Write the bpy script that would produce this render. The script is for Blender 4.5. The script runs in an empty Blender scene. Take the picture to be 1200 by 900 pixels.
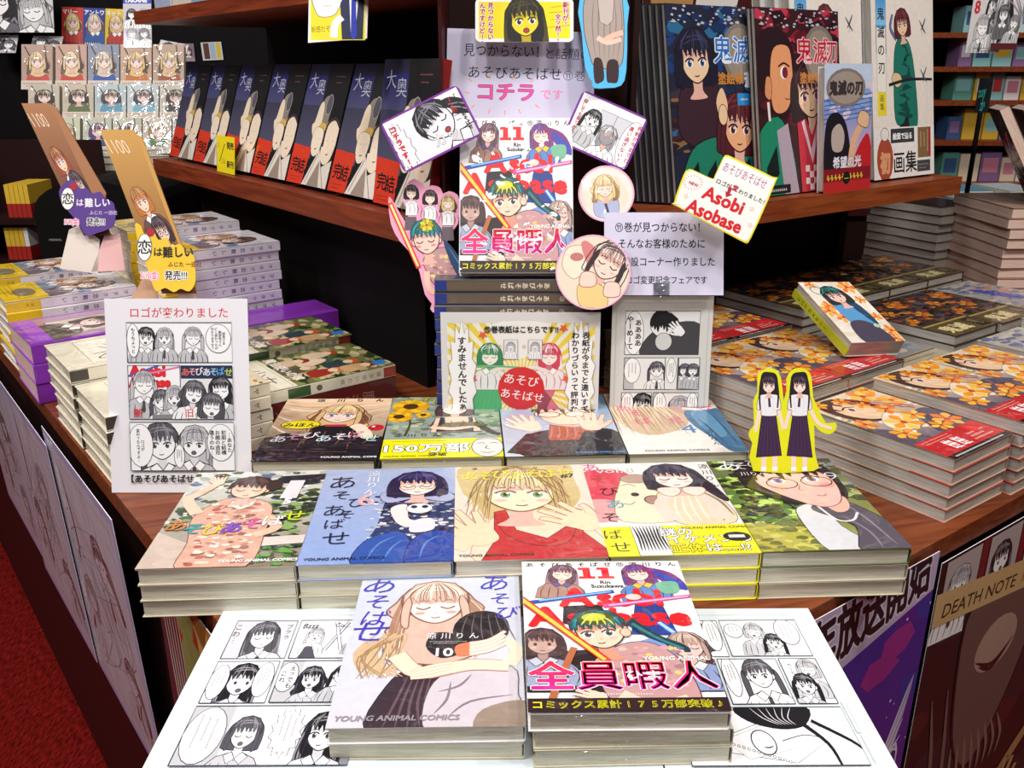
import bpy, math, random
from math import sin, cos, pi, radians as R
from mathutils import Matrix, Vector
random.seed(7)
SC = bpy.context.scene
COL = SC.collection
# ---------------------------------------------------------------- camera, world, lights
F = 1040.0
PITCH = math.atan(370 / F)
CP, SP = cos(PITCH), sin(PITCH)
CZ = 1.175                                   # camera height, counter top is 0.75
cd = bpy.data.cameras.new('camera'); cam = bpy.data.objects.new('camera', cd); COL.objects.link(cam)
cam.location = (0, 0, CZ); cam.rotation_euler = (pi / 2 - PITCH, 0, 0)
cd.sensor_width = 36; cd.lens = 36 * F / 1200; cd.clip_start = .02; cd.clip_end = 60
SC.camera = cam
w = bpy.data.worlds.new('shop_air'); SC.world = w; w.use_nodes = True
w.node_tree.nodes['Background'].inputs[0].default_value = (.95, .92, 1, 1)
w.node_tree.nodes['Background'].inputs[1].default_value = .045
SC.view_settings.view_transform = 'Standard'; SC.view_settings.look = 'None'
SC.view_settings.exposure = .0; SC.view_settings.gamma = 1; SC.view_settings.use_curve_mapping = False

def area(name, loc, size, power, col=(1, .95, .88), tgt=None, sy=None):
    l = bpy.data.lights.new(name, 'AREA'); l.energy = power * .5; l.color = col; l.size = size
    if sy: l.shape = 'RECTANGLE'; l.size_y = sy
    o = bpy.data.objects.new(name, l); COL.objects.link(o); o.location = loc
    if tgt: o.rotation_euler = (Vector(tgt) - Vector(loc)).to_track_quat('-Z', 'Y').to_euler()
    return o
area('ceiling_spot', (-.62, .12, 2.75), .15, 26, (1, .96, .92), (-.3, .8, .75))
area('ceiling_spot', (.80, .22, 2.75), .15, 27, (1, .94, .88), (.55, .9, .75))
area('ceiling_spot', (.0, -1.25, 2.5), .3, 26, (1, .97, .94), (0, .7, .75))
area('ceiling_spot', (.05, .02, 2.75), .22, 18, (.95, .97, 1), (0, .6, .75))
area('ceiling_spot', (-1.35, .75, 2.7), .18, 26, (1, .94, .86), (-.8, 1.4, .8))
area('ceiling_spot', (1.45, .45, 2.7), .18, 36, (1, .93, .86), (1.05, 1.5, .8))
area('ceiling_spot', (-1.9, .1, 2.6), .3, 44, (.96, .93, 1), (-.7, .9, .5))
area('ceiling_spot', (-2.1, 1.6, 2.7), .3, 34, (1, .95, .88), (-1.3, 3, 1.2))
area('ceiling_spot', (2.6, 3.0, 2.7), .4, 40, (1, .9, .8), (2.4, 5, 1.2))

# ---------------------------------------------------------------- geometry of the two counter wings
dL = Vector((-.616, .788, 0)); nL = Vector((.788, .616, 0))
dR = Vector((.809, .588, 0)); nR = Vector((-.588, .809, 0))
UP = Vector((0, 0, 1)); TOP = .75
def LW(t, s, z=TOP): return nL * (.191 + s) + dL * t + UP * z
def RW(t, s, z=TOP): return nR * (.366 + s) + dR * t + UP * z
def at(px, py, D):                           # point seen at a pixel at forward distance D
    u = (px - 600) / F; v = (py - 450) / F
    z = D / (CP - v * SP)
    return Vector((u * z, D, CZ - z * (SP + v * CP))), z / F

# ---------------------------------------------------------------- materials
def lin(c): return c / 12.92 if c <= .04045 else ((c + .055) / 1.055) ** 2.4
_hc = {}
def hx(h):
    if not isinstance(h, str): return h
    if h not in _hc:
        a = h.lstrip('#')
        if len(a) == 3: a = ''.join(k * 2 for k in a)
        _hc[h] = tuple(lin(int(a[i:i + 2], 16) / 255) for i in (0, 2, 4))
    return _hc[h]
def newmat(name):
    m = bpy.data.materials.new(name); m.use_nodes = True
    return m, m.node_tree.nodes, m.node_tree.links, m.node_tree.nodes['Principled BSDF']
def vmat(name, rough=.5, coat=0, cbump=0, cscale=30, spec=.5, mottle=0, crough=.05, stretch=(1, 1, 1)):
    m, N, L, b = newmat(name)
    a = N.new('ShaderNodeAttribute'); a.attribute_name = 'Col'
    src = a.outputs['Color']
    tc = N.new('ShaderNodeTexCoord')
    if mottle:
        n = N.new('ShaderNodeTexNoise'); n.inputs['Scale'].default_value = 160; n.inputs['Detail'].default_value = 3
        L.new(tc.outputs['Object'], n.inputs['Vector'])
        mr = N.new('ShaderNodeMapRange'); mr.inputs[3].default_value = 1 - mottle; mr.inputs[4].default_value = 1 + mottle
        L.new(n.outputs[0], mr.inputs[0])
        mx = N.new('ShaderNodeVectorMath'); mx.operation = 'SCALE'
        L.new(src, mx.inputs[0]); L.new(mr.outputs[0], mx.inputs['Scale']); src = mx.outputs[0]
    L.new(src, b.inputs['Base Color'])
    b.inputs['Roughness'].default_value = rough; b.inputs['Specular IOR Level'].default_value = spec
    b.inputs['Coat Weight'].default_value = coat; b.inputs['Coat Roughness'].default_value = crough
    if cbump:
        mp = N.new('ShaderNodeMapping'); mp.inputs['Scale'].default_value = stretch
        L.new(tc.outputs['Object'], mp.inputs[0])
        n = N.new('ShaderNodeTexNoise'); n.inputs['Scale'].default_value = cscale; n.inputs['Detail'].default_value = 2; n.inputs['Distortion'].default_value = .6
        L.new(mp.outputs[0], n.inputs['Vector'])
        bp = N.new('ShaderNodeBump'); bp.inputs['Strength'].default_value = cbump; bp.inputs['Distance'].default_value = .006
        L.new(n.outputs[0], bp.inputs['Height']); L.new(bp.outputs[0], b.inputs['Coat Normal'])
    return m
M = {}
M['print'] = vmat('glossy_cover_print', .45, .8, .35, 16, mottle=.1)
M['wrap'] = vmat('shrink_wrapped_print', .5, .9, .7, 26, mottle=.1, stretch=(1, 1, .5))
M['paper'] = vmat('printed_paper', .7, 0, spec=.2)
M['lamin'] = vmat('laminated_print', .6, .7, .5, 18, crough=.1)
M['card'] = vmat('printed_card', .55, .15, spec=.3)
M['matte'] = vmat('matte_surface', .8, spec=.2)
def pages_mat(name, c1, c2, coat, sc=700):
    m, N, L, b = newmat(name)
    tc = N.new('ShaderNodeTexCoord'); mp = N.new('ShaderNodeMapping'); mp.inputs['Scale'].default_value = (.04, .04, 1)
    n = N.new('ShaderNodeTexNoise'); n.inputs['Scale'].default_value = sc; n.inputs['Detail'].default_value = 3
    L.new(tc.outputs['Object'], mp.inputs[0]); L.new(mp.outputs[0], n.inputs['Vector'])
    r = N.new('ShaderNodeValToRGB'); r.color_ramp.elements[0].position = .35; r.color_ramp.elements[1].position = .65
    r.color_ramp.elements[0].color = (*hx(c1), 1); r.color_ramp.elements[1].color = (*hx(c2), 1)
    L.new(n.outputs[0], r.inputs[0]); L.new(r.outputs[0], b.inputs['Base Color'])
    b.inputs['Roughness'].default_value = .7; b.inputs['Coat Weight'].default_value = coat; b.inputs['Coat Roughness'].default_value = .08
    m2 = N.new('ShaderNodeMapping'); m2.inputs['Scale'].default_value = (.25, .25, 1.6)
    L.new(tc.outputs['Object'], m2.inputs[0])
    n2 = N.new('ShaderNodeTexNoise'); n2.inputs['Scale'].default_value = 90; n2.inputs['Detail'].default_value = 3; n2.inputs['Distortion'].default_value = 1
    L.new(m2.outputs[0], n2.inputs['Vector'])
    bp = N.new('ShaderNodeBump'); bp.inputs['Strength'].default_value = 1; bp.inputs['Distance'].default_value = .004
    L.new(n2.outputs[0], bp.inputs['Height']); L.new(bp.outputs[0], b.inputs['Coat Normal'])
    return m
M['pages'] = pages_mat('wrapped_page_edges', '#cfc9b0', '#ece6d2', 1)
M['pages_grey'] = pages_mat('grey_page_edges', '#9a948a', '#bcb6ac', .6)
M['pages_pink'] = pages_mat('pinkish_page_edges', '#dcbcaa', '#f0d4c4', .3)
def wood(name, c1, c2, rough, scale, axis=None):
    m, N, L, b = newmat(name)
    tc = N.new('ShaderNodeTexCoord'); mp = N.new('ShaderNodeMapping')
    mp.inputs['Scale'].default_value = scale
    m0 = N.new('ShaderNodeMapping'); m0.inputs['Rotation'].default_value = (0, 0, axis or 0); L.new(tc.outputs['Object'], m0.inputs[0])
    n = N.new('ShaderNodeTexNoise'); n.inputs['Scale'].default_value = 14; n.inputs['Detail'].default_value = 6; n.inputs['Distortion'].default_value = .5
    L.new(m0.outputs[0], mp.inputs[0]); L.new(mp.outputs[0], n.inputs['Vector'])
    r = N.new('ShaderNodeValToRGB'); r.color_ramp.elements[0].position = .3; r.color_ramp.elements[1].position = .7
    r.color_ramp.elements[0].color = (*hx(c1), 1); r.color_ramp.elements[1].color = (*hx(c2), 1)
    L.new(n.outputs[0], r.inputs[0]); L.new(r.outputs[0], b.inputs['Base Color']); b.inputs['Roughness'].default_value = rough
    b.inputs['Specular IOR Level'].default_value = .35
    return m
M['wood'] = wood('reddish_brown_laminate', '#5c2812', '#8c4824', .38, (.7, 9, 9), -.3)
M['wood2'] = wood('reddish_brown_shelf', '#5e2213', '#8c3e20', .45, (.7, 10, 10), -2.234)
M['wood3'] = wood('reddish_brown_shelf_right', '#6a2c14', '#9a4c24', .45, (.7, 10, 10), -.63)
def solid(name, c, rough=.6, metal=0, spec=.5):
    m, N, L, b = newmat(name); b.inputs['Base Color'].default_value = (*hx(c), 1)
    b.inputs['Roughness'].default_value = rough; b.inputs['Metallic'].default_value = metal; b.inputs['Specular IOR Level'].default_value = spec
    n = N.new('ShaderNodeTexNoise'); n.inputs['Scale'].default_value = 40
    mr = N.new('ShaderNodeMapRange'); mr.inputs[3].default_value = max(0, rough - .05); mr.inputs[4].default_value = min(1, rough + .05)
    L.new(n.outputs[0], mr.inputs[0]); L.new(mr.outputs[0], b.inputs['Roughness'])
    return m
M['black'] = solid('black_panel', '#0b0809', .7, spec=.15)
M['maroon'] = solid('dark_maroon_panel', '#3c0a0c', .6, spec=.2)
M['darkwood'] = solid('dark_red_panel', '#230a08', .6, spec=.2)
M['steel'] = solid('steel_edge', '#999', .3, 1)
M['wall'] = solid('dark_shop_wall', '#1a1112', .8, spec=.1)
M['grey'] = solid('grey_metal', '#565354', .5)
def carpet():
    m, N, L, b = newmat('red_carpet_tiles')
    tc = N.new('ShaderNodeTexCoord')
    mp = N.new('ShaderNodeMapping'); mp.inputs['Scale'].default_value = (220, 60, 1); mp.inputs['Rotation'].default_value = (0, 0, .25)
    n = N.new('ShaderNodeTexNoise'); n.inputs['Scale'].default_value = 1; n.inputs['Detail'].default_value = 3
    L.new(tc.outputs['Object'], mp.inputs[0]); L.new(mp.outputs[0], n.inputs['Vector'])
    r = N.new('ShaderNodeValToRGB'); r.color_ramp.elements[0].position = .35; r.color_ramp.elements[1].position = .72
    r.color_ramp.elements[0].color = (*hx('#4c0506'), 1); r.color_ramp.elements[1].color = (*hx('#8c1a12'), 1)
    L.new(n.outputs[0], r.inputs[0]); L.new(r.outputs[0], b.inputs['Base Color']); b.inputs['Roughness'].default_value = .95
    b.inputs['Specular IOR Level'].default_value = .1
    bp = N.new('ShaderNodeBump'); bp.inputs['Strength'].default_value = .6; bp.inputs['Distance'].default_value = .003
    L.new(n.outputs[0], bp.inputs['Height']); L.new(bp.outputs[0], b.inputs['Normal'])
    return m
M['carpet'] = carpet()
def film_mat():
    m, N, L, b = newmat('clear_plastic_film')
    out = [n for n in N if n.type == 'OUTPUT_MATERIAL'][0]
    tr = N.new('ShaderNodeBsdfTransparent'); gl = N.new('ShaderNodeBsdfGlossy'); gl.inputs['Roughness'].default_value = .08
    fr = N.new('ShaderNodeFresnel'); fr.inputs['IOR'].default_value = 1.5
    n = N.new('ShaderNodeTexNoise'); n.inputs['Scale'].default_value = 45; n.inputs['Detail'].default_value = 3
    bp = N.new('ShaderNodeBump'); bp.inputs['Strength'].default_value = 1; bp.inputs['Distance'].default_value = .006
    tc = N.new('ShaderNodeTexCoord'); L.new(tc.outputs['Object'], n.inputs['Vector'])
    L.new(n.outputs[0], bp.inputs['Height'])
    for s in (gl, fr): L.new(bp.outputs[0], s.inputs['Normal'])
    mr = N.new('ShaderNodeMath'); mr.operation = 'ADD'; mr.inputs[1].default_value = .05; L.new(fr.outputs[0], mr.inputs[0])
    mx = N.new('ShaderNodeMixShader'); L.new(mr.outputs[0], mx.inputs[0]); L.new(tr.outputs[0], mx.inputs[1]); L.new(gl.outputs[0], mx.inputs[2])
    L.new(mx.outputs[0], out.inputs[0])
    return m
M['film'] = film_mat()

# ---------------------------------------------------------------- object helpers
def tag(o, label=None, cat=None, group=None, kind=None):
    if label: o['label'] = label
    if cat: o['category'] = cat
    if group: o['group'] = group
    if kind: o['kind'] = kind
    return o
def empty(name, mat=None, label=None, cat=None, group=None):
    o = bpy.data.objects.new(name, None); COL.objects.link(o); o.empty_display_size = .02
    if mat is not None: o.matrix_world = mat
    return tag(o, label, cat, group)
def link(name, me, parent=None, mat=None, local=None):
    o = bpy.data.objects.new(name, me); COL.objects.link(o)
    if parent: o.parent = parent
    if mat: me.materials.clear(); me.materials.append(mat)
    if local is not None: o.matrix_local = local
    return o
def mesh(V, Fc, cols=None, smooth=False):
    me = bpy.data.meshes.new('m'); me.from_pydata([tuple(v) for v in V], [], Fc)
    if cols is not None:
        ca = me.color_attributes.new('Col', 'FLOAT_COLOR', 'CORNER')
        buf = []
        for f, c in zip(Fc, cols):
            if isinstance(c, list):
                for k in c: buf += (k[0], k[1], k[2], 1)
            else:
                c = hx(c); buf += (c[0], c[1], c[2], 1) * len(f)
        ca.data.foreach_set('color', buf)
    if smooth: me.polygons.foreach_set('use_smooth', [True] * len(me.polygons))
    me.update(); return me
class MB:                                     # gathers boxes and prisms into one mesh
    def __init__(s): s.V = []; s.F = []; s.C = []
    def prism(s, pts, z0, z1, col='#888', m=None):
        n = len(pts); b = len(s.V)
        for z in (z0, z1):
            for p in pts:
                v = Vector((p[0], p[1], z)); s.V.append(m @ v if m else v)
        s.F += [tuple(b + i for i in range(n))[::-1], tuple(b + n + i for i in range(n))]
        s.F += [(b + i, b + (i + 1) % n, b + n + (i + 1) % n, b + n + i) for i in range(n)]
        s.C += [col] * (n + 2); return s
    def box(s, x0, x1, y0, y1, z0, z1, col='#888', m=None):
        return s.prism([(x0, y0), (x1, y0), (x1, y1), (x0, y1)], z0, z1, col, m)
    def make(s): return mesh(s.V, s.F, s.C)
def frame(origin, x, y):                      # matrix from an origin and two directions
    x = Vector(x).normalized(); y = Vector(y); y = (y - x * y.dot(x)).normalized(); z = x.cross(y)
    return Matrix(((x.x, y.x, z.x, origin[0]), (x.y, y.y, z.y, origin[1]), (x.z, y.z, z.z, origin[2]), (0, 0, 0, 1)))
def flatm(loc, rz=0): return Matrix.Translation(loc) @ Matrix.Rotation(rz, 4, 'Z')

# ---------------------------------------------------------------- flat print drawing: layered coloured shapes
_tx = {}
def glyphs(s, bold=0, res=2):
    k = (s, round(bold, 3))
    if k not in _tx:
        c = bpy.data.curves.new('t', 'FONT'); c.body = s; c.size = 1; c.offset = bold; c.resolution_u = res
        o = bpy.data.objects.new('t', c); me = o.to_mesh(); me.calc_loop_triangles()
        V = [(v.co.x, v.co.y) for v in me.vertices]; T = [tuple(t.vertices) for t in me.loop_triangles]
        o.to_mesh_clear(); bpy.data.objects.remove(o); bpy.data.curves.remove(c)
        if V:
            x0 = min(v[0] for v in V); x1 = max(v[0] for v in V); y0 = min(v[1] for v in V); y1 = max(v[1] for v in V)
        else: x0 = x1 = y0 = y1 = 0
        _tx[k] = (V, T, x0, x1, y0, y1)
    return _tx[k]
def catmull(P, closed=True, k=4):
    n = len(P); out = []
    rng = range(n) if closed else range(n - 1)
    for i in rng:
        if closed: a, b, c, d = P[i - 1], P[i], P[(i + 1) % n], P[(i + 2) % n]
        else: a, b, c, d = P[max(i - 1, 0)], P[i], P[i + 1], P[min(i + 2, n - 1)]
        for j in range(k):
            t = j / k; t2 = t * t; t3 = t2 * t
            out.append(tuple(.5 * (2 * b[q] + (c[q] - a[q]) * t + (2 * a[q] - 5 * b[q] + 4 * c[q] - d[q]) * t2 + (3 * b[q] - a[q] - 3 * c[q] + d[q]) * t3) for q in (0, 1)))
    if not closed: out.append(tuple(P[-1]))
    return out
class Art:
    def __init__(s, w, h, base=None, sc=.001, dz=2.2e-6, z0=0):
        s.w = w; s.h = h; s.sc = sc; s.V = []; s.F = []; s.C = []; s.z = z0; s.dz = dz
        s.win = (0, 0, w, h)
        if base: s.rect(0, 0, w, h, base)
    def clip(s, P):
        x0, y0, x1, y1 = s.win
        if all(x0 <= p[0] <= x1 and y0 <= p[1] <= y1 for p in P): return P
        for ax, lim, sg in ((0, x0, 1), (0, x1, -1), (1, y0, 1), (1, y1, -1)):
            o = []
            for i in range(len(P)):
                a = P[i - 1]; b = P[i]; ia = (a[ax] - lim) * sg >= 0; ib = (b[ax] - lim) * sg >= 0
                if ia != ib:
                    t = (lim - a[ax]) / (b[ax] - a[ax]); o.append((a[0] + (b[0] - a[0]) * t, a[1] + (b[1] - a[1]) * t))
                if ib: o.append(b)
            P = o
            if len(P) < 3: return []
        return P
    def raw(s, polys, col, up=True):
        if up: s.z += s.dz
        for P in polys:
            P = s.clip(P)
            if len(P) < 3: continue
            ar = sum(P[i - 1][0] * P[i][1] - P[i][0] * P[i - 1][1] for i in range(len(P)))
            if abs(ar) < 1e-9: continue
            if ar < 0: P = P[::-1]
            b = len(s.V)
            s.V += [(p[0] * s.sc, p[1] * s.sc, s.z) for p in P]
            s.F.append(tuple(range(b, b + len(P))))
            s.C.append([hx(col(p[0], p[1])) for p in P] if callable(col) else col)
    def poly(s, P, col, line=None, lw=.5):
        s.raw([list(P)], col)
        if line: s.stroke(list(P) + [P[0]], lw, col=line, k=1)
    def blob(s, P, col, line=None, lw=.5, k=4):
        Q = catmull(P, True, k); s.raw([Q], col)
        if line: s.stroke(Q + [Q[0]], lw, col=line, k=1)
    def rect(s, x0, y0, x1, y1, col, line=None, lw=.5): s.poly([(x0, y0), (x1, y0), (x1, y1), (x0, y1)], col, line, lw)
    def grad(s, x0, y0, x1, y1, ca, cb, n=6):           # ca bottom, cb top
        a, b = hx(ca), hx(cb)
        f = lambda x, y: tuple(a[i] + (b[i] - a[i]) * min(1, max(0, (y - y0) / (y1 - y0))) for i in range(3))
        s.raw([[(x0, y0 + (y1 - y0) * i / n), (x1, y0 + (y1 - y0) * i / n), (x1, y0 + (y1 - y0) * (i + 1) / n), (x0, y0 + (y1 - y0) * (i + 1) / n)] for i in range(n)], f)
    def ell(s, cx, cy, rx, ry, col, rot=0, line=None, lw=.5, n=18):
        c, d = cos(rot), sin(rot)
        P = [(cx + rx * cos(a) * c - ry * sin(a) * d, cy + rx * cos(a) * d + ry * sin(a) * c) for a in [2 * pi * i / n for i in range(n)]]
        s.poly(P, col, line, lw)
    def stroke(s, P, w0, w1=None, col='#000', k=4, taper=False, up=True):
        w1 = w0 if w1 is None else w1
        Q = catmull(P, False, k) if len(P) > 2 and k > 1 else list(P)
        n = len(Q); Lf = []; Rt = []
        for i in range(n):
            a = Q[max(i - 1, 0)]; b = Q[min(i + 1, n - 1)]
            dx, dy = b[0] - a[0], b[1] - a[1]; l = math.hypot(dx, dy) or 1
            t = i / (n - 1); h = (w0 + (w1 - w0) * t) / 2
            if taper: h *= max(.08, sin(pi * t)) ** .7
            Lf.append((Q[i][0] - dy / l * h, Q[i][1] + dx / l * h)); Rt.append((Q[i][0] + dy / l * h, Q[i][1] - dx / l * h))
        s.raw([[Lf[i], Lf[i + 1], Rt[i + 1], Rt[i]] for i in range(n - 1)], col, up)
    def strokes(s, lst, w, col, taper=True):
        for P in lst: s.stroke(P, w, col=col, taper=taper)
    def text(s, t, x, y, size, col, bold=0, align='l', vert=False, rot=0, sx=1, shear=0, out=None, ow=.05, lead=1.0, up=True):
        if out: s.text(t, x, y, size, out, bold + ow, align, vert, rot, sx, shear, lead=lead)
        if bold > .012:                         # thick strokes: copies nudged round a circle keep dense characters clean
            m = 4 if bold * size < .5 else 8 if bold > .05 else 6
            x_, y_ = x, y
            for i in range(m):
                a_ = 2 * pi * (i + .5) / m; s.text(t, x_ + bold * size * cos(a_), y_ + bold * size * sin(a_), size, col, 0, align, vert, rot, sx, shear, lead=lead)
            bold = 0
        c, d = cos(rot), sin(rot)
        T_ = []
        if vert:
            yy = 0
            for ch in t:
                V, T, x0, x1, y0, y1 = glyphs(ch, bold)
                if V:
                    r = ch in 'ー…─―～'
                    mx, my = ((x0 + x1) / 2, (y0 + y1) / 2)
                    for tr in T:
                        q = []
                        for i in tr:
                            a, b = V[i][0] - mx, V[i][1] - my
                            if r: a, b = b, -a
                            a *= sx
                            b = b - .5 + yy
                            a, b = a * size, b * size
                            q.append((x + a * c - b * d, y + a * d + b * c))
                        T_.append(q)
                yy -= lead
        else:
            V, T, x0, x1, y0, y1 = glyphs(t, bold)
            ox = {'l': x0, 'c': (x0 + x1) / 2, 'r': x1}[align]
            for tr in T:
                q = []
                for i in tr:
                    a = (V[i][0] - ox) * sx + V[i][1] * shear; b = V[i][1]
                    a, b = a * size, b * size
                    q.append((x + a * c - b * d, y + a * d + b * c))
                T_.append(q)
        s.raw(T_, col, up)
    def fit(s, t, x0, x1, y, size, col, **k):           # text squeezed or spread to run from x0 to x1
        V, T, a, b, _, _ = glyphs(t, k.get('bold', 0)); s.text(t, x0, y, size, col, sx=(x1 - x0) / ((b - a) * size), **k)
    def spread(s, t, x0, x1, y, size, col, **k):        # single letters spaced from x0 to x1
        n = len(t)
        for i, ch in enumerate(t): s.text(ch, x0 + (x1 - x0) * (i + .5) / n, y, size, col, align='c', up=(i == 0), **k)
    def scrib(s, x0, y0, x1, y1, n, col, w=.4, vert=True, seed=1):   # columns of marks too small to read
        r = random.Random(seed); L_ = []
        for i in range(n):
            f = (i + .5) / n; a = r.uniform(0, .15); e = r.uniform(.6, 1)
            if vert:
                x = x1 - (x1 - x0) * f; y = y1 - (y1 - y0) * a; ye = y1 - (y1 - y0) * e; st = w * 2.0
                while y > ye + st:
                    L_.append([(x - w, y), (x + w, y - st * .3)]); L_.append([(x + w * .3, y), (x - w * .3, y - st * .7)]); y -= st
            else:
                y = y1 - (y1 - y0) * f; x = x0 + (x1 - x0) * a; xe = x0 + (x1 - x0) * e; st = w * 2.2
                while x < xe - st:
                    L_.append([(x, y), (x + st * .7, y - w * .3)]); L_.append([(x + st * .3, y + w), (x + st * .4, y - w)]); x += st
        s.z += s.dz
        for P in L_: s.stroke(P, w * .55, col=col, k=1, up=False)
    def mesh(s, ox=0, oy=0):
        return mesh([(v[0] + ox, v[1] + oy, v[2]) for v in s.V], s.F, s.C)
class Sub:                                     # local frame: draws in head units onto an Art
    def __init__(s, A, cx, cy, r, rot=0, flip=1): s.A = A; s.c = cx, cy; s.r = r; s.a = rot; s.f = flip
    def p(s, x, y):
        x *= s.f; c, d = cos(s.a), sin(s.a)
        return (s.c[0] + s.r * (x * c - y * d), s.c[1] + s.r * (x * d + y * c))
    def P(s, L_): return [s.p(*q) for q in L_]
def girl(A, cx, cy, r, rot=0, hair='#3a2c30', hl='#7a6068', skin='#fbe3d4', sh='#eab8a8', style='long', eyes='open', iris='#7a5a8a',
         glass=None, cloth=None, collar='#ffffff', line='#4a3038', lw=.07, mouth='line', ln=3.2, turn=0, flip=1, blush='#f8c0b0', mcol='#b03c44', seed=3, body=None, tie=None, strands=24, dk=None, ca=None):
    S = Sub(A, cx, cy, r, rot, flip); q = random.Random(seed); W = lw * r
    dk = dk or line
    if style == 'long':
        A.blob(S.P([(-1.15, .9), (-1.4, 0), (-1.5, -1.5), (-1.35, -ln), (-.5, -ln - .25), (.5, -ln - .1), (1.4, -ln), (1.5, -1.4), (1.4, 0), (1.15, .9), (0, 1.5)]), hair, line, W)
        A.strokes([S.P([(x, .6), (x * 1.25, -1), (x * 1.15 + q.uniform(-.2, .2), -ln + q.uniform(0, .8))]) for x in [q.choice((-1, 1)) * q.uniform(.85, 1.2) for _ in range(strands)]], .07 * r, hl)
    elif style == 'wavy':
        pts = [(-1.1, .9)] + [(-1.45 - .35 * (i % 2), .3 - i * .6) for i in range(int(ln / .55))] + [(-.6, -ln), (.6, -ln)] + [(1.45 + .35 * (i % 2), .3 - i * .6) for i in range(int(ln / .55))][::-1] + [(1.1, .9), (0, 1.5)]
        A.blob(S.P(pts), hair, line, W)
        for k2, c2 in ((0, hl), (1, dk)):
            A.strokes([S.P([(x, .5), (x * 1.35 + .15, -.7), (x * 1.2 - .15, -1.7), (x * 1.4, -ln + q.uniform(.1, .9))]) for x in [q.choice((-1, 1)) * q.uniform(.8, 1.25) for _ in range(strands)]], .09 * r, c2)
    elif style == 'bob':
        A.blob(S.P([(-1.1, 1), (-1.45, .2), (-1.5, -.8), (-1.2, -1.25), (1.2, -1.25), (1.5, -.8), (1.45, .2), (1.1, 1), (0, 1.5)]), hair, line, W)
    elif style == 'pony':
        A.blob(S.P([(.9, .6), (1.7, .3), (2.2, -.8), (2.6, -2.6), (2.2, -2.9), (1.7, -1.4), (1.0, -.4)]), hair, line, W)
        A.strokes([S.P([(1.1, .3), (1.9, -.6), (2.3, -2.4)]), S.P([(1, .1), (1.6, -.6), (2.2, -2.5)])], .08 * r, hl)
    elif style == 'twin':
        for k in (-1, 1):
            A.blob(S.P([(k * 1.1, .5), (k * 1.5, .2), (k * 1.6, -1.4), (k * 1.45, -ln), (k * 1.25, -ln + .2), (k * 1.15, -1.2)]), hair, line, W)
    if style not in ('none',): A.ell(*S.p(0, .35), 1.28 * r, 1.25 * r, hair, rot, line, W)
    A.blob(S.P([(-.32, -.7), (-.32, -1.5), (-.6, -1.9), (.6, -1.9), (.32, -1.5), (.32, -.7)]), sh)
    if cloth:
        b = body or [(-.45, -1.45), (-1.5, -1.85), (-2.1, -2.6), (-2.3, -4.2), (2.3, -4.2), (2.1, -2.6), (1.5, -1.85), (.45, -1.45), (0, -2.1)]
        A.poly(S.P(b), cloth, line, W)
        A.strokes([S.P([(x, -2.3), (x * 1.2 + .1, -3.2), (x * 1.1, -4.1)]) for x in (-1.6, -1, -.3, .5, 1.1, 1.7)], .1 * r, ca or line)
        if collar:
            for k in (-1, 1): A.poly(S.P([(k * .42, -1.4), (k * .95, -1.75), (k * .5, -2.35), (0, -1.95)]), collar, line, W)
        if tie: A.poly(S.P([(-.14, -1.95), (.14, -1.95), (.22, -3.1), (0, -3.4), (-.22, -3.1)]), tie)
    for k in (-1, 1): A.ell(*S.p(k * 1.0, -.15), .17 * r, .26 * r, skin, rot, line, W * .7, 10)
    A.blob(S.P([(-1, .35), (-.97, -.2), (-.78, -.65), (-.38, -1.0), (turn * .3, -1.13), (.38, -1.0), (.78, -.65), (.97, -.2), (1, .35), (.7, .95), (0, 1.2), (-.7, .95)]), skin, line, W)
    A.poly(S.P([(-.95, .5), (-.96, .05), (-.6, .2), (-.2, .08), (.2, .2), (.6, .06), (.96, .16), (.95, .5)]), sh)
    if blush:
        for k in (-1, 1): A.ell(*S.p(k * .58 + turn, -.48), .2 * r, .09 * r, blush, rot, n=12)
    for k in (-1, 1):
        ex = k * .45 + turn
        if eyes == 'open':
            A.ell(*S.p(ex, -.14), .24 * r, .2 * r, '#ffffff', rot, n=12); A.ell(*S.p(ex, -.13), .15 * r, .19 * r, iris, rot, n=12)
            A.ell(*S.p(ex, -.12), .07 * r, .1 * r, '#20181c', rot, n=8); A.ell(*S.p(ex + .06, -.05), .045 * r, .05 * r, '#ffffff', rot, n=6)
            A.stroke(S.P([(ex - .3, -.04), (ex - .1, .09), (ex + .15, .09), (ex + .3, -.02)]), .09 * r, col=line)
        elif eyes == 'closed':
            A.stroke(S.P([(ex - .27, -.1), (ex, -.24), (ex + .27, -.1)]), .08 * r, col=line)
        elif eyes == 'dot':
            A.ell(*S.p(ex, -.13), .13 * r, .16 * r, line, rot, n=8)
        A.stroke(S.P([(ex - .25, .26), (ex, .33), (ex + .25, .27)]), .05 * r, col=line)
    A.stroke(S.P([(turn, -.45), (turn + .06, -.55)]), .05 * r, col=sh if not sh == skin else line)
    if mouth == 'line': A.stroke(S.P([(turn - .16, -.76), (turn, -.8), (turn + .16, -.75)]), .06 * r, col=line)
    elif mouth == 'open': A.ell(*S.p(turn, -.76), .2 * r, .16 * r, mcol, rot, line, W * .8, 12)
    # fringe
    n = 7; top = [(-1.22, .1), (-1.2, .75), (-.75, 1.45), (0, 1.65), (.75, 1.45), (1.2, .75), (1.22, .1)]
    z = []
    for i in range(n):
        x = 1.15 - 2.3 * (i + .5) / n
        z += [(x + .13, .55 + .12 * q.random()), (x + q.uniform(-.08, .08), .12 + q.uniform(-.12, .15))]
    z += [(-1.05, .45)]
    A.poly(S.P(top + z), hair, line, W * .8)
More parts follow.
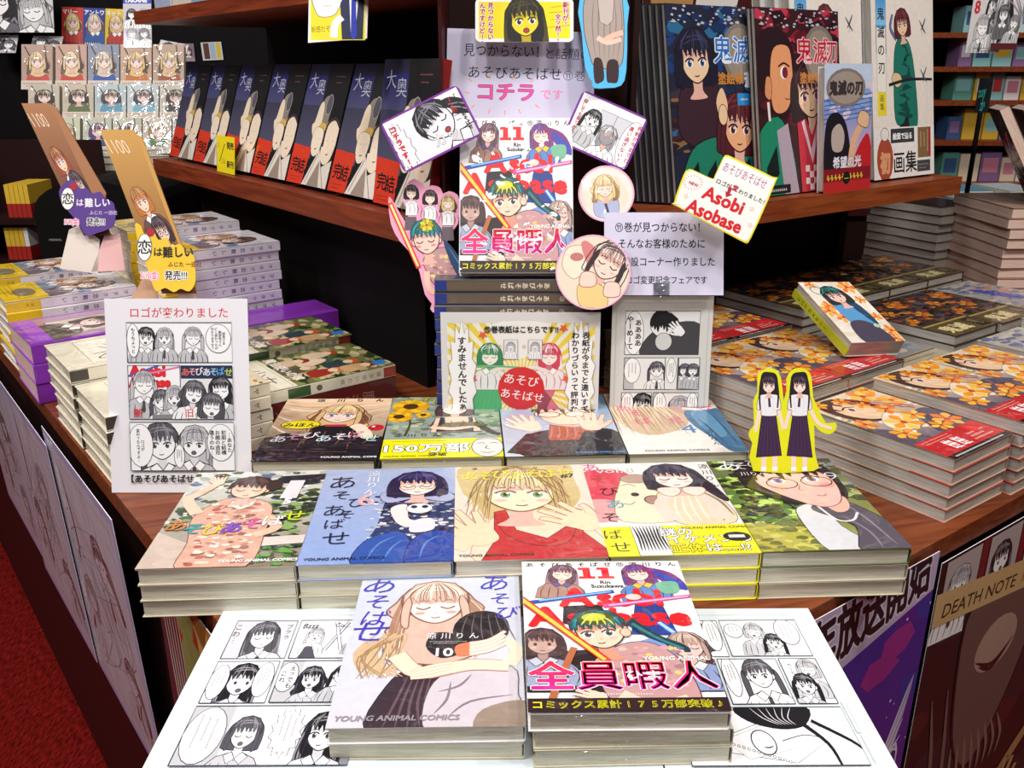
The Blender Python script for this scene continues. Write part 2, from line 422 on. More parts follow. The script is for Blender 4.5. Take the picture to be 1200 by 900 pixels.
    if style != 'none' or strands > 14:
        A.strokes([S.P([(-1.0, .95), (-.4, 1.18), (.3, 1.2), (1.0, .9)]), S.P([(-.8, .8), (-.2, 1.0), (.5, 1.02), (.9, .8)])], .1 * r, hl)
    A.strokes([S.P([(x * .3, 1.5), (x * .8, 1.0), (x, .35)]) for x in [q.uniform(-1.15, 1.15) for _ in range(strands // 2 + 3)]], .05 * r, hl)
    A.strokes([S.P([(x * .3, 1.5), (x * .85, .9), (x, .2)]) for x in [q.uniform(-1.15, 1.15) for _ in range(strands // 2)]], .035 * r, line)
    if style in ('long', 'wavy', 'bob'):
        for k in (-1, 1):
            A.blob(S.P([(k * 1.0, .6), (k * 1.22, 0), (k * 1.25, -1.1), (k * 1.0, -1.35), (k * .95, -.5), (k * .88, .2)]), hair, line, W * .6)
    if glass:
        for k in (-1, 1): 
            P = [S.p(k * .48 + turn + .38 * cos(a), -.2 + .3 * sin(a)) for a in [2 * pi * i / 16 for i in range(17)]]
            A.stroke(P, .06 * r, col=glass, k=1)
        A.stroke(S.P([(-.1 + turn, -.15), (.1 + turn, -.15)]), .06 * r, col=glass)
def hand(A, x, y, s, rot=0, skin='#fbe0d0', line='#b07868', flip=1, curl=0):
    S = Sub(A, x, y, s, rot, flip)
    fg = [(-.55, 1.75, -.35), (-.2, 2.1, -.1), (.18, 2.05, .1), (.52, 1.6, .35)]
    for a, l, d in fg:
        l2 = l * (1 - .45 * curl)
        A.stroke(S.P([(a, .3), (a + d * .5, l2 * .6), (a + d, l2)]), .46 * s, .34 * s, col=line)
        A.stroke(S.P([(a, .3), (a + d * .5, l2 * .6), (a + d, l2 - .04)]), .38 * s, .26 * s, col=skin)
    A.stroke(S.P([(-.6, -.4), (-1.15, .3), (-1.35, .8)]), .5 * s, .36 * s, col=line)
    A.stroke(S.P([(-.6, -.4), (-1.12, .3), (-1.32, .76)]), .42 * s, .28 * s, col=skin)
    A.blob(S.P([(-.75, .1), (-.7, .6), (.7, .6), (.75, -.2), (.5, -.95), (-.45, -.95)]), skin)
def flower(A, x, y, r, c, cc, seed=0, n=6):
    q = random.Random(seed); a0 = q.random()
    A.z += A.dz
    for i in range(n):
        a = 2 * pi * (i + a0) / n
        P = [(x, y), (x + r * .75 * cos(a - .42), y + r * .75 * sin(a - .42)), (x + r * cos(a - .1), y + r * sin(a - .1)), (x + r * cos(a + .12), y + r * sin(a + .12)), (x + r * .75 * cos(a + .42), y + r * .75 * sin(a + .42))]
        A.raw([P], c if i % 2 else cc)
    A.ell(x, y, r * .2, r * .2, '#c8441c', n=8)
def dabs(A, n, x0, y0, x1, y1, cols, s0, s1, seed=0, asp=.6):
    q = random.Random(seed)
    for c in cols:
        A.z += A.dz
        for _ in range(n // len(cols)):
            x, y, s = q.uniform(x0, x1), q.uniform(y0, y1), q.uniform(s0, s1); m = q.randint(5, 8)
            P = [(x + s * q.uniform(.55, 1.1) * cos(2 * pi * i / m), y + s * asp * q.uniform(.55, 1.1) * sin(2 * pi * i / m)) for i in range(m)]
            A.raw([P], c)

# ---------------------------------------------------------------- cover and sheet artwork (generic figures, the printed words kept)
YAC = 'YOUNG ANIMAL COMICS'
JN = 'あそびあそばせ'; AU = '涼川りん'
def vol1():
    A = Art(128, 182); A.grad(0, 0, 128, 182, '#2a1c26', '#f2d2b0')
    for i in range(9): A.stroke([(-5, 175 - i * 9), (40, 165 - i * 12), (128, 176 - i * 5)], 5, 2, ['#e3b48c', '#d29c78', '#f6e2c6'][i % 3], taper=True)
    A.poly([(0, 0), (128, 0), (128, 62), (90, 84), (50, 60), (20, 76), (0, 60)], '#1b1622')
    girl(A, 72, 128, 21, -.05, '#e4bd84', '#f6e2b4', style='wavy', ln=2.6, cloth='#17131c', collar=None, iris='#7a9ab8', body=[(-.5, -1.5), (-1.1, -1.8), (-1.3, -5), (1.3, -5), (1.1, -1.8), (.5, -1.5)], line='#7a4a38')
    A.blob([(98, 100), (110, 86), (118, 60), (106, 58), (96, 80), (88, 92)], '#f6dcc6'); A.rect(60, 92, 84, 98, '#c0303a')
    A.ell(118, 88, 9, 9, '#c01c2a'); A.ell(115, 91, 2, 2, '#fff')
    dabs(A, 60, 0, 0, 128, 55, ['#2c2234', '#120f18', '#3c2a40'], 4, 12, 4, .3)
    for k, c in enumerate(['#f4f0fa', '#e8a8c8', '#f4f0fa', '#cfe6f4', '#f4f0fa', '#f0b8c8', '#c8f0e0']):
        A.text(JN[k], 8 + k * 16.5, 50 + (k % 3) * 5, 20, c, .004, out='#281c30', ow=.012, rot=.1 * (k % 2))
    A.ell(32, 98, 22, 13, '#f5e31c', 0, '#111', 1); A.text('みほん', 32, 92, 13, '#111', .03, 'c'); A.scrib(18, 103, 46, 108, 1, '#111', .5, False)
    A.spread(AU, 30, 124, 171, 10, '#241a20', bold=.02); A.text(YAC, 70, 6, 5.6, '#fff', .03)
    return A
def vol2():
    A = Art(128, 182); A.grad(0, 0, 128, 182, '#98a4a0', '#8f9c88')
    dabs(A, 150, 0, 60, 128, 182, ['#a8b4ac', '#7c8c6c', '#b8c0a0', '#6c7468'], 3, 9, 5)
    A.stroke([(22, 60), (26, 100), (18, 130)], 3, 2, '#4a4a22'); A.stroke([(26, 96), (42, 100)], 3, 2, '#5a3a22')
    for x, y, r in ((24, 150, 22), (12, 118, 16), (40, 122, 9)):
        for j in range(2): flower(A, x, y, r, '#f4c21c', '#e0a010', j, 11)
        A.ell(x, y, r * .42, r * .42, '#4a2c10')
    girl(A, 76, 138, 15, .03, '#4c3430', '#8a6a58', style='bob', eyes='closed', cloth='#e8c8b0', collar=None, ln=2, body=[(-.5, -1.5), (-1.5, -1.8), (-1.9, -4.6), (1.9, -4.6), (1.5, -1.8), (.5, -1.5)])
    A.poly([(60, 112), (65, 112), (66, 96), (92, 96), (92, 112), (97, 112), (98, 70), (56, 70)], '#2e2a2a')
    A.stroke([(50, 84), (76, 78), (104, 88)], 9, 7, '#f0cfb4'); A.stroke([(98, 96), (116, 70), (126, 60)], 10, 5, '#3a2820')
    A.blob([(56, 86), (80, 98), (108, 92), (112, 86), (80, 84)], '#6a5a30')
    for k, ch in enumerate(JN): A.text(ch, 22 + k * 14, 162 + (k % 2) * 4, 15, '#f0e02a', 0, rot=.1 * (k % 3 - 1), out='#888820', ow=.01)
    A.spread(AU, 8, 64, 58, 10, '#222')
    A.rect(0, 0, 128, 50, '#f5ea10'); A.fit('150万部', 3, 94, 17, 24, '#fff', bold=.03, out='#111', ow=.04); A.scrib(6, 41, 84, 48, 1, '#111', .9, False, 3)
    A.text('突破', 50, 5, 10, '#111', .03); A.text(YAC, 3, 4, 4.6, '#222', .03)
    A.ell(112, 26, 17, 26, '#e2e0dc', 0, '#222', 1); A.strokes([[(100, 34), (106, 37), (110, 34)], [(114, 34), (119, 37), (124, 34)], [(104, 14), (112, 10), (120, 14)], [(112, 30), (110, 22), (115, 21)], [(100, 44), (112, 48), (124, 44)]], 1.3, '#222')
    return A
def vol3():
    A = Art(128, 182); A.grad(0, 0, 128, 182, '#c8d0dc', '#8aa8c8')
    A.blob([(20, 0), (24, 50), (50, 70), (100, 74), (128, 60), (128, -5)], '#2a2428')
    girl(A, 74, 124, 30, .05, '#46302c', '#7a5a4c', style='none', eyes='closed', mouth='line', line='#4a302c')
    A.ell(76, 142, 40, 34, '#46302c'); A.blob([(46, 120), (50, 136), (80, 140), (104, 132), (104, 104), (88, 86), (64, 86), (48, 100)], '#f4d4bc', '#7a4c3c', .7)
    A.strokes([[(60 + i * 7, 170), (46 + i * 9, 140), (44 + i * 10, 118 + (i % 3) * 5)] for i in range(7)], 7, '#46302c')
    A.strokes([[(62 + i * 8, 168), (52 + i * 9, 140), (46 + i * 10, 126)] for i in range(6)], 1.2, '#9a7664')
    for x in (56, 88): 
        A.ell(x, 116, 13, 8.5, '#f6dcc8', .05, '#2a1a1a', 1.6)
    A.stroke([(69, 117), (75, 117)], 1.6, col='#2a1a1a')
    A.poly([(48, 40), (100, 40), (104, 84), (80, 76), (54, 86)], '#a8482c'); A.strokes([[(50 + i * 9, 42), (54 + i * 9, 60), (56 + i * 8, 82)] for i in range(6)], 2, '#c8745a')
    hand(A, 30, 84, 17, .35, '#f6ddc8'); hand(A, 102, 84, 17, -.05, '#f6d4bc', flip=-1)
    A.poly([(2, 10), (26, 60), (48, 62), (52, 20), (40, -2)], '#231e26'); A.poly([(76, 20), (90, 64), (120, 60), (128, 0), (80, 0)], '#231e26')
    for k, ch in enumerate(JN): A.text(ch, 2 + k * 17.5, 164, 19 if k != 2 else 26, '#2a5ac0' if k < 3 else '#3a70c8', 0, rot=.06 * (k % 3 - 1))
    A.spread(AU, 58, 126, 156, 8, '#eef'); A.text(YAC, 74, 5, 5, '#4aa0e8', .03)
    return A
def vol4():
    A = Art(128, 182, '#ece4dc'); A.grad(0, 0, 128, 182, '#f2ece6', '#ddd0c2')
    A.blob([(-10, 150), (10, 178), (60, 184), (84, 170), (90, 120), (76, 70), (30, 50), (4, 90)], '#cfb08e')
    q = random.Random(4)
    A.strokes([[(i * 2.2, 178), (i * 3 - 4, 122), (i * 3.2 + q.uniform(-4, 4), q.uniform(44, 84))] for i in range(26)], 1.4, '#a8866a')
    A.strokes([[(i * 3.4 + 2, 178), (i * 4.8 - 2, 126), (i * 5.2 + q.uniform(-4, 4), q.uniform(50, 96))] for i in range(16)], 2, '#ead2b0')
    A.blob([(34, 150), (40, 168), (60, 168), (72, 152), (62, 138), (42, 138)], '#f4dccc', '#a87868', .6); A.strokes([[(44, 156), (50, 152), (54, 156)], [(60, 156), (64, 152), (68, 156)]], 1.2, '#5a3a3a')
    A.blob([(72, 176), (90, 150), (112, 150), (126, 120), (116, 100), (86, 112), (66, 140)], '#c89a96'); A.blob([(78, 150), (100, 118), (124, 96), (128, 120), (100, 150)], '#8a6a72')
    A.blob([(88, 120), (128, 126), (140, 20), (112, 0), (98, 40), (86, 80)], '#3f6f94'); A.blob([(92, 112), (112, 116), (118, 50), (100, 46)], '#5c90b4'); A.strokes([[(96, 100), (104, 60), (110, 20)], [(116, 110), (120, 60), (122, 20)]], 2, '#244a66')
    A.stroke([(86, 128), (108, 124), (124, 130)], 8, 5, '#f4d8c4')
    for k, (ch, x, y) in enumerate(zip(JN, (76, 92, 106, 8, 20, 24, 62), (152, 138, 122, 124, 108, 82, 84))): A.text(ch, x, y, 22, '#f0508c', 0, rot=.1)
    A.text('4', 70, 54, 34, '#3a7ab4', .0, sx=1.1); A.text(AU, 100, 62, 11, '#222', 0, vert=True); A.text(YAC, 18, 5, 6, '#222', .03)
    return A
def vol5():
    A = Art(128, 182, '#b8c0a0'); A.grad(0, 0, 128, 182, '#8a7860', '#d8d8d0')
    dabs(A, 120, 0, 110, 128, 182, ['#e8e4d8', '#5a7090', '#a8b0a8', '#46562c'], 3, 9, 8)
    dabs(A, 110, 84, 30, 128, 130, ['#2c3c1c', '#4c7030', '#1c2418', '#88a860', '#243420'], 4, 10, 9)
    dabs(A, 60, 0, 70, 45, 105, ['#3c6028', '#283c1c', '#8c9c70', '#e0dccc'], 3, 8, 10)
    A.poly([(0, 0), (44, 0), (30, 40), (0, 60)], '#cdb8a8'); A.poly([(78, 30), (128, 36), (128, 50), (80, 46)], '#ddd0c8'); dabs(A, 50, 78, 2, 128, 30, ['#4c8838', '#2c5024', '#6aa048'], 3, 7, 3)
    A.poly([(84, 168), (128, 172), (128, 160), (100, 152)], '#2a2028'); A.ell(104, 158, 22, 8, '#20222c', -.2); A.poly([(96, 158), (110, 158), (108, 120), (92, 120)], '#e6e0e4')
    A.blob([(34, -4), (30, 40), (22, 86), (40, 120), (64, 122), (88, 106), (92, 60), (88, 0)], '#d8a890', '#6a4438', .8)
    dabs(A, 120, 36, 4, 84, 112, ['#ead2c0', '#b85c50', '#c88870', '#94604e', '#f2e2d0'], 2.5, 6, 12)
    A.stroke([(24, 92), (8, 120), (14, 132), (26, 152)], 12, 8, '#f4c8ac'); hand(A, 27, 158, 7, .1, '#f8d4bc'); A.stroke([(88, 84), (100, 64), (84, 50)], 12, 9, '#f0c0a4')
    A.poly([(50, 118), (60, 104), (72, 118), (70, 106), (60, 98), (48, 108)], '#f2e4d4', '#6a4438', .5)
    girl(A, 60, 140, 17, -.06, '#3c2824', '#6a4a40', style='none', eyes='closed', skin='#f8ccb0', line='#4a2c28'); A.ell(82, 148, 8, 12, '#3c2824')
    for k, (ch, c) in enumerate(zip(JN, ('#c87818', '#28a0a0', '#e8c818', '#8038c8', '#e05098', '#f0ece8', '#c8d820'))): A.text(ch, 4 + k * 16.5, 60 + (3, -4, -6, -3, 3, 8, 16)[k], 21, c, .02, out='#30241c', ow=.012)
    A.text('5', 98, 108, 15, '#fff', .06); A.text('✦', 22, 166, 10, '#20303c'); A.text(YAC, 64, 6, 5.6, '#fff', .04)
    return A
def vol6():
    A = Art(128, 182, '#90a6d4'); A.grad(0, 0, 128, 182, '#90a8dc', '#a8b4d4')
    A.blob([(66, 120), (60, 60), (52, 30), (60, -4), (130, -4), (132, 110), (110, 128), (84, 130)], '#2c3a68', '#141c38', .8)
    q = random.Random(6)
    dabs(A, 200, 54, 40, 128, 122, ['#e8e4e4', '#20284c', '#8c94a8', '#1c2038', '#c8c8d0'], 2, 4.5, 6)
    A.blob([(58, 124), (76, 134), (110, 134), (128, 118), (120, 106), (92, 114), (66, 106)], '#a8b0d0', '#3c446c', .6)
    A.blob([(46, -4), (52, 36), (80, 52), (92, 30), (96, -4)], '#2c54a8', '#101c44', .8); A.blob([(90, -4), (92, 36), (112, 52), (132, 40), (132, -4)], '#2448a0', '#101c44', .8)
    A.strokes([[(56, 4), (64, 30), (78, 44)], [(100, 6), (104, 30), (116, 44)], [(70, 2), (76, 24), (84, 36)]], 2, '#5c84cc')
    A.blob([(70, 96), (84, 102), (88, 74), (104, 70), (106, 58), (84, 60), (74, 74)], '#f4e4e0', '#785058', .5); A.ell(96, 94, 12, 10, '#e8e8ea', 0, '#222a40', .6); A.ell(91, 97, 3, 3, '#222a40'); A.ell(101, 97, 3, 3, '#222a40')
    A.blob([(92, 70), (108, 74), (110, 54), (90, 50)], '#e8e0ec')
    girl(A, 92, 142, 19, .04, '#221c40', '#5c549c', style='bob', eyes='closed', glass='#b89030', skin='#fbe6e0', line='#281c40')
    for k, (ch, x, y) in enumerate(zip(JN, (8, 14, 30, 10, 24, 14, 16), (140, 116, 100, 84, 78, 60, 32))): A.text(ch, x, y, (30, 20, 22, 24, 18, 20, 26)[k], '#1c1c3c', -.004, rot=.05)
    A.text('6', 38, 102, 34, '#f0a8a8', .0, out='#fff', ow=.01); A.text(AU, 48, 176, 13, '#f4f4fc', 0, vert=True); A.text(YAC, 5, 6, 5.8, '#1c1c3c', .03)
    return A
def vol7():
    A = Art(128, 182, '#e4d8c8')
    A.blob([(10, 186), (6, 130), (20, 100), (30, 70), (60, 60), (100, 80), (118, 110), (116, 150), (108, 186)], '#d0b880')
    A.blob([(20, -4), (28, 60), (50, 84), (90, 84), (116, 56), (132, 20), (132, -4)], '#f8d8bc', '#a87858', .6)
    A.poly([(22, -2), (34, 30), (36, 84), (46, 88), (54, 50), (80, 34), (100, 56), (106, 92), (116, 84), (112, 44), (128, 14), (128, -2)], '#c0282c', '#701418', .8)
    A.strokes([[(36, 80), (44, 44), (70, 22), (100, 30), (112, 86)]], 1.5, '#7a1418')
    girl(A, 62, 122, 34, -.04, '#d8c490', '#f4e8b8', style='none', eyes='open', iris='#7aa04a', skin='#fbe2c0', line='#7a5a34', strands=30, turn=.03)
    q = random.Random(7)
    A.strokes([[(60 + q.uniform(-8, 8), 182), (60 + s * q.uniform(20, 40), 150), (60 + s * q.uniform(30, 52), q.uniform(60, 110))] for s in (-1, 1) for _ in range(12)], 2.4, '#c8ac70')
    A.strokes([[(60 + q.uniform(-8, 8), 182), (60 + s * q.uniform(20, 40), 150), (60 + s * q.uniform(30, 52), q.uniform(60, 110))] for s in (-1, 1) for _ in range(10)], 1.2, '#8a6c3c')
    hand(A, 18, 46, 22, .5, '#fad8b4'); hand(A, 112, 64, 20, .9, '#fad8b4', flip=-1); A.stroke([(0, 20), (14, 40)], 20, 20, '#fad8b4')
    for k, ch in enumerate(JN): A.text(ch, 6 + k * 15.5, 152 + (2, 0, 3, 0, 4, 2, 5)[k], 20, '#f4e428', .0, rot=.08 * (k % 3 - 1), out='#b8a010', ow=.006)
    A.spread(AU, 4, 126, 174, 6, '#222'); A.text('#7', 104, 152, 12, '#111', .03); A.scrib(72, 150, 100, 155, 1, '#333', .5, False); A.text(YAC, 4, 6, 5.4, '#333', .03)
    return A
def vol8():
    A = Art(128, 182, '#ece8e4'); A.blob([(-4, 160), (30, 168), (46, 150), (56, 100), (40, 78), (10, 90), (-4, 110)], '#dc4658'); A.blob([(-4, 100), (20, 100), (30, 70), (-4, 60)], '#e8a0a0')
    A.blob([(46, 60), (40, 100), (52, 120), (66, 118), (86, 100), (84, 60)], '#d8d8dc')
    A.blob([(22, 60), (20, 96), (28, 126), (38, 150), (62, 150), (72, 128), (66, 100), (72, 60)], '#f4e4c4', '#8a6a50', .8); A.ell(48, 146, 15, 10, '#b89888', 0, '#5a3c34', .7); A.ell(58, 100, 9, 9, '#b08478', 0, '#4a302a', 1.2); A.ell(42, 112, 4, 4, '#3a2020'); A.strokes([[(24, 96), (34, 92), (40, 98)], [(30, 130), (40, 134), (46, 128)]], 1.4, '#8a6a50')
    A.blob([(66, 66), (62, 110), (84, 124), (108, 122), (124, 90), (122, 54), (80, 50)], '#e8d4b4', '#7a6458', .7)
    A.strokes([[(76 + i * 8, 56), (74 + i * 8, 80), (80 + i * 6, 110)] for i in range(6)], 2, '#fbf0da')
    A.strokes([[(104, 118), (118, 96), (124, 66)], [(98, 112), (114, 80), (112, 56)]], 3, '#8c7c70')
    A.stroke([(68, 60), (62, 90), (76, 112)], 16, 10, '#f8d8c8'); A.stroke([(112, 60), (110, 92), (100, 114)], 16, 10, '#f8d4c4')
    girl(A, 86, 146, 20, .02, '#2c2434', '#5a5068', style='bob', eyes='closed', skin='#fce6dc', line='#2c2434'); A.blob([(106, 160), (118, 140), (128, 100), (122, 96), (108, 126)], '#2c2434')
    for x, f in ((76, 1), (100, -1)): A.blob([(x - 10, 114), (x - 9, 124), (x + 9, 124), (x + 10, 114), (x, 106)], '#fce0d0', '#a06858', .8); A.strokes([[(x - 5 + i * 5, 122), (x - 5 + i * 5, 115)] for i in range(3)], .9, '#a06858')
    for ch, x, y, c in ((JN[0], 0, 166, '#d83888'), (JN[1], 6, 140, '#c05040'), (JN[2], 10, 112, '#1c1018'), (JN[3], 12, 86, '#38a0b0'), (JN[4], 4, 60, '#20181c'), (JN[5], 2, 36, '#20181c'), (JN[6], 4, 12, '#20181c')): 
        if y > 50: A.text(ch, x, y, 20, c, 0)
    A.text('vol.8', 12, 160, 14, '#f4f0ec', 0, out='#555', ow=.012, sx=1.4); A.text(AU, 122, 176, 11, '#222', 0, vert=True, lead=1.25)
    A.rect(0, 0, 128, 50, '#f4e814')
    A.rect(26, 0, 54, 50, '#e8e8e4', '#111', .5); A.strokes([[(28 + i * 3, 50), (30 + i * 2.6, 30), (29 + i * 3, 8)] for i in range(9)], 1.8, '#111'); A.text('ば', 1, 30, 18, '#222'); A.text('せ', 4, 8, 19, '#222')
    A.text('謎の', 50, 33, 15, '#fff', .02, out='#111', ow=.04); A.text('イケメンの', 54, 20, 15, '#fff', .02, out='#111', ow=.04); A.text('正体は…!?', 54, 5, 15, '#fff', .02, out='#111', ow=.04); A.text('正体', 54, 5, 15, '#f4e814', .02)
    A.text(YAC, 70, 43, 5.4, '#222', .02); A.ell(115, 28, 12, 8, '#222'); A.rect(108, 26, 122, 31, '#ddd'); A.scrib(90, 3, 126, 14, 2, '#111', .7, False)
    return A
def vol9():
    A = Art(128, 182, '#4c5c30'); A.grad(0, 0, 128, 182, '#9c9c50', '#5c6848')
    dabs(A, 260, 0, 20, 70, 182, ['#38481c', '#90c048', '#1c2414', '#c0dc70', '#587830', '#243018'], 4, 12, 19); dabs(A, 80, 90, 90, 128, 182, ['#8c8888', '#60605c', '#a8b070', '#48502c'], 4, 12, 12)
    A.poly([(0, 0), (52, 0), (50, 40), (0, 50)], '#b8b048'); dabs(A, 50, 0, 0, 56, 50, ['#d0cc60', '#98983c', '#6c7030'], 4, 10, 5)
    A.blob([(24, 170), (24, 120), (60, 84), (110, 90), (118, 150), (100, 186), (40, 186)], '#241a1c')
    A.blob([(62, 80), (52, 60), (58, -4), (100, -4), (84, 40), (82, 80)], '#dcdce0', '#3a343c', .7)
    A.blob([(80, 84), (104, 90), (132, 40), (132, -4), (84, -4), (96, 40), (70, 70)], '#5c5460', '#221c24', .8); A.strokes([[(104, 80), (112, 50), (118, 6)], [(92, 60), (104, 30), (104, 2)]], 2.4, '#8a8090')
    A.stroke([(76, 82), (84, 52), (98, 50), (108, 64)], 2.4, col='#f0e8e8'); A.stroke([(64, 74), (74, 54), (82, 54)], 2.4, col='#e8e0e0')
    A.blob([(84, 90), (90, 66), (104, 72), (108, 96)], '#f0b8a4')
    A.blob([(38, 140), (40, 118), (66, 86), (86, 76), (104, 90), (112, 130), (98, 156), (60, 160)], '#f8c0b4', '#5a3438', .9)
    A.ell(102, 120, 8, 5, '#f4a49a'); A.ell(54, 116, 8, 5, '#f6b0a4'); A.stroke([(76, 122), (72, 112), (76, 110)], 1, col='#b06a64')
    for x, y in ((58, 132), (92, 134)): A.ell(x, y, 7, 6, '#fff', 0); A.ell(x, y, 4.5, 5.5, '#9a70b0'); A.ell(x, y, 2, 3, '#30203c'); A.stroke([(x - 9, y + 3), (x, y + 8), (x + 9, y + 3)], 2, col='#30202a'); 
    for x, y in ((60, 126), (95, 129)): A.stroke([(x + 15 * cos(a), y + 11 * sin(a)) for a in [2 * pi * i / 18 for i in range(19)]], 1.3, col='#3a2028', k=1)
    A.stroke([(84, 100), (90, 98), (94, 101)], 1, col='#8a4048')
    q = random.Random(3); A.strokes([[(70, 176), (40 + i * 8, 160), (38 + i * 9, 134 + (i % 3) * 7)] for i in range(9)], 8, '#241a1c'); A.strokes([[(66, 176), (40 + i * 8, 156), (40 + i * 9, 146)] for i in range(8)], 1, '#6a5458')
    for k, ch in enumerate(JN): A.text(ch, 8 + k * 15, 156 + (4, 6, 10, 0, 2, 6, 4)[k], (26, 19, 21, 18, 18, 18, 18)[k], '#fff', .0, rot=-.1)
    A.text('9', 108, 132, 24, '#e8e8e8', -.02, sx=1.3); A.text('川りん', 26, 146, 9, '#eee')
    return A
def vol10():
    A = Art(128, 182, '#d4d8e4'); A.grad(0, 0, 128, 182, '#dad8e2', '#d0d6e6')
    A.blob([(26, -4), (34, 40), (50, 60), (72, 56), (80, -4)], '#3a2a34', '#1e161c', .8); A.strokes([[(36 + i * 8, 0), (42 + i * 5, 24), (48 + i * 4, 50)] for i in range(5)], 2, '#6a5058')
    A.blob([(64, -4), (62, 30), (76, 54), (120, 60), (124, 30), (126, 12), (90, -4)], '#d6ccd4', '#5a4a58', .8); A.strokes([[(70, 34), (84, 40), (92, 52)], [(78, 10), (92, 24), (120, 30)], [(68, 12), (76, 26), (78, 44)], [(96, 6), (108, 18), (122, 20)]], 2, '#8a7a88')
    A.blob([(96, -4), (100, 16), (128, 24), (128, -4)], '#9a8878'); A.strokes([[(98, 4), (126, 2)]], 1.4, '#b04838')
    A.blob([(26, 90), (32, 108), (44, 122), (64, 122), (66, 84), (48, 60), (34, 62)], '#e2dcd8', '#6a5c60', .7); A.strokes([[(30, 70), (38, 64), (48, 62)], [(28, 76), (36, 70), (50, 67)]], 1.6, '#6a6a80'); A.strokes([[(36, 112), (40, 92), (38, 76)], [(50, 116), (52, 96), (56, 80)]], 1.4, '#b0a8ac')
    girl(A, 62, 136, 21, .06, '#dcbcaa', '#f8ecd8', style='wavy', ln=3.4, eyes='closed', skin='#fdeee2', line='#8a5c4c', blush='#f8a898', strands=26, dk='#b08468')
    q = random.Random(10)
    A.strokes([[(q.uniform(20, 44), 100), (q.uniform(8, 40), 76), (q.uniform(12, 46), 50)] for _ in range(16)], 3, '#d8b890'); A.strokes([[(q.uniform(20, 44), 96), (q.uniform(8, 40), 72), (q.uniform(12, 46), 48)] for _ in range(9)], 1.2, '#a8825c')
    A.ell(98, 104, 21, 24, '#1f1a1e', -.3); A.strokes([[(88 + i * 5, 124), (84 + i * 7, 104), (84 + i * 8, 88)] for i in range(6)], 1, '#6a5c60'); A.blob([(58, 84), (64, 100), (82, 96), (86, 78), (70, 70)], '#2a2226'); A.blob([(80, 84), (94, 88), (96, 76), (82, 72)], '#e88058')
    A.stroke([(38, 74), (56, 54), (90, 62), (118, 60)], 15, 12, '#c88c78'); A.stroke([(38, 74), (56, 54), (90, 62), (118, 60)], 13.5, 10.5, '#fbe2c8'); A.stroke([(118, 62), (124, 78), (116, 92)], 12, 8, '#fbe4cc')
    for i in range(4): A.stroke([(90, 74 + i * 4), (104, 78 + i * 4), (116, 86 + i * 5)], 5, 3.5, '#d09880'); A.stroke([(90, 74 + i * 4), (104, 78 + i * 4), (116, 86 + i * 5)], 4, 2.6, '#fde8d4')
    for i in range(4): A.stroke([(78, 64 - i * 3), (62, 60 - i * 3.4), (50, 54 - i * 2)], 4.6, 3.4, '#d09880'); A.stroke([(78, 64 - i * 3), (62, 60 - i * 3.4), (50, 54 - i * 2)], 3.8, 2.6, '#fde4cc')
    B = '#4038b8'
    for ch, x, y, s in (('あ', 2, 156, 30), ('そ', 6, 134, 22), ('ば', 6, 112, 22), ('せ', 0, 92, 30), ('あ', 96, 158, 27), ('そ', 104, 138, 18), ('び', 108, 118, 20)): A.text(ch, x, y, s, B, -.002, rot=-.04, shear=.15)
    A.spread(AU, 56, 98, 93, 8, '#fff'); A.scrib(60, 86, 90, 90, 2, '#eee', .4, False); A.text('10', 72, 72, 13, '#fff', .03, 'c', sx=1.2)
    A.text(YAC, 4, 6, 7, '#9a9098', .04, shear=.15)
    return A
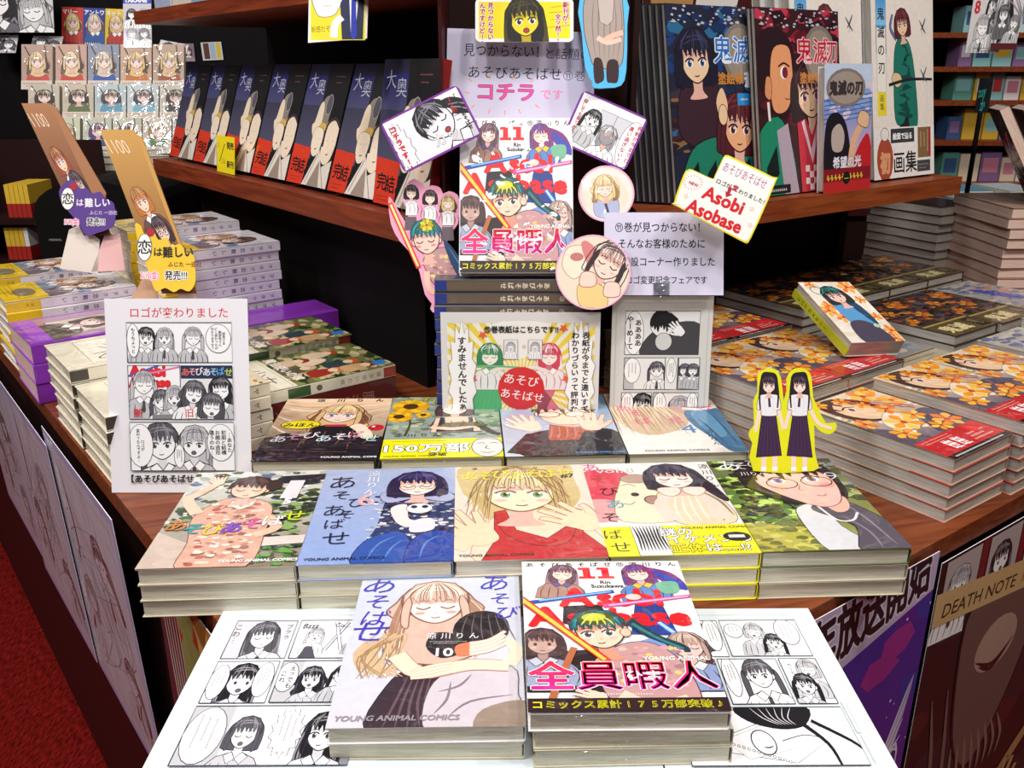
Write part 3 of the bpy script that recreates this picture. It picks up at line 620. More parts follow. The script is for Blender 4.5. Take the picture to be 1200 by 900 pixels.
def vol11():
    A = Art(128, 182, '#f6f4f4')
    Rd = '#e41420'
    [A.poly([(x, 156), (x + 13, 156), (x + 13, 159.5), (x + 9.5, 159.5), (x + 9.5, 172.5), (x, 172.5), (x, 169), (x + 3.5, 169), (x + 3.5, 159.5), (x, 159.5)], Rd) for x in (45, 60)]; A.scrib(46, 153, 72, 156, 1, '#111', .4, False); A.text('Rin', 65, 148.5, 6.5, '#111', .05, 'c'); A.text('Suzukawa', 66, 143, 6.5, '#111', .05, 'c')
    A.spread(JN + '⑪' + AU, 1, 127, 174.5, 7, '#111', bold=.02)
    # two figures behind
    A.poly([(30, 118), (28, 96), (48, 88), (64, 96), (58, 120)], '#2c2428')
    girl(A, 32, 163, 8.5, -.1, '#6a4c58', '#a88090', style='long', ln=2.6, cloth='#b08878', collar='#6a5a90', eyes='closed')
    A.poly([(84, 120), (76, 82), (110, 80), (104, 122)], '#27408c'); A.strokes([[(88 + i * 4, 118), (84 + i * 6, 84)] for i in range(5)], 1, '#121c4c')
    girl(A, 92, 162, 9, .1, '#8a3c78', '#5a50b8', style='long', ln=1.6, cloth='#5c88c8', collar='#e8c848', eyes='closed')
    A.blob([(96, 172), (118, 164), (128, 144), (120, 140), (106, 156)], '#8a2c70'); A.blob([(104, 168), (124, 152), (127, 138), (112, 150)], '#3c48b0'); A.blob([(104, 148), (120, 150), (120, 136), (108, 134)], '#78b898')
    A.text('A', 28, 118, 33, Rd, .045, sx=1.1); A.fit('sobi', 57, 108, 118, 31, Rd, bold=.05); A.text('A', 4, 93, 33, Rd, .045, sx=1.1); A.fit('sobase', 33, 125, 93, 30, Rd, bold=.05)
    A.stroke([(-2, 121), (70, 137)], 4.5, 4, '#2c50b0'); A.stroke([(12, 125), (68, 136.5)], 2.2, 1.6, '#7cc4f4')
    A.stroke([(60, 117), (128, 130)], 4.5, 4, '#d84c98'); A.stroke([(64, 118), (126, 129.5)], 2, 1.6, '#f8b8dc'); A.stroke([(98, 96), (118, 66)], 6.5, 6.5, '#2450c8'); A.stroke([(98, 96), (117, 68)], 3, 3, '#a8dcfc'); A.ell(84, 129, 6, 4, '#f6d4c8')
    A.poly([(0, 60), (60, 66), (60, 20), (0, 20)], '#2c1a1c')
    # side figures
    girl(A, 12, 72, 11, 0, '#4a3434', '#7a5a58', style='bob', eyes='dot', cloth='#9ea6c4', collar='#c8ccdc', skin='#c8a498', sh='#b08c80')
    girl(A, 113, 66, 11, 0, '#b89a8c', '#e0cbb8', style='wavy', ln=3.6, eyes='closed', cloth='#8c9cc8', skin='#e8c8c0')
    A.blob([(70, 60), (88, 76), (100, 66), (106, 40), (90, 24)], '#7a9cd8')
    # centre figure with a plain ponytail
    A.blob([(56, 10), (50, 40), (62, 66), (86, 72), (104, 54), (112, 20), (104, 6)], '#c89898', '#5a3434', .8)
    dabs(A, 60, 58, 24, 106, 66, ['#e4b8a8', '#b07884', '#f0d070', '#d8a0a0'], 2, 5, 11); A.stroke([(60, 16), (80, 4), (104, 12)], 12, 9, '#f8d4b8')
    A.stroke([(76, 98), (92, 78), (110, 66), (112, 60)], 9, 4, '#1c3c44'); A.stroke([(78, 94), (94, 76), (110, 64)], 3, 2, '#2f8088')
    girl(A, 54, 84, 17, .12, '#1f5a60', '#2fa0a0', style='none', skin='#fbd4b8', sh='#e0987c', eyes='open', iris='#5a4a50', line='#2c2c30', strands=24, turn=-.1)
    A.ell(52, 100, 14, 8, '#4c5c30', .1); A.ell(51, 102, 9, 5, '#c8d040', .1); A.strokes([[(51, 107), (45 + i * 4, 99), (41 + i * 6, 92)] for i in range(5)], 1.6, '#e0dc50'); A.ell(72, 83, 4, 5, '#f4c4a4', 0, '#6a3c34', .6)
    A.stroke([(-3, 128), (56, 50)], 7, 6, '#d8341c'); A.stroke([(-2, 127), (54, 52)], 3.6, 3, '#fbd048')
    A.stroke([(34, 66), (18, 20), (14, 2)], 5, 5, '#b86840'); hand(A, 44, 14, 7, 1.2, '#f8d4b8')
    a, b = hx('#e81c20'), hx('#e01c90'); gf = lambda x, y: tuple(a[i] + (b[i] - a[i]) * min(1, max(0, (52 - y) / 28)) for i in range(3))
    A.spread('全員暇人', 1, 126, 24, 31, '#fff', bold=.05); A.spread('全員暇人', 1, 126, 24, 31, gf, bold=.028)
    A.text('ひま', 66, 32, 10, '#fff', .01, sx=1.3); A.text(YAC, 80, 51, 6, '#fff', .02); A.rect(0, 0, 128, 13, '#2c1418'); A.scrib(22, 14, 116, 19, 1, '#fff', .8, False, 4)
    A.spread('コミックス累計175万部突破♪', 2, 126, 4, 8, '#f4ec20', bold=.03)
    return A

def fig(A, x, y, r, seed, tone='#222'):        # small one-colour comic figure
    q = random.Random(seed); h = q.choice(['#1c1a1e', '#1c1a1e', '#8c8a8e', '#55535a', '#c8c6ca'])
    girl(A, x, y, r, q.uniform(-.15, .15), h, '#96949a' if h != '#c8c6ca' else '#8c8a90', '#fdfdfd', '#e2e2e4', q.choice(['long', 'bob', 'twin', 'long', 'wavy']), q.choice(['open', 'closed', 'dot']), '#555',
         cloth=q.choice(['#fafafa', '#f2f2f2', '#c8c8cc', '#6a6a70']), line=tone, lw=.07, mouth=q.choice(['line', 'open']), turn=q.uniform(-.15, .15), blush=None, mcol='#6a686e', seed=seed, tie=q.choice([None, '#444']), strands=9)
def bubble(A, x, y, rx, ry, txt=None, n=3, seed=0, w=.6, c='#222', spiky=False, lw=.5):
    if spiky:
        q = random.Random(seed); P = []
        for i in range(28):
            k = 1.12 if i % 2 else .86; P.append((x + rx * k * cos(2 * pi * i / 28), y + ry * k * sin(2 * pi * i / 28)))
        A.poly(P, '#fdfdfd', c, lw)
    else: A.ell(x, y, rx, ry, '#fdfdfd', 0, c, lw)
    if txt:
        L_ = txt.split('/'); s = min(ry * 1.55 / max(len(k) for k in L_), rx * 1.5 / len(L_))
        for i, k in enumerate(L_): A.text(k, x + (len(L_) - 1) * s * .58 - i * s * 1.16, y + len(k) * s / 2, s, c, .03, vert=True)
    elif n: A.scrib(x - rx * .6, y - ry * .65, x + rx * .6, y + ry * .7, n, c, w, True, seed)
def panel(A, x0, y0, x1, y1, figs=(), bub=(), bg='#fcfcfc', c='#222', lw=.8, seed=0, extra=None):
    A.rect(x0, y0, x1, y1, bg); ow = A.win; A.win = (max(x0, ow[0]), max(y0, ow[1]), min(x1, ow[2]), min(y1, ow[3]))
    q = random.Random(seed * 7 + 1); W_, H_ = x1 - x0, y1 - y0
    if seed % 3 == 0: A.strokes([[(x0 + W_ * q.random(), y1), (x0 + W_ * q.random(), y0)] for _ in range(5)], lw * .5, '#aaa')
    if seed % 3 == 1: A.rect(x0, y0, x0 + W_ * .25, y1, '#c4c4c8'); A.rect(x1 - W_ * .3, y0, x1, y0 + H_ * .3, '#8a8a90')
    for f in figs: fig(A, x0 + W_ * f[0], y0 + H_ * f[1], f[2] * H_, f[3], c)
    if extra: extra(A, x0, y0, W_, H_)
    for b in bub: bubble(A, x0 + W_ * b[0], y0 + H_ * b[1], W_ * b[2], H_ * b[3], b[4] if len(b) > 4 else None, 3, int(b[0] * 50), max(.62, H_ * .014), c, len(b) > 5, lw * .7)
    A.win = ow; A.stroke([(x0, y0), (x1, y0), (x1, y1), (x0, y1), (x0, y0)], lw, col=c, k=1)
def sheet_left():                              # comic page on the board, left: 190 x 260
    A = Art(257, 250, '#dde6e8')
    c = '#3a3448'
    for y in (12, 238): A.scrib(20, y - 2, 240, y + 2, 1, '#9cb4bc', .9, False)
    def sw(A, x, y, W, H):
        A.stroke([(x + W * .40, y + H * .2), (x + W * .62, y + H * .95)], 5, 5, c); A.stroke([(x + W * .40, y + H * .2), (x + W * .62, y + H * .95)], 3.4, 3.4, '#d8d8e0')
        A.stroke([(x + W * .60, y + H * .2), (x + W * .46, y + H * .95)], 5, 5, c); A.stroke([(x + W * .60, y + H * .2), (x + W * .46, y + H * .95)], 3.4, 3.4, '#f4f4f8')
        for k in (.2, .78): A.poly([(x + W * (k - .1), y), (x + W * (k - .04), y + H * .3), (x + W * (k + .04), y + H * .3), (x + W * (k + .12), y)], '#55505c')
    panel(A, 28, 165, 112, 228, [(.52, .56, .26, 11)], [], '#d4d4da', c, 1.3, 3)
    A.text('こわ…', 34, 222, 11, c, vert=True); A.text('ブゥゥ', 104, 222, 9, c, vert=True)
    panel(A, 117, 165, 226, 228, [(.24, .6, .13, 5), (.8, .62, .13, 2)], [], '#f6f6f8', c, 1.3, 0, sw); A.text('Bzzz', 122, 214, 12, c, .01, shear=.2); A.text('Co…', 166, 216, 10, c, .01, shear=.2)
    panel(A, 28, 100, 112 - 4, 160, [(.5, .5, .28, 21)], [(.14, .5, .15, .42), (.84, .55, .15, .42)], '#fafafa', c, 1.3, 2)
    panel(A, 113, 100, 226, 160, [(.38, .55, .2, 14), (.72, .62, .17, 2)], [(.1, .6, .12, .36, 'えっでも/これ'), (.92, .6, .1, .4)], '#f0f0f2', c, 1.3, 4)
    panel(A, 28, 22, 226, 95, [(.36, .5, .2, 41), (.82, .5, .24, 8)], [(.12, .5, .12, .48), (.6, .55, .09, .4, None, 1), (.95, .78, .05, .18, 'えっ？')], '#f4f4f6', c, 1.3, 1)
    return A
def sheet_right():
    A = Art(257, 250, '#dde6e8'); c = '#2c2a34'
    for y in (12, 238): A.scrib(20, y - 2, 240, y + 2, 1, '#9cb4bc', .9, False)
    panel(A, 30, 168, 118, 228, [(.55, .55, .3, 61)], [(.86, .6, .13, .45)], '#fcfcfc', c, 1.3, 2)
    panel(A, 122, 168, 228, 228, [(.4, .68, .16, 62), (.6, .36, .16, 2)], [(.14, .7, .12, .2), (.82, .66, .15, .36)], '#fafafa', c, 1.3, 2)
    panel(A, 30, 98, 96, 163, [(.25, .7, .15, 17), (.65, .35, .17, 61)], [], '#f4f4f6', c, 1.3, 1)
    panel(A, 100, 98, 176, 163, [(.62, .62, .24, 9)], [(.14, .6, .13, .45)], '#fcfcfc', c, 1.3, 2)
    panel(A, 180, 98, 228, 163, [(.66, .75, .15, 62), (.4, .38, .17, 2)], [], '#fafafa', c, 1.3, 2); A.text('カリカリ', 190, 156, 6, c, vert=True)
    def bg(A, x, y, W, H):
        A.poly([(x + W * .05, y + H * .3), (x + W * .5, y + H * .75), (x + W * .95, y + H * .6), (x + W * .6, y + H * .04)], '#fefefe', c, .7)
        A.poly([(x + W * .34, y + H * .1), (x + W * .22, y + H * .42), (x + W * .5, y + H * .7), (x + W * .66, y + H * .3)], '#fdfdfd', '#777', .5)
        for i in range(14): A.ell(x + W * (.22 + i * .026), y + H * (.4 - i * .026), 1.6, 1.6, '#fdfdfd', 0, c, .7, 8)
        A.ell(x + W * .45, y + H * .38, 13, 15, '#fdfdfd', .4, c, 1.4); A.strokes([[(x + W * .42, y + H * .42), (x + W * .44, y + H * .44)], [(x + W * .47, y + H * .45), (x + W * .49, y + H * .44)], [(x + W * .44, y + H * .3), (x + W * .47, y + H * .29), (x + W * .5, y + H * .32)]], 1.6, c)
        A.blob([(x + W * .36, y + H * 1.02), (x + W * .4, y + H * .75), (x + W * .58, y + H * .6), (x + W * .74, y + H * .68), (x + W * .78, y + H * 1.02)], '#1c1a20')
        A.strokes([[(x + W * (.44 + .05 * i), y + H * .99), (x + W * (.5 + .03 * i), y + H * .8), (x + W * (.58 + .02 * i), y + H * .68)] for i in range(6)], 1, '#e8e8ec')
        A.stroke([(x + W * .72, y + H * .7), (x + W * .82, y + H * .35), (x + W * .84, y)], 6, 3, '#1c1a20'); A.stroke([(x + W * .78, y + H * .75), (x + W * .96, y + H * .4), (x + W * 1.02, y + H * .2)], 5, 3, '#1c1a20')
        A.stroke([(x + W * .56, y + H * .4), (x + W * .7, y + H * .5), (x + W * .8, y + H * .45)], 1, col=c)
    panel(A, 30, 22, 228, 93, [], [], '#fafafc', c, 1.3, 2, bg)
    A.rect(232, 60, 236, 100, '#eaf2f4', '#99a', .4); A.scrib(232, 20, 236, 58, 1, '#667', .5)
    return A
def sheet_logo():
    A = Art(148, 206, '#f0eef2'); c = '#222226'
    A.text('ロゴが変わりました', 77, 187, 11.5, '#d8343a', .01, 'c')
    panel(A, 22, 139, 131, 181, [(.18, .62, .17, 2), (.36, .62, .16, 105), (.63, .62, .17, 17)], [(.06, .55, .06, .42, 'もうちょっと'), (.87, .6, .12, .36, '部長さま/副部長さん/どこ変わったか/分かりますか？')], '#fafafa', c, .8, 2)
    def logo(A, x, y, W, H):
        A.text('Asobi', x + 2, y + H * .8, 16, '#e0202c', .08); A.text('Asobase', x + 1, y + H * .6, 14, '#e0202c', .08, sx=.9); A.stroke([(x, y + H * .8), (x + W * .6, y + H)], 2, col='#4a60c0'); A.stroke([(x + W * .4, y + H * .85), (x + W, y + H * .97)], 2, col='#e080b0')
    panel(A, 22, 79, 76, 136, [], [], '#fafafa', c, .8, 2, logo); 
    ow = A.win; A.win = (22, 79, 131, 136); fig(A, 38, 116, 9, 17, c); fig(A, 56, 98, 8, 9, c); fig(A, 70, 102, 8, 105, c); A.rect(46, 79, 76, 84, '#888')
    A.rect(77, 79, 131, 136, '#e8e8ea'); A.rect(77, 122, 131, 136, '#1c2c50')
    for k, (ch, cc) in enumerate(zip(JN, ('#e86a50', '#f0a0a8', '#f4e0e0', '#e8e8f4', '#a0c8e8', '#60a8d8', '#c8d850'))): A.text(ch, 78 + k * 7.4, 126, 9, cc, .02, rot=.1 * (k % 3 - 1))
    fig(A, 90, 106, 9, 106, c); fig(A, 118, 110, 9, 107, c); fig(A, 108, 92, 9.5, 61, c); A.text('新', 27, 82, 10, '#d8343a', .02); A.rect(80, 80, 91, 90, '#fafafa'); A.text('旧', 81, 82, 10, '#d8343a', .02)
    A.stroke([(22, 79), (131, 79), (131, 136), (22, 136), (22, 79)], .8, col=c, k=1); A.win = ow
    panel(A, 22, 24, 131, 76, [(.3, .55, .28, 9), (.62, .55, .24, 105)], [(.1, .52, .12, .44, 'ロゴが/変わったんですよ…'), (.87, .58, .13, .38, '…あなた/初期と結構/お顔の造形/違うのね…'), (.47, .3, .05, .24)], '#fafafa', c, .8, 2)
    A.text('【あそびあそばせ11】', 22, 12, 9, '#222', .04)
    return A
def sheet_centre():
    A = Art(182, 165, '#e4e2e2'); A.rect(8, 0, 176, 152, '#f4d848')
    cx, cy = 92, 76
    for i in range(44):
        a = 2 * pi * i / 44; A.poly([(cx, cy), (cx + 150 * cos(a), cy + 150 * sin(a)), (cx + 150 * cos(a + .07), cy + 150 * sin(a + .07))], '#f8f4e0')
    A.rect(0, 152, 182, 165, '#e4e2e2'); A.rect(0, 0, 7, 165, '#e4e2e2'); A.rect(176, 0, 182, 165, '#e4e2e2')
    A.blob([(60, 152), (66, 128), (90, 108), (112, 128), (120, 152)], '#f8f6f0')
    for x, fc, hc, m in ((56, '#54b878', '#2c8858', 1), (124, '#d87088', '#d84058', -1)):
        A.poly([(x - 12, 78), (x - m * 34, 20), (x + m * 14, 20), (x + 12, 80)], fc, '#555', .5); A.strokes([[(x - 8 + i * 4, 76), (x - m * 24 + i * 7, 24)] for i in range(6)], 1, hc)
        girl(A, x, 112, 10, 0, hc, '#fff', '#fdf4ea', fc, 'long' if m < 0 else 'bob', 'closed', cloth='#f0ecec', line=hc, blush=None, ln=2.4)
        A.stroke([(x, 92), (x + m * 16, 98), (x + m * 26, 96)], 5, 4, '#f4e8e0')
    A.stroke([(8, 96), (50, 100), (90, 98)], 2.5, 2, '#6cc090'); A.ell(92, 72, 27, 27, '#d82028'); A.text('あそび', 72, 80, 14, '#fff', .0, rot=-.15); A.text('あそばせ', 68, 62, 13, '#fff', .0, rot=-.15)
    A.text('⑪巻表紙はこちらです!!', 92, 141, 9, '#222', .04, 'c', sx=.9)
    for x, cc in ((72, '#c8c4c8'), (100, '#e8dcd8')): A.rect(x, 108, x + 16, 132, '#f0eeee', '#444', .6); fig(A, x + 8, 124, 3.5, 5, '#444'); A.text('①' if x < 90 else '②', x - 7, 122, 5, '#c03030')
    for x, y in ((48, 138), (140, 146), (36, 84), (144, 84)): 
        A.poly([(x + (6 if i % 2 else 2.6) * sin(2 * pi * i / 10), y + (6 if i % 2 else 2.6) * cos(2 * pi * i / 10)) for i in range(10)], '#e86038')
    bubble(A, 24, 84, 15, 66, None, 0, 3, .6, '#445', True); A.text('すみませんでしたぁ——', 24, 136, 10.5, '#222', .04, vert=True, lead=.98)
    bubble(A, 160, 84, 16, 68, None, 0, 4, .6, '#445', True); A.text('表紙が今までと違いすぎて', 166, 142, 9, '#222', .04, vert=True, lead=1.02); A.text('わかりづらいって評判なんだ', 154, 142, 9, '#222', .04, vert=True, lead=1.02)
    return A
def sheet_mono():
    A = Art(119, 184, '#dcdcd8'); c = '#242424'
    A.scrib(8, 174, 112, 178, 1, '#b4b8b4', .8, False); A.scrib(3, 20, 7, 170, 1, '#b4b8b4', .8); A.scrib(112, 20, 116, 170, 1, '#b4b8b4', .8)
    def big(A, x, y, W, H):
        A.blob([(x + W * .25, y - 3), (x + W * .3, y + H * .4), (x + W * .6, y + H * .7), (x + W, y + H * .7), (x + W * 1.05, y - 3)], '#4a484c', c, .6); A.ell(x + W * .5, y + H * .72, 15, 17, '#f4f4f4', 0, c, .6)
        A.strokes([[(x + W * .45, y + H * 1.05), (x + W * (.36 + .04 * i), y + H * .8), (x + W * (.36 + .04 * i), y + H * (.62 - .05 * (i % 3)))] for i in range(9)], 5, '#232226')
        A.ell(x + W * .52, y + H * .3, 10, 11, '#d8d8d8', 0, c, .6); hand(A, x + W * .72, y + H * .55, 7, .8, '#f6f6f6', c); A.strokes([[(x + W * .46, y + H * .62), (x + W * .54, y + H * .62)]], 1, c)
    panel(A, 16, 112, 104, 166, [], [(.12, .5, .13, .5, 'ああああ/やーめーて')], '#eee', c, .8, 2, big)
    panel(A, 16, 68, 65, 108, [(.8, .6, .18, 9)], [(.2, .6, .2, .4)], '#f0f0f0', c, .8, 1); panel(A, 65, 68, 80, 108, [], [(.5, .6, .4, .4)], '#eee', c, .8, 2)
    panel(A, 81, 68, 106, 108, [(.3, .6, .14, 61), (.7, .6, .14, 61)], [], '#f2f2f2', c, .8, 2)
    panel(A, 14, 30, 50, 64, [(.7, .5, .3, 2)], [(.2, .6, .2, .4)], '#f0f0f0', c, .8, 3); panel(A, 52, 30, 106, 64, [(.6, .4, .3, 105)], [(.15, .6, .14, .4), (.88, .6, .12, .4)], '#f0f0f0', c, .8, 4)
    return A
def note_top():
    A = Art(175, 125, '#dcd6ee')
    A.fit('見つからない！', 20, 108, 93, 17, '#16141c'); A.fit('と話題の', 117, 170, 92, 15, '#4a4654')
    A.fit('あそびあそばせ', 26, 136, 66, 17, '#1c1a22'); A.text('⑪巻', 138, 66, 14, '#6a6674', 0)
    A.text('コチラ', 38, 40, 24, '#f45cac', .02, out='#8c2860', ow=.025); A.text('です', 112, 42, 14, '#f49cc8', .03)
    for x, y, a in ((30, 60, 2.2), (52, 64, 1.8), (78, 64, 1.4), (100, 62, 1.0), (28, 46, 2.9), (34, 32, 4), (52, 27, 4.5), (70, 26, 4.7), (86, 28, 5.2), (106, 34, 5.6)): A.stroke([(x, y), (x + 6 * cos(a), y + 6 * sin(a))], 1.4, col='#f4b078')
    return A
def note_corner():
    A = Art(140, 97, '#d8d4ea'); k = '#141218'
    A.fit('⑪巻が見つからない！', 13, 112, 75, 12.5, k, bold=.013); A.fit('そんなお客様のために', 17, 118, 56, 12, k, bold=.013); A.fit('特設コーナー作りました', 21, 130, 35, 11.5, k, bold=.013); A.fit('ロゴ変更記念フェアです', 26, 121, 14, 10, k, bold=.013)
    return A
def cov_dark_blue():                           # 128 x 182, dark cover with pale profile faces and red band
    A = Art(128, 182, '#14141c'); A.grad(0, 40, 128, 182, '#54526a', '#1c1c34'); A.rect(60, 40, 128, 182, '#1a171c')
    A.grad(0, 120, 60, 165, '#4c4c70', '#26286c')
    A.blob([(66, 130), (58, 100), (62, 60), (84, 80), (92, 116), (84, 134)], '#8c8478'); A.blob([(56, 120), (50, 96), (44, 90), (52, 74), (70, 70), (72, 110), (66, 126)], '#efdcc0', '#5a4a40', .6); A.ell(84, 122, 9, 15, '#5c5862', 0, '#c8c0b8', .8)
    A.ell(78, 88, 12, 7, '#d8b058'); A.ell(100, 92, 12, 7, '#c89c48')
    A.blob([(56, 84), (54, 60), (66, 44), (82, 52), (86, 80), (72, 88)], '#f2e0c8', '#4a3c34', .7); A.blob([(92, 90), (88, 50), (104, 34), (122, 44), (130, 84), (112, 100)], '#f0dcc4', '#3c302c', .7); A.stroke([(90, 60), (92, 92), (112, 102), (130, 90)], 5, 5, '#39323a')
    A.strokes([[(60, 72), (66, 70)], [(74, 71), (80, 73)], [(98, 70), (105, 68)], [(114, 69), (122, 70)], [(66, 56), (70, 55), (74, 57)], [(104, 50), (108, 49), (113, 51)]], 1.6, '#2c2220')
    A.poly([(50, 0), (84, 56), (100, 30), (128, 42), (128, 0)], '#e6dccf', '#6a5c50', .6); A.poly([(66, 0), (92, 40), (104, 0)], '#9c8a7c'); A.stroke([(60, 4), (84, 50)], 1.4, col='#6a5c50'); A.stroke([(118, 0), (96, 36)], 1.4, col='#6a5c50')
    A.poly([(0, 0), (50, 0), (58, 56), (0, 60)], '#d83c24'); A.text('完', 6, 20, 24, '#141014', .02); A.text('結。', 27, 18, 24, '#141014', .02); A.scrib(4, 3, 46, 13, 2, '#7a1810', .8, False)
    A.text('大', 9, 146, 26, '#c8ccd8', -.006, rot=.1); A.text('奥', 34, 138, 26, '#c8ccd8', -.006); A.scrib(84, 150, 116, 168, 2, '#a86a60', .9, False)
    return A
def cov_show(kind):                            # tall showcase covers, 182 x 257
    A = Art(182, 257, '#20263c' if kind == 'blue' else '#3a1820')
    if kind == 'blue':
        dabs(A, 160, 0, 80, 182, 257, ['#1c3c78', '#20203c', '#2c6a98', '#3c3040', '#183058'], 8, 22, 31); dabs(A, 50, 0, 60, 90, 140, ['#4a2028', '#8a6840', '#2c1c28'], 8, 18, 3, .3)
        A.blob([(14, 90), (20, 150), (60, 176), (90, 150), (92, 90), (60, 70)], '#3c2430', '#140c14', 1.2)
        girl(A, 50, 186, 26, .05, '#1c1c30', '#3a4468', style='bob', skin='#f2d0ac', line='#201420', iris='#3a5a8c', blush=None)
        A.blob([(20, -5), (26, 60), (70, 84), (150, 82), (186, 50), (186, -5)], '#1f8068', '#0c1c1c', 1.4); A.poly([(70, -2), (84, 50), (120, 60), (150, 40), (160, -2)], '#2c2c34')
        for i in range(5): A.poly([(30 + i * 34, 8), (46 + i * 34, 30), (44 + i * 34, 54), (26 + i * 34, 36)], '#121c1e')
        girl(A, 128, 96, 30, -.08, '#58202c', '#8a3c3c', style='bob', skin='#f4b488', line='#2c1418', iris='#7a2430', blush=None); A.blob([(96, 100), (84, 130), (96, 150), (106, 126)], '#f0c8a0'); A.ell(96, 114, 9, 14, '#f2cca4', 0, '#3c1c18', 1)
        tc, tx = '#e8f0fc', '#2c70c8'
    else:
        dabs(A, 160, 0, 100, 182, 257, ['#8c1c34', '#3c1424', '#c03850', '#2c1018', '#5c1424'], 7, 20, 41)
        A.blob([(-5, -5), (-5, 80), (40, 110), (70, 60), (70, -5)], '#1f8a6a', '#0c1c1c', 1.2); A.poly([(8, 0), (12, 40), (34, 70), (38, 30)], '#12201e'); A.poly([(36, 90), (60, 100), (80, 0), (48, 0)], '#b8a8b8')
        A.ell(34, 186, 46, 46, '#2a141c'); A.blob([(30, 120), (26, 170), (36, 204), (66, 206), (74, 180), (72, 140), (56, 116)], '#e8a070', '#3c1c18', 1.4); A.blob([(14, 140), (18, 164), (28, 160), (26, 134)], '#e09468', '#3c1c18', 1)
        A.ell(56, 170, 8, 9, '#fff'); A.ell(58, 170, 6, 8, '#7a1c30'); A.stroke([(44, 178), (56, 183), (68, 178)], 2.6, col='#30141a'); A.stroke([(56, 134), (66, 133)], 1.6, col='#7a3c30'); A.stroke([(20, 130), (22, 104)], 5, 5, '#ece4dc')
        girl(A, 112, 140, 30, .1, '#241620', '#5a3040', style='bob', skin='#f8d8b0', line='#2c1418', iris='#a03c58'); A.poly([(80, 100), (100, 106), (112, 80), (126, 104), (146, 96), (170, 60), (160, -2), (86, -2)], '#c83040', '#3c0c14', 1.2); A.poly([(96, 104), (110, 60), (128, 104), (134, 104), (112, 40), (90, 100)], '#e8d4e0')
        for i in range(4):
            for j in range(4):
                if (i + j) % 2: A.rect(96 + i * 9, 2 + j * 9, 105 + i * 9, 11 + j * 9, '#f4ece8')
        tc, tx = '#f0c8cc', '#c01c34'
    A.ell(136, 196, 36, 40, '#80766e') ; A.ell(136, 196, 30, 34, '#978c80')
    A.text('鬼滅', 84, 186, 38, tc, .05); A.text('鬼滅', 84, 186, 38, tx, .01); A.text('刃', 152, 186, 36, tc, .05, sx=.8); A.text('刃', 152, 186, 36, tx, .01, sx=.8); A.text('の', 146, 192, 14, tc, .03)
    A.text('塗絵帳', 90, 156, 17, '#c8843c', .03); A.text('蒼' if kind == 'blue' else '紅', 142, 152, 22, '#e8f4ff' if kind == 'blue' else '#f4d0d8', .04); A.rect(126, 126, 158, 142, '#2c90d8' if kind == 'blue' else '#d860a8'); A.scrib(132, 131, 152, 137, 1, '#fff', 1.4, False)
    q = random.Random(5)
    for c in ('#f8f8f8', '#b8bcc8'): dabs(A, 50, 10, 232, 176, 256, [c], 2, 5, 9, .5)
    A.rect(4, 2, 60, 14, '#241c24'); A.scrib(8, 4, 56, 10, 1, '#e8e8e8', 2, False)
    return A
def cov_artbook():                             # white art-book cover, 170 x 285
    A = Art(170, 285, '#efe6dc')
    A.rect(12, 188, 38, 272, '#58b0e8', '#555', 1); A.grad(12, 230, 38, 272, '#8ccaf0', '#3c98dc'); A.rect(13, 132, 37, 226, '#f4eee6', '#999', .8); A.rect(13, 96, 37, 132, '#f0dc3c'); A.text('鬼滅の刃', 25, 256, 19, '#2c2c34', .02, vert=True, lead=1.4); A.text('画集', 25, 128, 12, '#333', vert=True)
    A.poly([(74, 40), (70, 150), (104, 152), (122, 40)], '#24242c', '#101014', 1)
    A.blob([(60, 90), (58, 170), (66, 206), (90, 212), (108, 190), (120, 130), (122, 80), (100, 76), (94, 110), (84, 84)], '#1f7868', '#0c2420', 1.2)
    q = random.Random(2)
    for i in range(16): A.poly([(64 + q.random() * 42, 90 + i * 7), (72 + q.random() * 40, 96 + i * 7), (70 + q.random() * 40, 102 + i * 7), (62 + q.random() * 36, 98 + i * 7)], '#164a44')
    A.blob([(52, 150), (58, 160), (74, 158), (80, 146), (66, 138)], '#e8c8a0', '#3c2c24', 1); A.stroke([(44, 142), (100, 150), (166, 150)], 5, 4, '#26262e'); A.stroke([(66, 210), (50, 226), (56, 246)], 8, 5, '#6a7090')
    girl(A, 82, 232, 15, .15, '#5c2c34', '#8a4448', style='bob', skin='#f4cca4', line='#3c1c1c', blush=None)
    for x, y in ((134, 224), (136, 150)): A.strokes([[(x, y), (x + 8, y + 10), (x + 14, y + 20)], [(x + 14, y - 4), (x + 6, y + 4), (x - 4, y + 16)], [(x + 4, y - 6), (x + 8, y + 8)]], 3, '#4c5462')
    A.rect(0, 0, 170, 78, '#f6f2ee'); A.rect(46, 54, 112, 76, '#3c3c40'); A.text('絵図で辿る', 52, 60, 11, '#fff', .04); A.rect(122, 28, 160, 76, '#8a6844'); A.scrib(126, 32, 156, 72, 3, '#e0cca8', 1.6); A.rect(154, 30, 160, 76, '#b03030')
    A.ell(30, 30, 22, 34, '#b05038'); A.text('初', 30, 12, 34, '#e8a878', .06, 'c', sx=.8); A.ell(30, 68, 11, 10, '#f4ece4', 0, '#444', 1); A.text('画集', 54, 10, 36, '#1c1c20', .01, sx=.95); A.rect(120, 6, 158, 24, '#48484a'); A.scrib(122, 9, 156, 20, 2, '#bbb', 1, False)
    return A
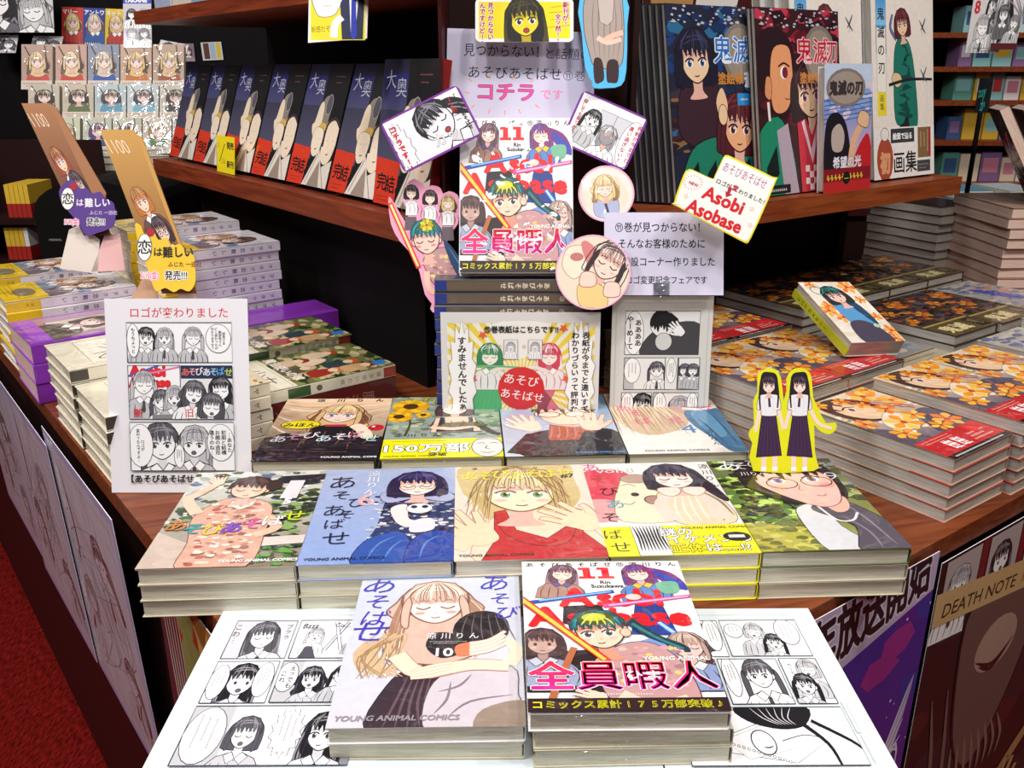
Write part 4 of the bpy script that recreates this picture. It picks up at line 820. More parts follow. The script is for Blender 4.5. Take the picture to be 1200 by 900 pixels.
def cov_small_blue():
    A = Art(113, 176, '#c8d8f0'); A.grad(0, 40, 113, 130, '#e0b8d0', '#5c90d8'); dabs(A, 40, 0, 100, 113, 150, ['#e8d0e4', '#8cacdc'], 5, 12, 4)
    for i in range(6): A.stroke([(0, 96 + i * 6), (113, 106 + i * 6)], 1.4, col='#3c64b0')
    A.ell(50, 144, 46, 26, '#8a7c78'); A.ell(50, 144, 40, 22, '#a89a90'); A.text('鬼滅の刃', 50, 136, 20, '#3c3438', .06, 'c', sx=1.0)
    A.blob([(0, 40), (6, 100), (34, 110), (56, 84), (60, 30), (10, 20)], '#1f1a24'); A.blob([(20, 60), (18, 86), (36, 96), (48, 80), (42, 58)], '#c0b0a8', '#221c24', 1); A.stroke([(60, 20), (70, 70), (90, 94)], 15, 12, '#e8b890'); A.blob([(78, 96), (86, 112), (106, 106), (102, 88)], '#ecc09a', '#5a3424', 1); A.blob([(70, 40), (100, 80), (113, 60), (113, 20)], '#c8242c')
    A.rect(0, 0, 113, 34, '#8c1c28'); A.rect(0, 0, 113, 16, '#c02c2c'); A.text('希望の光', 22, 36, 17, '#f4f0f8', .03, out='#384078', ow=.03); A.scrib(6, 16, 106, 28, 1, '#f0d83c', 4, False); A.ell(54, 20, 9, 9, '#1c1c20'); A.text('一', 54, 15, 11, '#f0d83c', 0, 'c')
    return A
def cov_orange(band=True):                     # 113 x 176 manga cover with orange flowers
    A = Art(113, 176, '#d8b898'); A.grad(0, 40, 113, 176, '#6a5a6c', '#f0dcc0')
    dabs(A, 60, 0, 60, 113, 176, ['#f0e0c4', '#c89878', '#f4e8d8', '#7a8448', '#e8c8a0'], 5, 13, 51, .5)
    A.blob([(113, 40), (113, 90), (90, 96), (70, 74), (60, 44)], '#54495c'); A.blob([(0, 44), (0, 96), (14, 84), (30, 60), (34, 44)], '#5c5064')
    A.blob([(14, 170), (8, 130), (26, 104), (56, 100), (68, 126), (56, 168)], '#4a302a'); A.blob([(18, 146), (22, 118), (46, 102), (64, 120), (58, 152), (40, 164)], '#f0cca8', '#4a241c', 1); A.ell(36, 138, 6, 4, '#fff', .2); A.ell(36, 138, 3.5, 4, '#7a2030'); A.stroke([(26, 143), (36, 147), (46, 142)], 2, col='#2c1414')
    A.strokes([[(12, 172), (18, 154), (24, 142)], [(28, 174), (34, 158), (38, 150)], [(48, 170), (50, 154), (56, 144)], [(8, 150), (14, 130), (10, 112)], [(62, 160), (70, 140), (66, 120)]], 5, '#4a302a')
    A.blob([(30, 96), (60, 112), (74, 86), (50, 66), (26, 76)], '#f4e4cc', '#8a6a54', .6)
    for i, (x, y, r) in enumerate(((84, 156, 19), (100, 130, 17), (70, 118, 15), (50, 84, 21), (22, 66, 16), (96, 62, 18), (74, 56, 13), (106, 166, 13), (10, 104, 14), (78, 90, 14), (16, 168, 12), (48, 160, 11), (58, 140, 10))): flower(A, x, y, r, ('#f4981c', '#f8bc38', '#f07c20')[i % 3], ('#fccc54', '#f49c24', '#f8b048')[i % 3], i)
    for k in range(6): A.stroke([(52 + k * 8, 156 - k * 9), (58 + k * 8, 149 - k * 9), (54 + k * 9, 145 - k * 9)], 2.2, col='#c82c28', taper=True); A.stroke([(60 + k * 7, 158 - k * 8), (64 + k * 8, 150 - k * 9)], 1.6, col='#c82c28')
    if band:
        A.rect(0, 0, 113, 44, '#c4262a'); A.rect(0, 0, 113, 8, '#1c1416'); A.scrib(6, 2, 108, 6, 1, '#fff', 1.4, False); A.scrib(6, 33, 70, 42, 2, '#f4b8a8', 1, False, 3)
        q = random.Random(8)
        for x in (34, 50): A.strokes([[(x - 6, 28), (x + 6, 28)], [(x, 32), (x, 12)], [(x - 6, 22), (x + 6, 22)], [(x - 6, 15), (x + 7, 13)], [(x - 4, 32), (x - 5, 13)], [(x + 4, 30), (x + 4, 16)]], 1.8, '#fff', False)
        A.scrib(66, 12, 108, 30, 3, '#f8d4c8', 1.6, False, 6); A.ell(90, 32, 8, 7, '#e82c30')
    else:
        A.rect(60, 70, 64, 170, '#f4ecd8')
    return A
def cov_gold():
    A = Art(113, 176, '#3a2c24'); dabs(A, 110, 0, 50, 113, 176, ['#241c20', '#6a4a34', '#8a3420', '#c8742c', '#4c4658', '#20181c'], 5, 15, 61, .6)
    for i, (x, y, r) in enumerate(((80, 140, 16), (30, 120, 14), (70, 90, 15), (24, 76, 10))): flower(A, x, y, r, '#d86a20', '#f0a030', i)
    A.rect(0, 0, 113, 52, '#5c4a28'); A.rect(0, 46, 113, 50, '#b89c58'); A.text('鬼滅', 12, 12, 30, '#e8d8a0', .03); A.rect(84, 6, 106, 42, '#2a2018'); A.scrib(88, 10, 102, 38, 2, '#d8c488', 1.6)
    return A
def cov_blue_glare():  # manga cover with bluish glare put into the print colours
    A = Art(113, 176, '#a8a498'); A.grad(0, 30, 113, 176, '#8c8c94', '#b8b4a8'); dabs(A, 70, 0, 50, 113, 176, ['#98949c', '#c8c0b0', '#7880a0', '#5c688c'], 6, 16, 71, .5); A.blob([(40, 140), (66, 120), (76, 70), (60, 56), (44, 90)], '#2c44b0'); dabs(A, 20, 60, 100, 113, 150, ['#e09878', '#d87858'], 4, 9, 6)
    A.rect(0, 0, 113, 40, '#b8ac90'); A.rect(0, 34, 113, 38, '#6a5c40'); A.scrib(8, 6, 104, 30, 2, '#5a4c34', 2.4, False)
    return A
def cov_yellow_white():                        # office love story kind, yellow band at foot
    A = Art(128, 182, '#e8e0e4'); A.grad(0, 50, 128, 182, '#d8cccc', '#e8e4e8'); girl(A, 78, 130, 20, 0, '#5c443c', '#8c7060', style='bob', cloth='#7a6a72', eyes='closed', glass='#333'); girl(A, 34, 116, 19, 0, '#c8904c', '#e8b878', style='bob', cloth='#8c98a8', eyes='open')
    A.rect(112, 100, 124, 118, '#2c80d0'); A.rect(0, 0, 128, 60, '#ecc41c'); A.ell(70, 34, 30, 16, '#8a7c60'); A.scrib(6, 6, 120, 26, 3, '#a07818', 1.6, False); A.scrib(6, 44, 60, 56, 2, '#a07818', 1.4, False)
    return A
def cov_purple():
    A = Art(140, 190, '#8c38b8'); A.rect(8, 8, 132, 182, '#b890a8'); A.grad(8, 8, 132, 182, '#a07890', '#c8a0b8'); A.rect(34, 40, 112, 140, '#d8c8b0', '#504038', 1.4); girl(A, 70, 100, 20, .3, '#3c3028', '#6a584c', style='bob', cloth='#5c5440'); A.rect(30, 148, 112, 172, '#d8c050'); A.scrib(34, 152, 108, 168, 2, '#f4f0f0', 2, False); A.rect(8, 8, 132, 30, '#a050c8')
    return A
def cov_script():                              # cream cover with black handwriting
    A = Art(128, 182, '#e4dcc4'); A.rect(12, 30, 116, 150, '#efe8d4'); A.stroke([(12, 30), (116, 30), (116, 150), (12, 150), (12, 30)], 1.2, col='#a89c7c', k=1)
    A.text('少女', 66, 60, 42, '#2a2622', -.008, vert=False, rot=1.57); A.text('乙女', 100, 40, 34, '#2a2622', -.008, rot=1.57)
    q = random.Random(4); A.strokes([[(30 + q.uniform(0, 60), 50 + 10 * i), (50 + q.uniform(0, 50), 56 + 9 * i), (40 + q.uniform(0, 60), 62 + 9 * i)] for i in range(9)], 1.6, '#2a2622')
    A.rect(0, 152, 128, 182, '#dcd0b0'); dabs(A, 14, 40, 156, 124, 182, ['#c85a40', '#5c7048', '#e8c890'], 4, 10, 4); return A
def cov_garden():                              # green and red crowd in a garden, cream band
    A = Art(128, 182, '#6c6a3c'); dabs(A, 160, 0, 40, 128, 182, ['#3c5024', '#7a8c48', '#a89c6c', '#28341c', '#c8b88c'], 5, 14, 81)
    for i, (x, y, c1, c2) in enumerate(((30, 130, '#a83c24', '#d8c0a0'), (54, 110, '#3c5c54', '#e0c8a8'), (80, 136, '#c85428', '#2c3c44'), (100, 104, '#d06c2c', '#a02c20'), (40, 84, '#8c3020', '#d8b898'), (72, 78, '#c8a884', '#54503c'), (106, 148, '#7c2c20', '#c8a070'))):
        A.blob([(x - 12, y - 30), (x - 9, y), (x + 9, y), (x + 14, y - 30)], c2); A.ell(x, y + 4, 8, 9, '#e8c8a4'); A.blob([(x - 10, y + 4), (x - 4, y + 16), (x + 8, y + 14), (x + 10, y + 2), (x, y + 9)], c1)
    A.text('魔法使いの嫁', 8, 50, 17, '#f0e8d4', .03, out='#5a2c1c', ow=.03); A.rect(100, 160, 116, 178, '#2c78c8')
    A.rect(0, 0, 128, 44, '#e8e2cc'); A.stroke([(4, 4), (124, 4), (124, 40), (4, 40), (4, 4)], 1, col='#a89c7c', k=1); A.text('少女', 40, 12, 26, '#2a2622', -.006, sx=1.3)
    return A

# ================================================================ the setting
def struct(name, mb, mat, kind=True):
    o = link(name, mb.make(), mat=M[mat]); o['kind'] = 'structure'; return o
struct('floor', MB().box(-6, 6, -2, 9, -.02, 0, '#7a1010'), 'carpet')
struct('wall_back', MB().box(-6, 6, 8.9, 9, 0, 3.2), 'wall')
struct('wall_left', MB().box(-6, -5.9, -2, 8.9, 0, 3.2), 'wall')
struct('wall_right', MB().box(5.9, 6, -2, 8.9, 0, 3.2), 'wall')
struct('ceiling', MB().box(-6, 6, -2, 9, 3.2, 3.25), 'wall')

# counter: two wings mitred in a corner that points at the viewer
def isect(a, b):                               # point with s_left = a, s_right = b
    A_, B_ = .191 + a, .366 + b; det = nL.x * nR.y - nL.y * nR.x
    return Vector(((A_ * nR.y - nL.y * B_) / det, (nL.x * B_ - A_ * nR.x) / det, 0))
def counter_poly(W_, ins, dep, far=2.3, gap=.0004):
    c0 = isect(ins, ins); c3 = isect(dep, dep); c1 = W_(far, ins, 0); c2 = W_(far, dep, 0)
    g = Vector((gap if W_ is RW else -gap, 0, 0))
    P = [c0 + g, c1, c2, c3 + g] if W_ is RW else [c0 + g, c3 + g, c2, c1]
    return [(p.x, p.y) for p in P]
def kid(name, mb, mat, parent=None):
    me = mb.make(); me.transform(inv)
    return link(name, me, t, M[mat])
def sidebar(t0, t1, z0, z1, s0, s1, W_=LW):
    P = [W_(t0, s0, 0), W_(t1, s0, 0), W_(t1, s1, 0), W_(t0, s1, 0)]
    return MB().prism([(p.x, p.y) for p in P], z0, z1)
for W_, lab in ((LW, 'left wing of the dark red display counter, reddish brown top, comic sheets on its side'), (RW, 'right wing of the dark red display counter, violet and lettered posters on its side')):
    q_ = W_(1.2, .4, 0); t = empty('display_counter', flatm((q_.x, q_.y, 0)), lab, 'counter', 'the two mitred display counters'); inv = t.matrix_world.inverted()
    kid('worktop', MB().prism(counter_poly(W_, 0, .82), TOP - .022, TOP), 'wood')
    kid('cabinet_body', MB().prism(counter_poly(W_, .012, .80), .09, TOP - .0225), 'darkwood')
    kid('plinth', MB().prism(counter_poly(W_, .03, .78), 0.001, .0895), 'maroon')
    if W_ is LW: kid('side_panel', sidebar(.33, 2.3, .09, .43, .002, .0118), 'maroon')

# shelf unit above the counter: one wing of shelves each side and a dark middle
SH = CZ - .168
def wingpoly(W_, t0, t1, s0, s1): return [(p.x, p.y) for p in (W_(t0, s0, 0), W_(t1, s0, 0), W_(t1, s1, 0), W_(t0, s1, 0))]
tl = (1.05 - .616 * .551) / .788; tr = (1.05 - .809 * .769) / .588
q_ = LW(1.4, .5, 0); t = empty('shelf_unit', flatm((q_.x, q_.y, TOP + .0005)), 'left shelf unit, two reddish brown shelves and black back panel behind the dark blue manga', 'shelves'); inv = t.matrix_world.inverted()
pl_ = wingpoly(LW, tl, 1.86, .36, .6195)[:3] + [(-.083, 1.422), (-.083, 1.05)]
kid('shelf_board', MB().prism(pl_, SH - .03, SH), 'wood2'); kid('shelf_board', MB().prism(pl_, CZ + .078, CZ + .10), 'wood2')
kid('kick_board', MB().prism(wingpoly(LW, 1.0, 1.841, .44, .452), TOP + .001, SH - .0305), 'black')
kid('back_panel', MB().prism(wingpoly(LW, 1.19, 1.86, .62, .64), TOP + .001, 1.9), 'black')
kid('side_panel', MB().prism(wingpoly(LW, 1.842, 1.86, .46, .619), TOP + .001, SH - .031), 'black')
q_ = RW(1.2, .5, 0); t = empty('shelf_unit', flatm((q_.x, q_.y, TOP + .0005)), 'right shelf unit with reddish brown shelf and black back panel carrying the tall showcase books', 'shelves'); inv = t.matrix_world.inverted()
kid('shelf_board', MB().prism(wingpoly(RW, .7505, 1.475, .403, .6195)[:3] + [(.155, 1.331)], SH - .028, SH), 'wood3')
kid('back_panel', MB().prism(wingpoly(RW, .935, 1.475, .62, .64), TOP + .001, 1.9), 'black')
kid('side_panel', MB().prism(wingpoly(RW, 1.455, 1.475, .605, .619), TOP + .001, SH - .029), 'black')
t = empty('corner_column', flatm((0.01, 1.14, TOP + .0005)), 'dark column between the two shelf units, behind the handwritten sheet', 'column'); inv = t.matrix_world.inverted()
kid('column_panel', MB().box(-.078, .146, 1.185, 1.2, TOP + .001, 1.9), 'darkwood')
kid('column_side', MB().box(.1465, .1535, 1.15, 1.36, TOP + .001, 1.9), 'darkwood')
kid('bracket', MB().box(-.082, -.0785, 1.06, 1.40, TOP + .001, 1.9), 'maroon')

# ================================================================ books
ORD = ['topmost', 'second down', 'third down', 'fourth down', 'fifth down', 'sixth down', 'seventh down', 'eighth down', 'ninth down', 'tenth down', 'eleventh down', 'twelfth down', 'thirteenth down']
_mc = {}
def box_mesh(x0, x1, y0, y1, z0, z1, col='#888'):
    k = ('b', x0, x1, y0, y1, z0, z1, col)
    if k not in _mc: _mc[k] = MB().box(x0, x1, y0, y1, z0, z1, col).make()
    return _mc[k]
def cover_mesh(W, L, T, col, spine, key='c', th=.0005, x0=None, y0=0, y1=None):
    k = (key, W, L, T, col, spine, y0, y1)
    if k not in _mc:
        a, b = W / 2, L / 2; ya = -b if y1 is None else y0; yb = b if y1 is None else y1
        P = [(-a, 0), (a - .0012, 0), (a, .0012), (a, T - .0012), (a - .0012, T), (-a, T), (-a, T - th), (a - .0016, T - th), (a - th, T - .0016), (a - th, .0016), (a - .0016, th), (-a, th)]
        n = len(P); V = [(p[0], ya, p[1]) for p in P] + [(p[0], yb, p[1]) for p in P]
        Fc = [(i, (i + 1) % n, n + (i + 1) % n, n + i) for i in range(n)]
        Fc += [(5, 6, 7, 4), (4, 7, 8, 3), (3, 8, 9, 2), (2, 9, 10, 1), (1, 10, 11, 0)]
        Fc += [tuple(n + i for i in f[::-1]) for f in Fc[n:n + 5]]
        Fc = [f[::-1] for f in Fc]
        C_ = [spine if i in (1, 2, 3) else col for i in range(len(Fc))]
        _mc[k] = mesh(V, Fc, C_)
    return _mc[k]
def setm(me, m):
    if not me.materials: me.materials.append(m)
    return me
SP_FR = Matrix(((0, 0, 1, 0), (0, 1, 0, 0), (-1, 0, 0, 0), (0, 0, 0, 1)))
def book(mat4, W, L, T, label, group=None, cat='book', name='book', cover='#e8e6e0', spine='#e8e6e0', pages='pages', art=None, amat='print', sart=None, band=None, bandc='#ecc41c', film=False):
    r = empty(name, mat4, label, cat, group)
    link('page_block', setm(box_mesh(-W / 2 + .0014, W / 2 - .0016, -L / 2 + .0016, L / 2 - .0016, .0006, T - .0006), M[pages]), r)
    link('cover', setm(cover_mesh(W, L, T, cover, spine), M['card'] if amat == 'card' else M['print']), r)
    if art is not None:
        o = link('cover_print', setm(art, M[amat]), r); o.matrix_local = Matrix.Translation((0, 0, T + .00015))
    if sart is not None:
        o = link('spine_print', setm(sart, M['print']), r); o.matrix_local = Matrix.Translation((W / 2 + .0001, 0, T / 2)) @ SP_FR
    if band and art is None:
        o = link('paper_band', setm(cover_mesh(W + .0008, L, T + .0006, bandc, bandc, 'band', .0004, None, -L / 2, -L / 2 + band), M['print']), r); o.matrix_local = Matrix.Translation((0, 0, -.0003))
    return r
def artmesh(fn, W, L):
    A = fn; return A.mesh(-W / 2, -L / 2)
def spine_art(T, L, base, txt, col='#554a6a', band=None, bandc='#ecc41c', size=None, extra=None):
    A = Art(T * 1000 - 2.6, L * 1000, base); w_ = T * 1000 - 2.6
    if band: A.rect(0, 0, w_, band, bandc)
    s_ = size or w_ * .62
    A.text(txt, w_ / 2, L * 1000 * .93, s_, col, .02, vert=True, lead=1.9)
    if band: A.text('発売', w_ / 2, band * .8, s_ * .7, '#8a6a10', 0, vert=True, lead=1.2)
    if extra: A.rect(0, *extra)
    return A.mesh(-w_ / 2000, -L / 2)
jr = random.Random(21)
def stack(base, rz, n, W, L, T, where, what, group, art=None, jit=.003, jrot=.02, gap=.0004, lab0=None, low=None, **k):
    """n books one on another; labels count from the top"""
    z = base[2] + .0003
    for i in range(n):
        top = n - 1 - i
        jx, jy, ja = jr.uniform(-jit, jit), jr.uniform(-jit, jit), jr.uniform(-jrot, jrot)
        lab = lab0 if (top == 0 and lab0) else f'{what}, {ORD[top]} {where}' if n > 1 else f'{what} {where}'
        m = Matrix.Translation((base[0], base[1], z)) @ Matrix.Rotation(rz + ja, 4, 'Z') @ Matrix.Translation((jx, jy, 0))
        kk = dict(k)
        if low and top: kk['cover'] = kk['spine'] = low
        book(m, W, L, T, lab, group, art=art if top == 0 else None, **kk)
        z += T + gap

MBK = dict(W=.128, L=.182)
# ---- middle row: five stacks along the front of the counter corner
A0 = R(3.0); ex = Vector((cos(A0), sin(A0), 0)); ey = Vector((-sin(A0), cos(A0), 0))
P2 = Vector((-.3035, .622, TOP))
row2 = [(vol5, 'coral shirt figure with raised arm, manga numbered 5', '#d8c8b8'), (vol6, 'pale blue cover with glasses girl in knitted jumper, manga numbered 6', '#90a6d4'),
        (vol7, 'blonde figure in red top with spread fingers, manga numbered 7', '#e4d8c8'), (vol8, 'manga with pink and white cover and yellow band, girl beside a dog', '#f4e814'),
        (vol9, 'manga with leafy green cover and a glasses face in close-up', '#4c5c30')]
nm2 = ['leftmost stack of middle row', 'pale blue stack in the middle row', 'centre stack of the middle row', 'yellow-banded stack in the middle row', 'rightmost stack of middle row']
for i, (fn, lab, c) in enumerate(row2):
    p = P2 + ex * (.064 + i * .1281) + ey * .091
    stack(p, A0, 3, .1272, .182, .0146, 'in the ' + nm2[i], 'wrapped white-edged manga', 'manga stacks of the middle row', art=fn().mesh(-.064, -.091), jit=.0002, jrot=.001, lab0=lab, cover=c, spine=c, amat='wrap', low=None if i == 3 and fn is vol8 else '#c8c0a8')
# ---- back row: four stacks
P1 = Vector((-.2655, .826, TOP))
row1 = [(vol1, 'blonde figure in black dress, manga with yellow oval sticker', '#241a24'), (vol2, 'manga with sunflowers and a yellow paper band along its foot', '#f5ea10'),
        (vol3, 'manga with dark-haired glasses figure in orange scarf', '#2a2428'), (vol4, 'manga with sleeping long-haired figure and pink lettering, blue trousers', '#ece4dc')]
nm1 = ['leftmost stack of back row', 'sunflower stack of the back row', 'orange scarf stack of the back row', 'rightmost stack of back row']
for i, (fn, lab, c) in enumerate(row1):
    p = P1 + ex * (.064 + i * .1295) + ey * .094
    stack(p, A0 + (-.03 if i == 0 else .0), 3, .1272, .182, .0146, 'in the ' + nm1[i], 'wrapped manga', 'manga stacks of the back row', art=fn().mesh(-.064, -.091), jit=.0002, jrot=.001, lab0=lab, cover=c, spine=c, amat='wrap', low=None if i == 3 and fn is vol8 else '#c8c0a8')
# ---- white board and comic pages in front
bt = TOP + .0004
for fn, x, lab in ((sheet_left, -.163, 'comic page with crossed swords panel, lying left of the front stacks'), (sheet_right, .172, 'comic page with sketchbook drawing panel, lying right of the front stacks')):
    A = fn(); o = empty('comic_page_board', flatm((x, .534, bt), R(.5)), lab, 'comic page', 'comic pages lying in front')
    link('board', MB().box(-.0745, .0745, -.097, .097, 0, .0022, '#dde6e8').make(), o, M['matte'])
    me = A.mesh(-.1285, -.125); me.transform(Matrix.Diagonal((.149 / .257, .194 / .250, 1, 1))); q_ = link('page_print', me, o, M['paper']); q_.matrix_local = Matrix.Translation((0, 0, .00235))
o = empty('white_board', flatm((.0, .52, bt)), 'white board under the two front manga stacks', 'board'); link('board', MB().box(-.088, .097, -.078, .10, 0, .0022, '#d4dee0').make(), o, M['matte'])
# ---- two front stacks
zf = TOP + .0028
stack((-.0575, .550, zf), R(.6), 2, .1275, .182, .0128, 'in the front left stack', 'wrapped manga', 'front manga stacks', art=vol10().mesh(-.064, -.091), jit=.002, jrot=.012, lab0='manga numbered 10, pale cover of a long-haired girl hugging a dark head', cover='#e8e8ee', spine='#e8e8ee', amat='wrap', low='#c8c0a8')
stack((.073, .546, zf), R(1.0), 3, .1275, .182, .0134, 'in the front right stack', 'wrapped manga', 'front manga stacks', art=vol11().mesh(-.064, -.091), jit=.002, jrot=.012, lab0='manga numbered 11 with big red letters, topmost of the front right stack', cover='#f4f0f0', spine='#f4f0f0', amat='wrap', low='#c8c0a8')

# ---- tall centre stack, spines to the viewer, and the display copy on it
sp11 = Art(11, 182, '#4a4440'); sp11.rect(0, 14, 11, 168, '#6e6050'); sp11.text('⑪', 5.5, 150, 7, '#e8e0c0', .02, vert=True); sp11.text('あそびあそばせ', 5.5, 132, 7.5, '#f0e8d0', .03, vert=True, lead=1.1); sp11.rect(0, 0, 11, 14, '#2a3c90')
s11 = sp11.mesh(-.0055, -.091)
stack((.002, 1.054, TOP), R(-90), 13, .126, .182, .0150, 'in the tall centre stack', 'wrapped manga, spine outward', 'tall centre stack of manga', cover='#3c3c46', spine='#54505a', sart=s11, jit=.0012, jrot=.008, gap=.0003)
ang = R(27); yv = Vector((0, sin(ang), cos(ang))); xv = Vector((1, .0, 0))
top13 = TOP + 13 * .0153 + .001
m = frame(Vector((.005, 1.0, top13)) + yv * .0925, xv, yv)
book(m @ Matrix.Translation((0, 0, 0)), .13, .184, .014, 'upright display copy of the manga numbered 11, leaning below the handwritten sheet', None, cover='#f4f2f2', spine='#f4f2f2', art=vol11().mesh(-.064, -.091), amat='wrap', name='display_book')
# clear wrap pocket strip at its foot

# ================================================================ cards, cut-outs and sheets
CAMX = Vector((1, 0, 0))
def card(name, label, cat, outline, D, base=None, art=None, col='#f0eef2', th=.0012, lean=None, mat='card', pm='card', roll=0, group=None, yaw=0, origin=None, parts=()):
    """outline in picture pixels; the card stands upright, leaning back a little, at forward distance D"""
    xs = [p[0] for p in outline]; ys = [p[1] for p in outline]
    cx = (min(xs) + max(xs)) / 2; by = max(ys)
    P, s = at(cx, by, D); lean = PITCH if lean is None else lean
    m = Matrix.Translation(P) @ Matrix.Rotation(yaw, 4, 'Z') @ Matrix.Rotation(pi / 2 - lean, 4, 'X')
    e = empty(name, m, label, cat, group)
    pts = [((x - cx) * s, (by - y) * s) for x, y in outline]
    if sum(pts[i - 1][0] * pts[i][1] - pts[i][0] * pts[i - 1][1] for i in range(len(pts))) < 0: pts = pts[::-1]
    link('card_sheet' if th < .003 else 'board', MB().prism(pts, -th, 0, col).make(), e, M[mat])
    if art:
        A = Art(max(xs) - min(xs), by - min(ys), sc=s); A.off = (min(xs), by)
        art(A); o = link('print', A.mesh(-(cx - min(xs)) * s, 0), e, M[pm]); o.matrix_local = Matrix.Translation((0, 0, .0001))
    return e
def px(A, L_): return [(x - A.off[0], A.off[1] - y) for x, y in L_]
def rrect(x0, y0, x1, y1, r, rot=0, n=4):
    P = []
    for cx, cy, a0 in ((x1 - r, y0 + r, -90), (x1 - r, y1 - r, 0), (x0 + r, y1 - r, 90), (x0 + r, y0 + r, 180)):
        for i in range(n + 1): a = R(a0 + 90 * i / n); P.append((cx + r * cos(a), cy + r * sin(a)))
    return P
def rotp(P, cx, cy, a): return [(cx + (x - cx) * cos(a) - (y - cy) * sin(a), cy + (x - cx) * sin(a) + (y - cy) * cos(a)) for x, y in P]
def sheet(name, label, A, P0, P1, P3, mat='paper', th=.0006, group=None, cat='sheet', base='#ece8ee'):
    """flat sheet from three world corners: lower left, lower right, upper left"""
    x = Vector(P1) - Vector(P0); y = Vector(P3) - Vector(P0); W_, H_ = x.length, y.length
    m = frame(Vector(P0) + x / 2, x, y); e = empty(name, m, label, cat, group)
    link('paper', MB().box(-W_ / 2, W_ / 2, 0, H_, -th, 0, base).make(), e, M['paper'])
    A.sc = 1; sx = W_ / A.w; sy = H_ / A.h
    me = mesh([((v[0] / .001 if False else v[0]) , v[1], v[2]) for v in [(a * 1, b * 1, c) for a, b, c in A.V]], A.F, A.C)
    me.transform(Matrix.Translation((-W_ / 2, 0, .0001)) @ Matrix.Diagonal((sx * 1000, sy * 1000, 1, 1)))
    link('print', me, e, M[mat]); return e

# laminated four-panel sheet at the left
P0 = Vector((-.4245, .8485, TOP + .0008)); P3 = Vector((-.4165, .90, CZ - .226)); P1 = P0 + Vector((.149, .0, 0))
sheet('laminated_sheet', 'laminated comic sheet with red heading, leaning on the left counter beside the manga rows', sheet_logo(), P0, P1, P3, 'lamin')
# centre poster sheet and black and white sheet behind the back row
a_, s_ = at(518, 366, .985); b_, _ = at(704, 366, .985)
sheet('poster_sheet', 'yellow sunburst poster sheet with red disc, propped against the centre stack', sheet_centre(), Vector((a_.x - .002, .976, CZ - .424)), Vector((b_.x, .976, CZ - .424)), Vector((a_.x - .002, .985, a_.z)), 'lamin')
a_, _ = at(717, 347, 1.0); b_, _ = at(838, 347, 1.0)
sheet('comic_sheet', 'black and white comic sheet standing behind the sleeping-figure manga', sheet_mono(), Vector((a_.x + .001, .984, CZ - .424)), Vector((b_.x - .001, .984, CZ - .424)), Vector((a_.x, 1.0, a_.z)), 'paper')
def corner_sheet(label, A, q, D, name='handwritten_note'):
    (x0, y0), (x1, y1), (x2, y2) = q              # upper left, upper right, lower left in the picture
    a_, s_ = at(x2, y2, D); b_, s_ = at(x0, y0, D + (a_ - a_).length + .03)
    c_, _ = at(x1, y1, D + .03)
    return sheet(name, label, A, a_, a_ + (c_ - b_), b_, 'paper')
corner_sheet('white note with handwritten black and pink writing above the upright display copy', note_top(), ((523, 33), (697, 38), (522, 152)), 1.09)
e = corner_sheet('white handwritten note with four black lines, right of the display copy', note_corner(), ((708, 249), (848, 249), (708, 346)), .988)
cl = MB(); cl.box(-.012, .006, -.002, .014, .0004, .0012, '#c8c4d4'); cl.box(-.012, .006, -.002, .012, -.003, -.0018, '#c8c4d4'); link('clip', cl.make(), e, M['film'])

def a_yellow(A):
    A.rect(4, 4, A.w - 4, A.h - 4, '#f0dc18'); girl(A, 58, 26, 17, .08, '#181416', '#4a4420', style='long', skin='#e8d428', sh='#b8a414', line='#2a2408', eyes='open', iris='#3a3008', mouth='open', blush=None, turn=.05)
    A.strokes([[(88, 40), (112, 44)], [(86, 34), (112, 36)], [(88, 26), (112, 28)], [(80, 16), (112, 20)]], 1.4, '#5a5010')
    A.text('見つからない', 18, 46, 7.2, '#b02820', .05, vert=True, out='#fff', ow=.06, lead=1.02); A.text('んですけど!!!', 8.5, 46, 7.2, '#b02820', .05, vert=True, out='#fff', ow=.06, lead=1.02)
    A.text('新刊が！', 106, 47, 7.5, '#b02820', .05, vert=True, out='#fff', ow=.06); A.text('全ッ然!!', 97, 33, 7, '#b02820', .05, vert=True, out='#fff', ow=.06)
card('speech_card', 'yellow comic card with white rim and a worried face, above the handwritten note', 'card', rrect(557, -2, 672, 49, 6), 1.085, art=a_yellow, col='#f6f4ee')
def purple_card(label, c, w_, h_, rot, art, D):
    P = rotp(rrect(c[0] - w_ / 2, c[1] - h_ / 2, c[0] + w_ / 2, c[1] + h_ / 2, 7), c[0], c[1], rot)
    e = card('speech_card', label, 'card', P, D, col='#7a2c94')
    P_, s = at(c[0], c[1], D); A = Art(w_ - 4, h_ - 4, '#f2f0f2', sc=s); art(A)
    _, s2 = at(c[0], max(p[1] for p in P), D)
    o = link('print', A.mesh(-(w_ - 4) / 2 * s, -(h_ - 4) / 2 * s), e, M['card'])
    o.matrix_local = Matrix.Translation((0, (max(p[1] for p in P) - c[1]) * s2, .0001)) @ Matrix.Rotation(-rot, 4, 'Z')
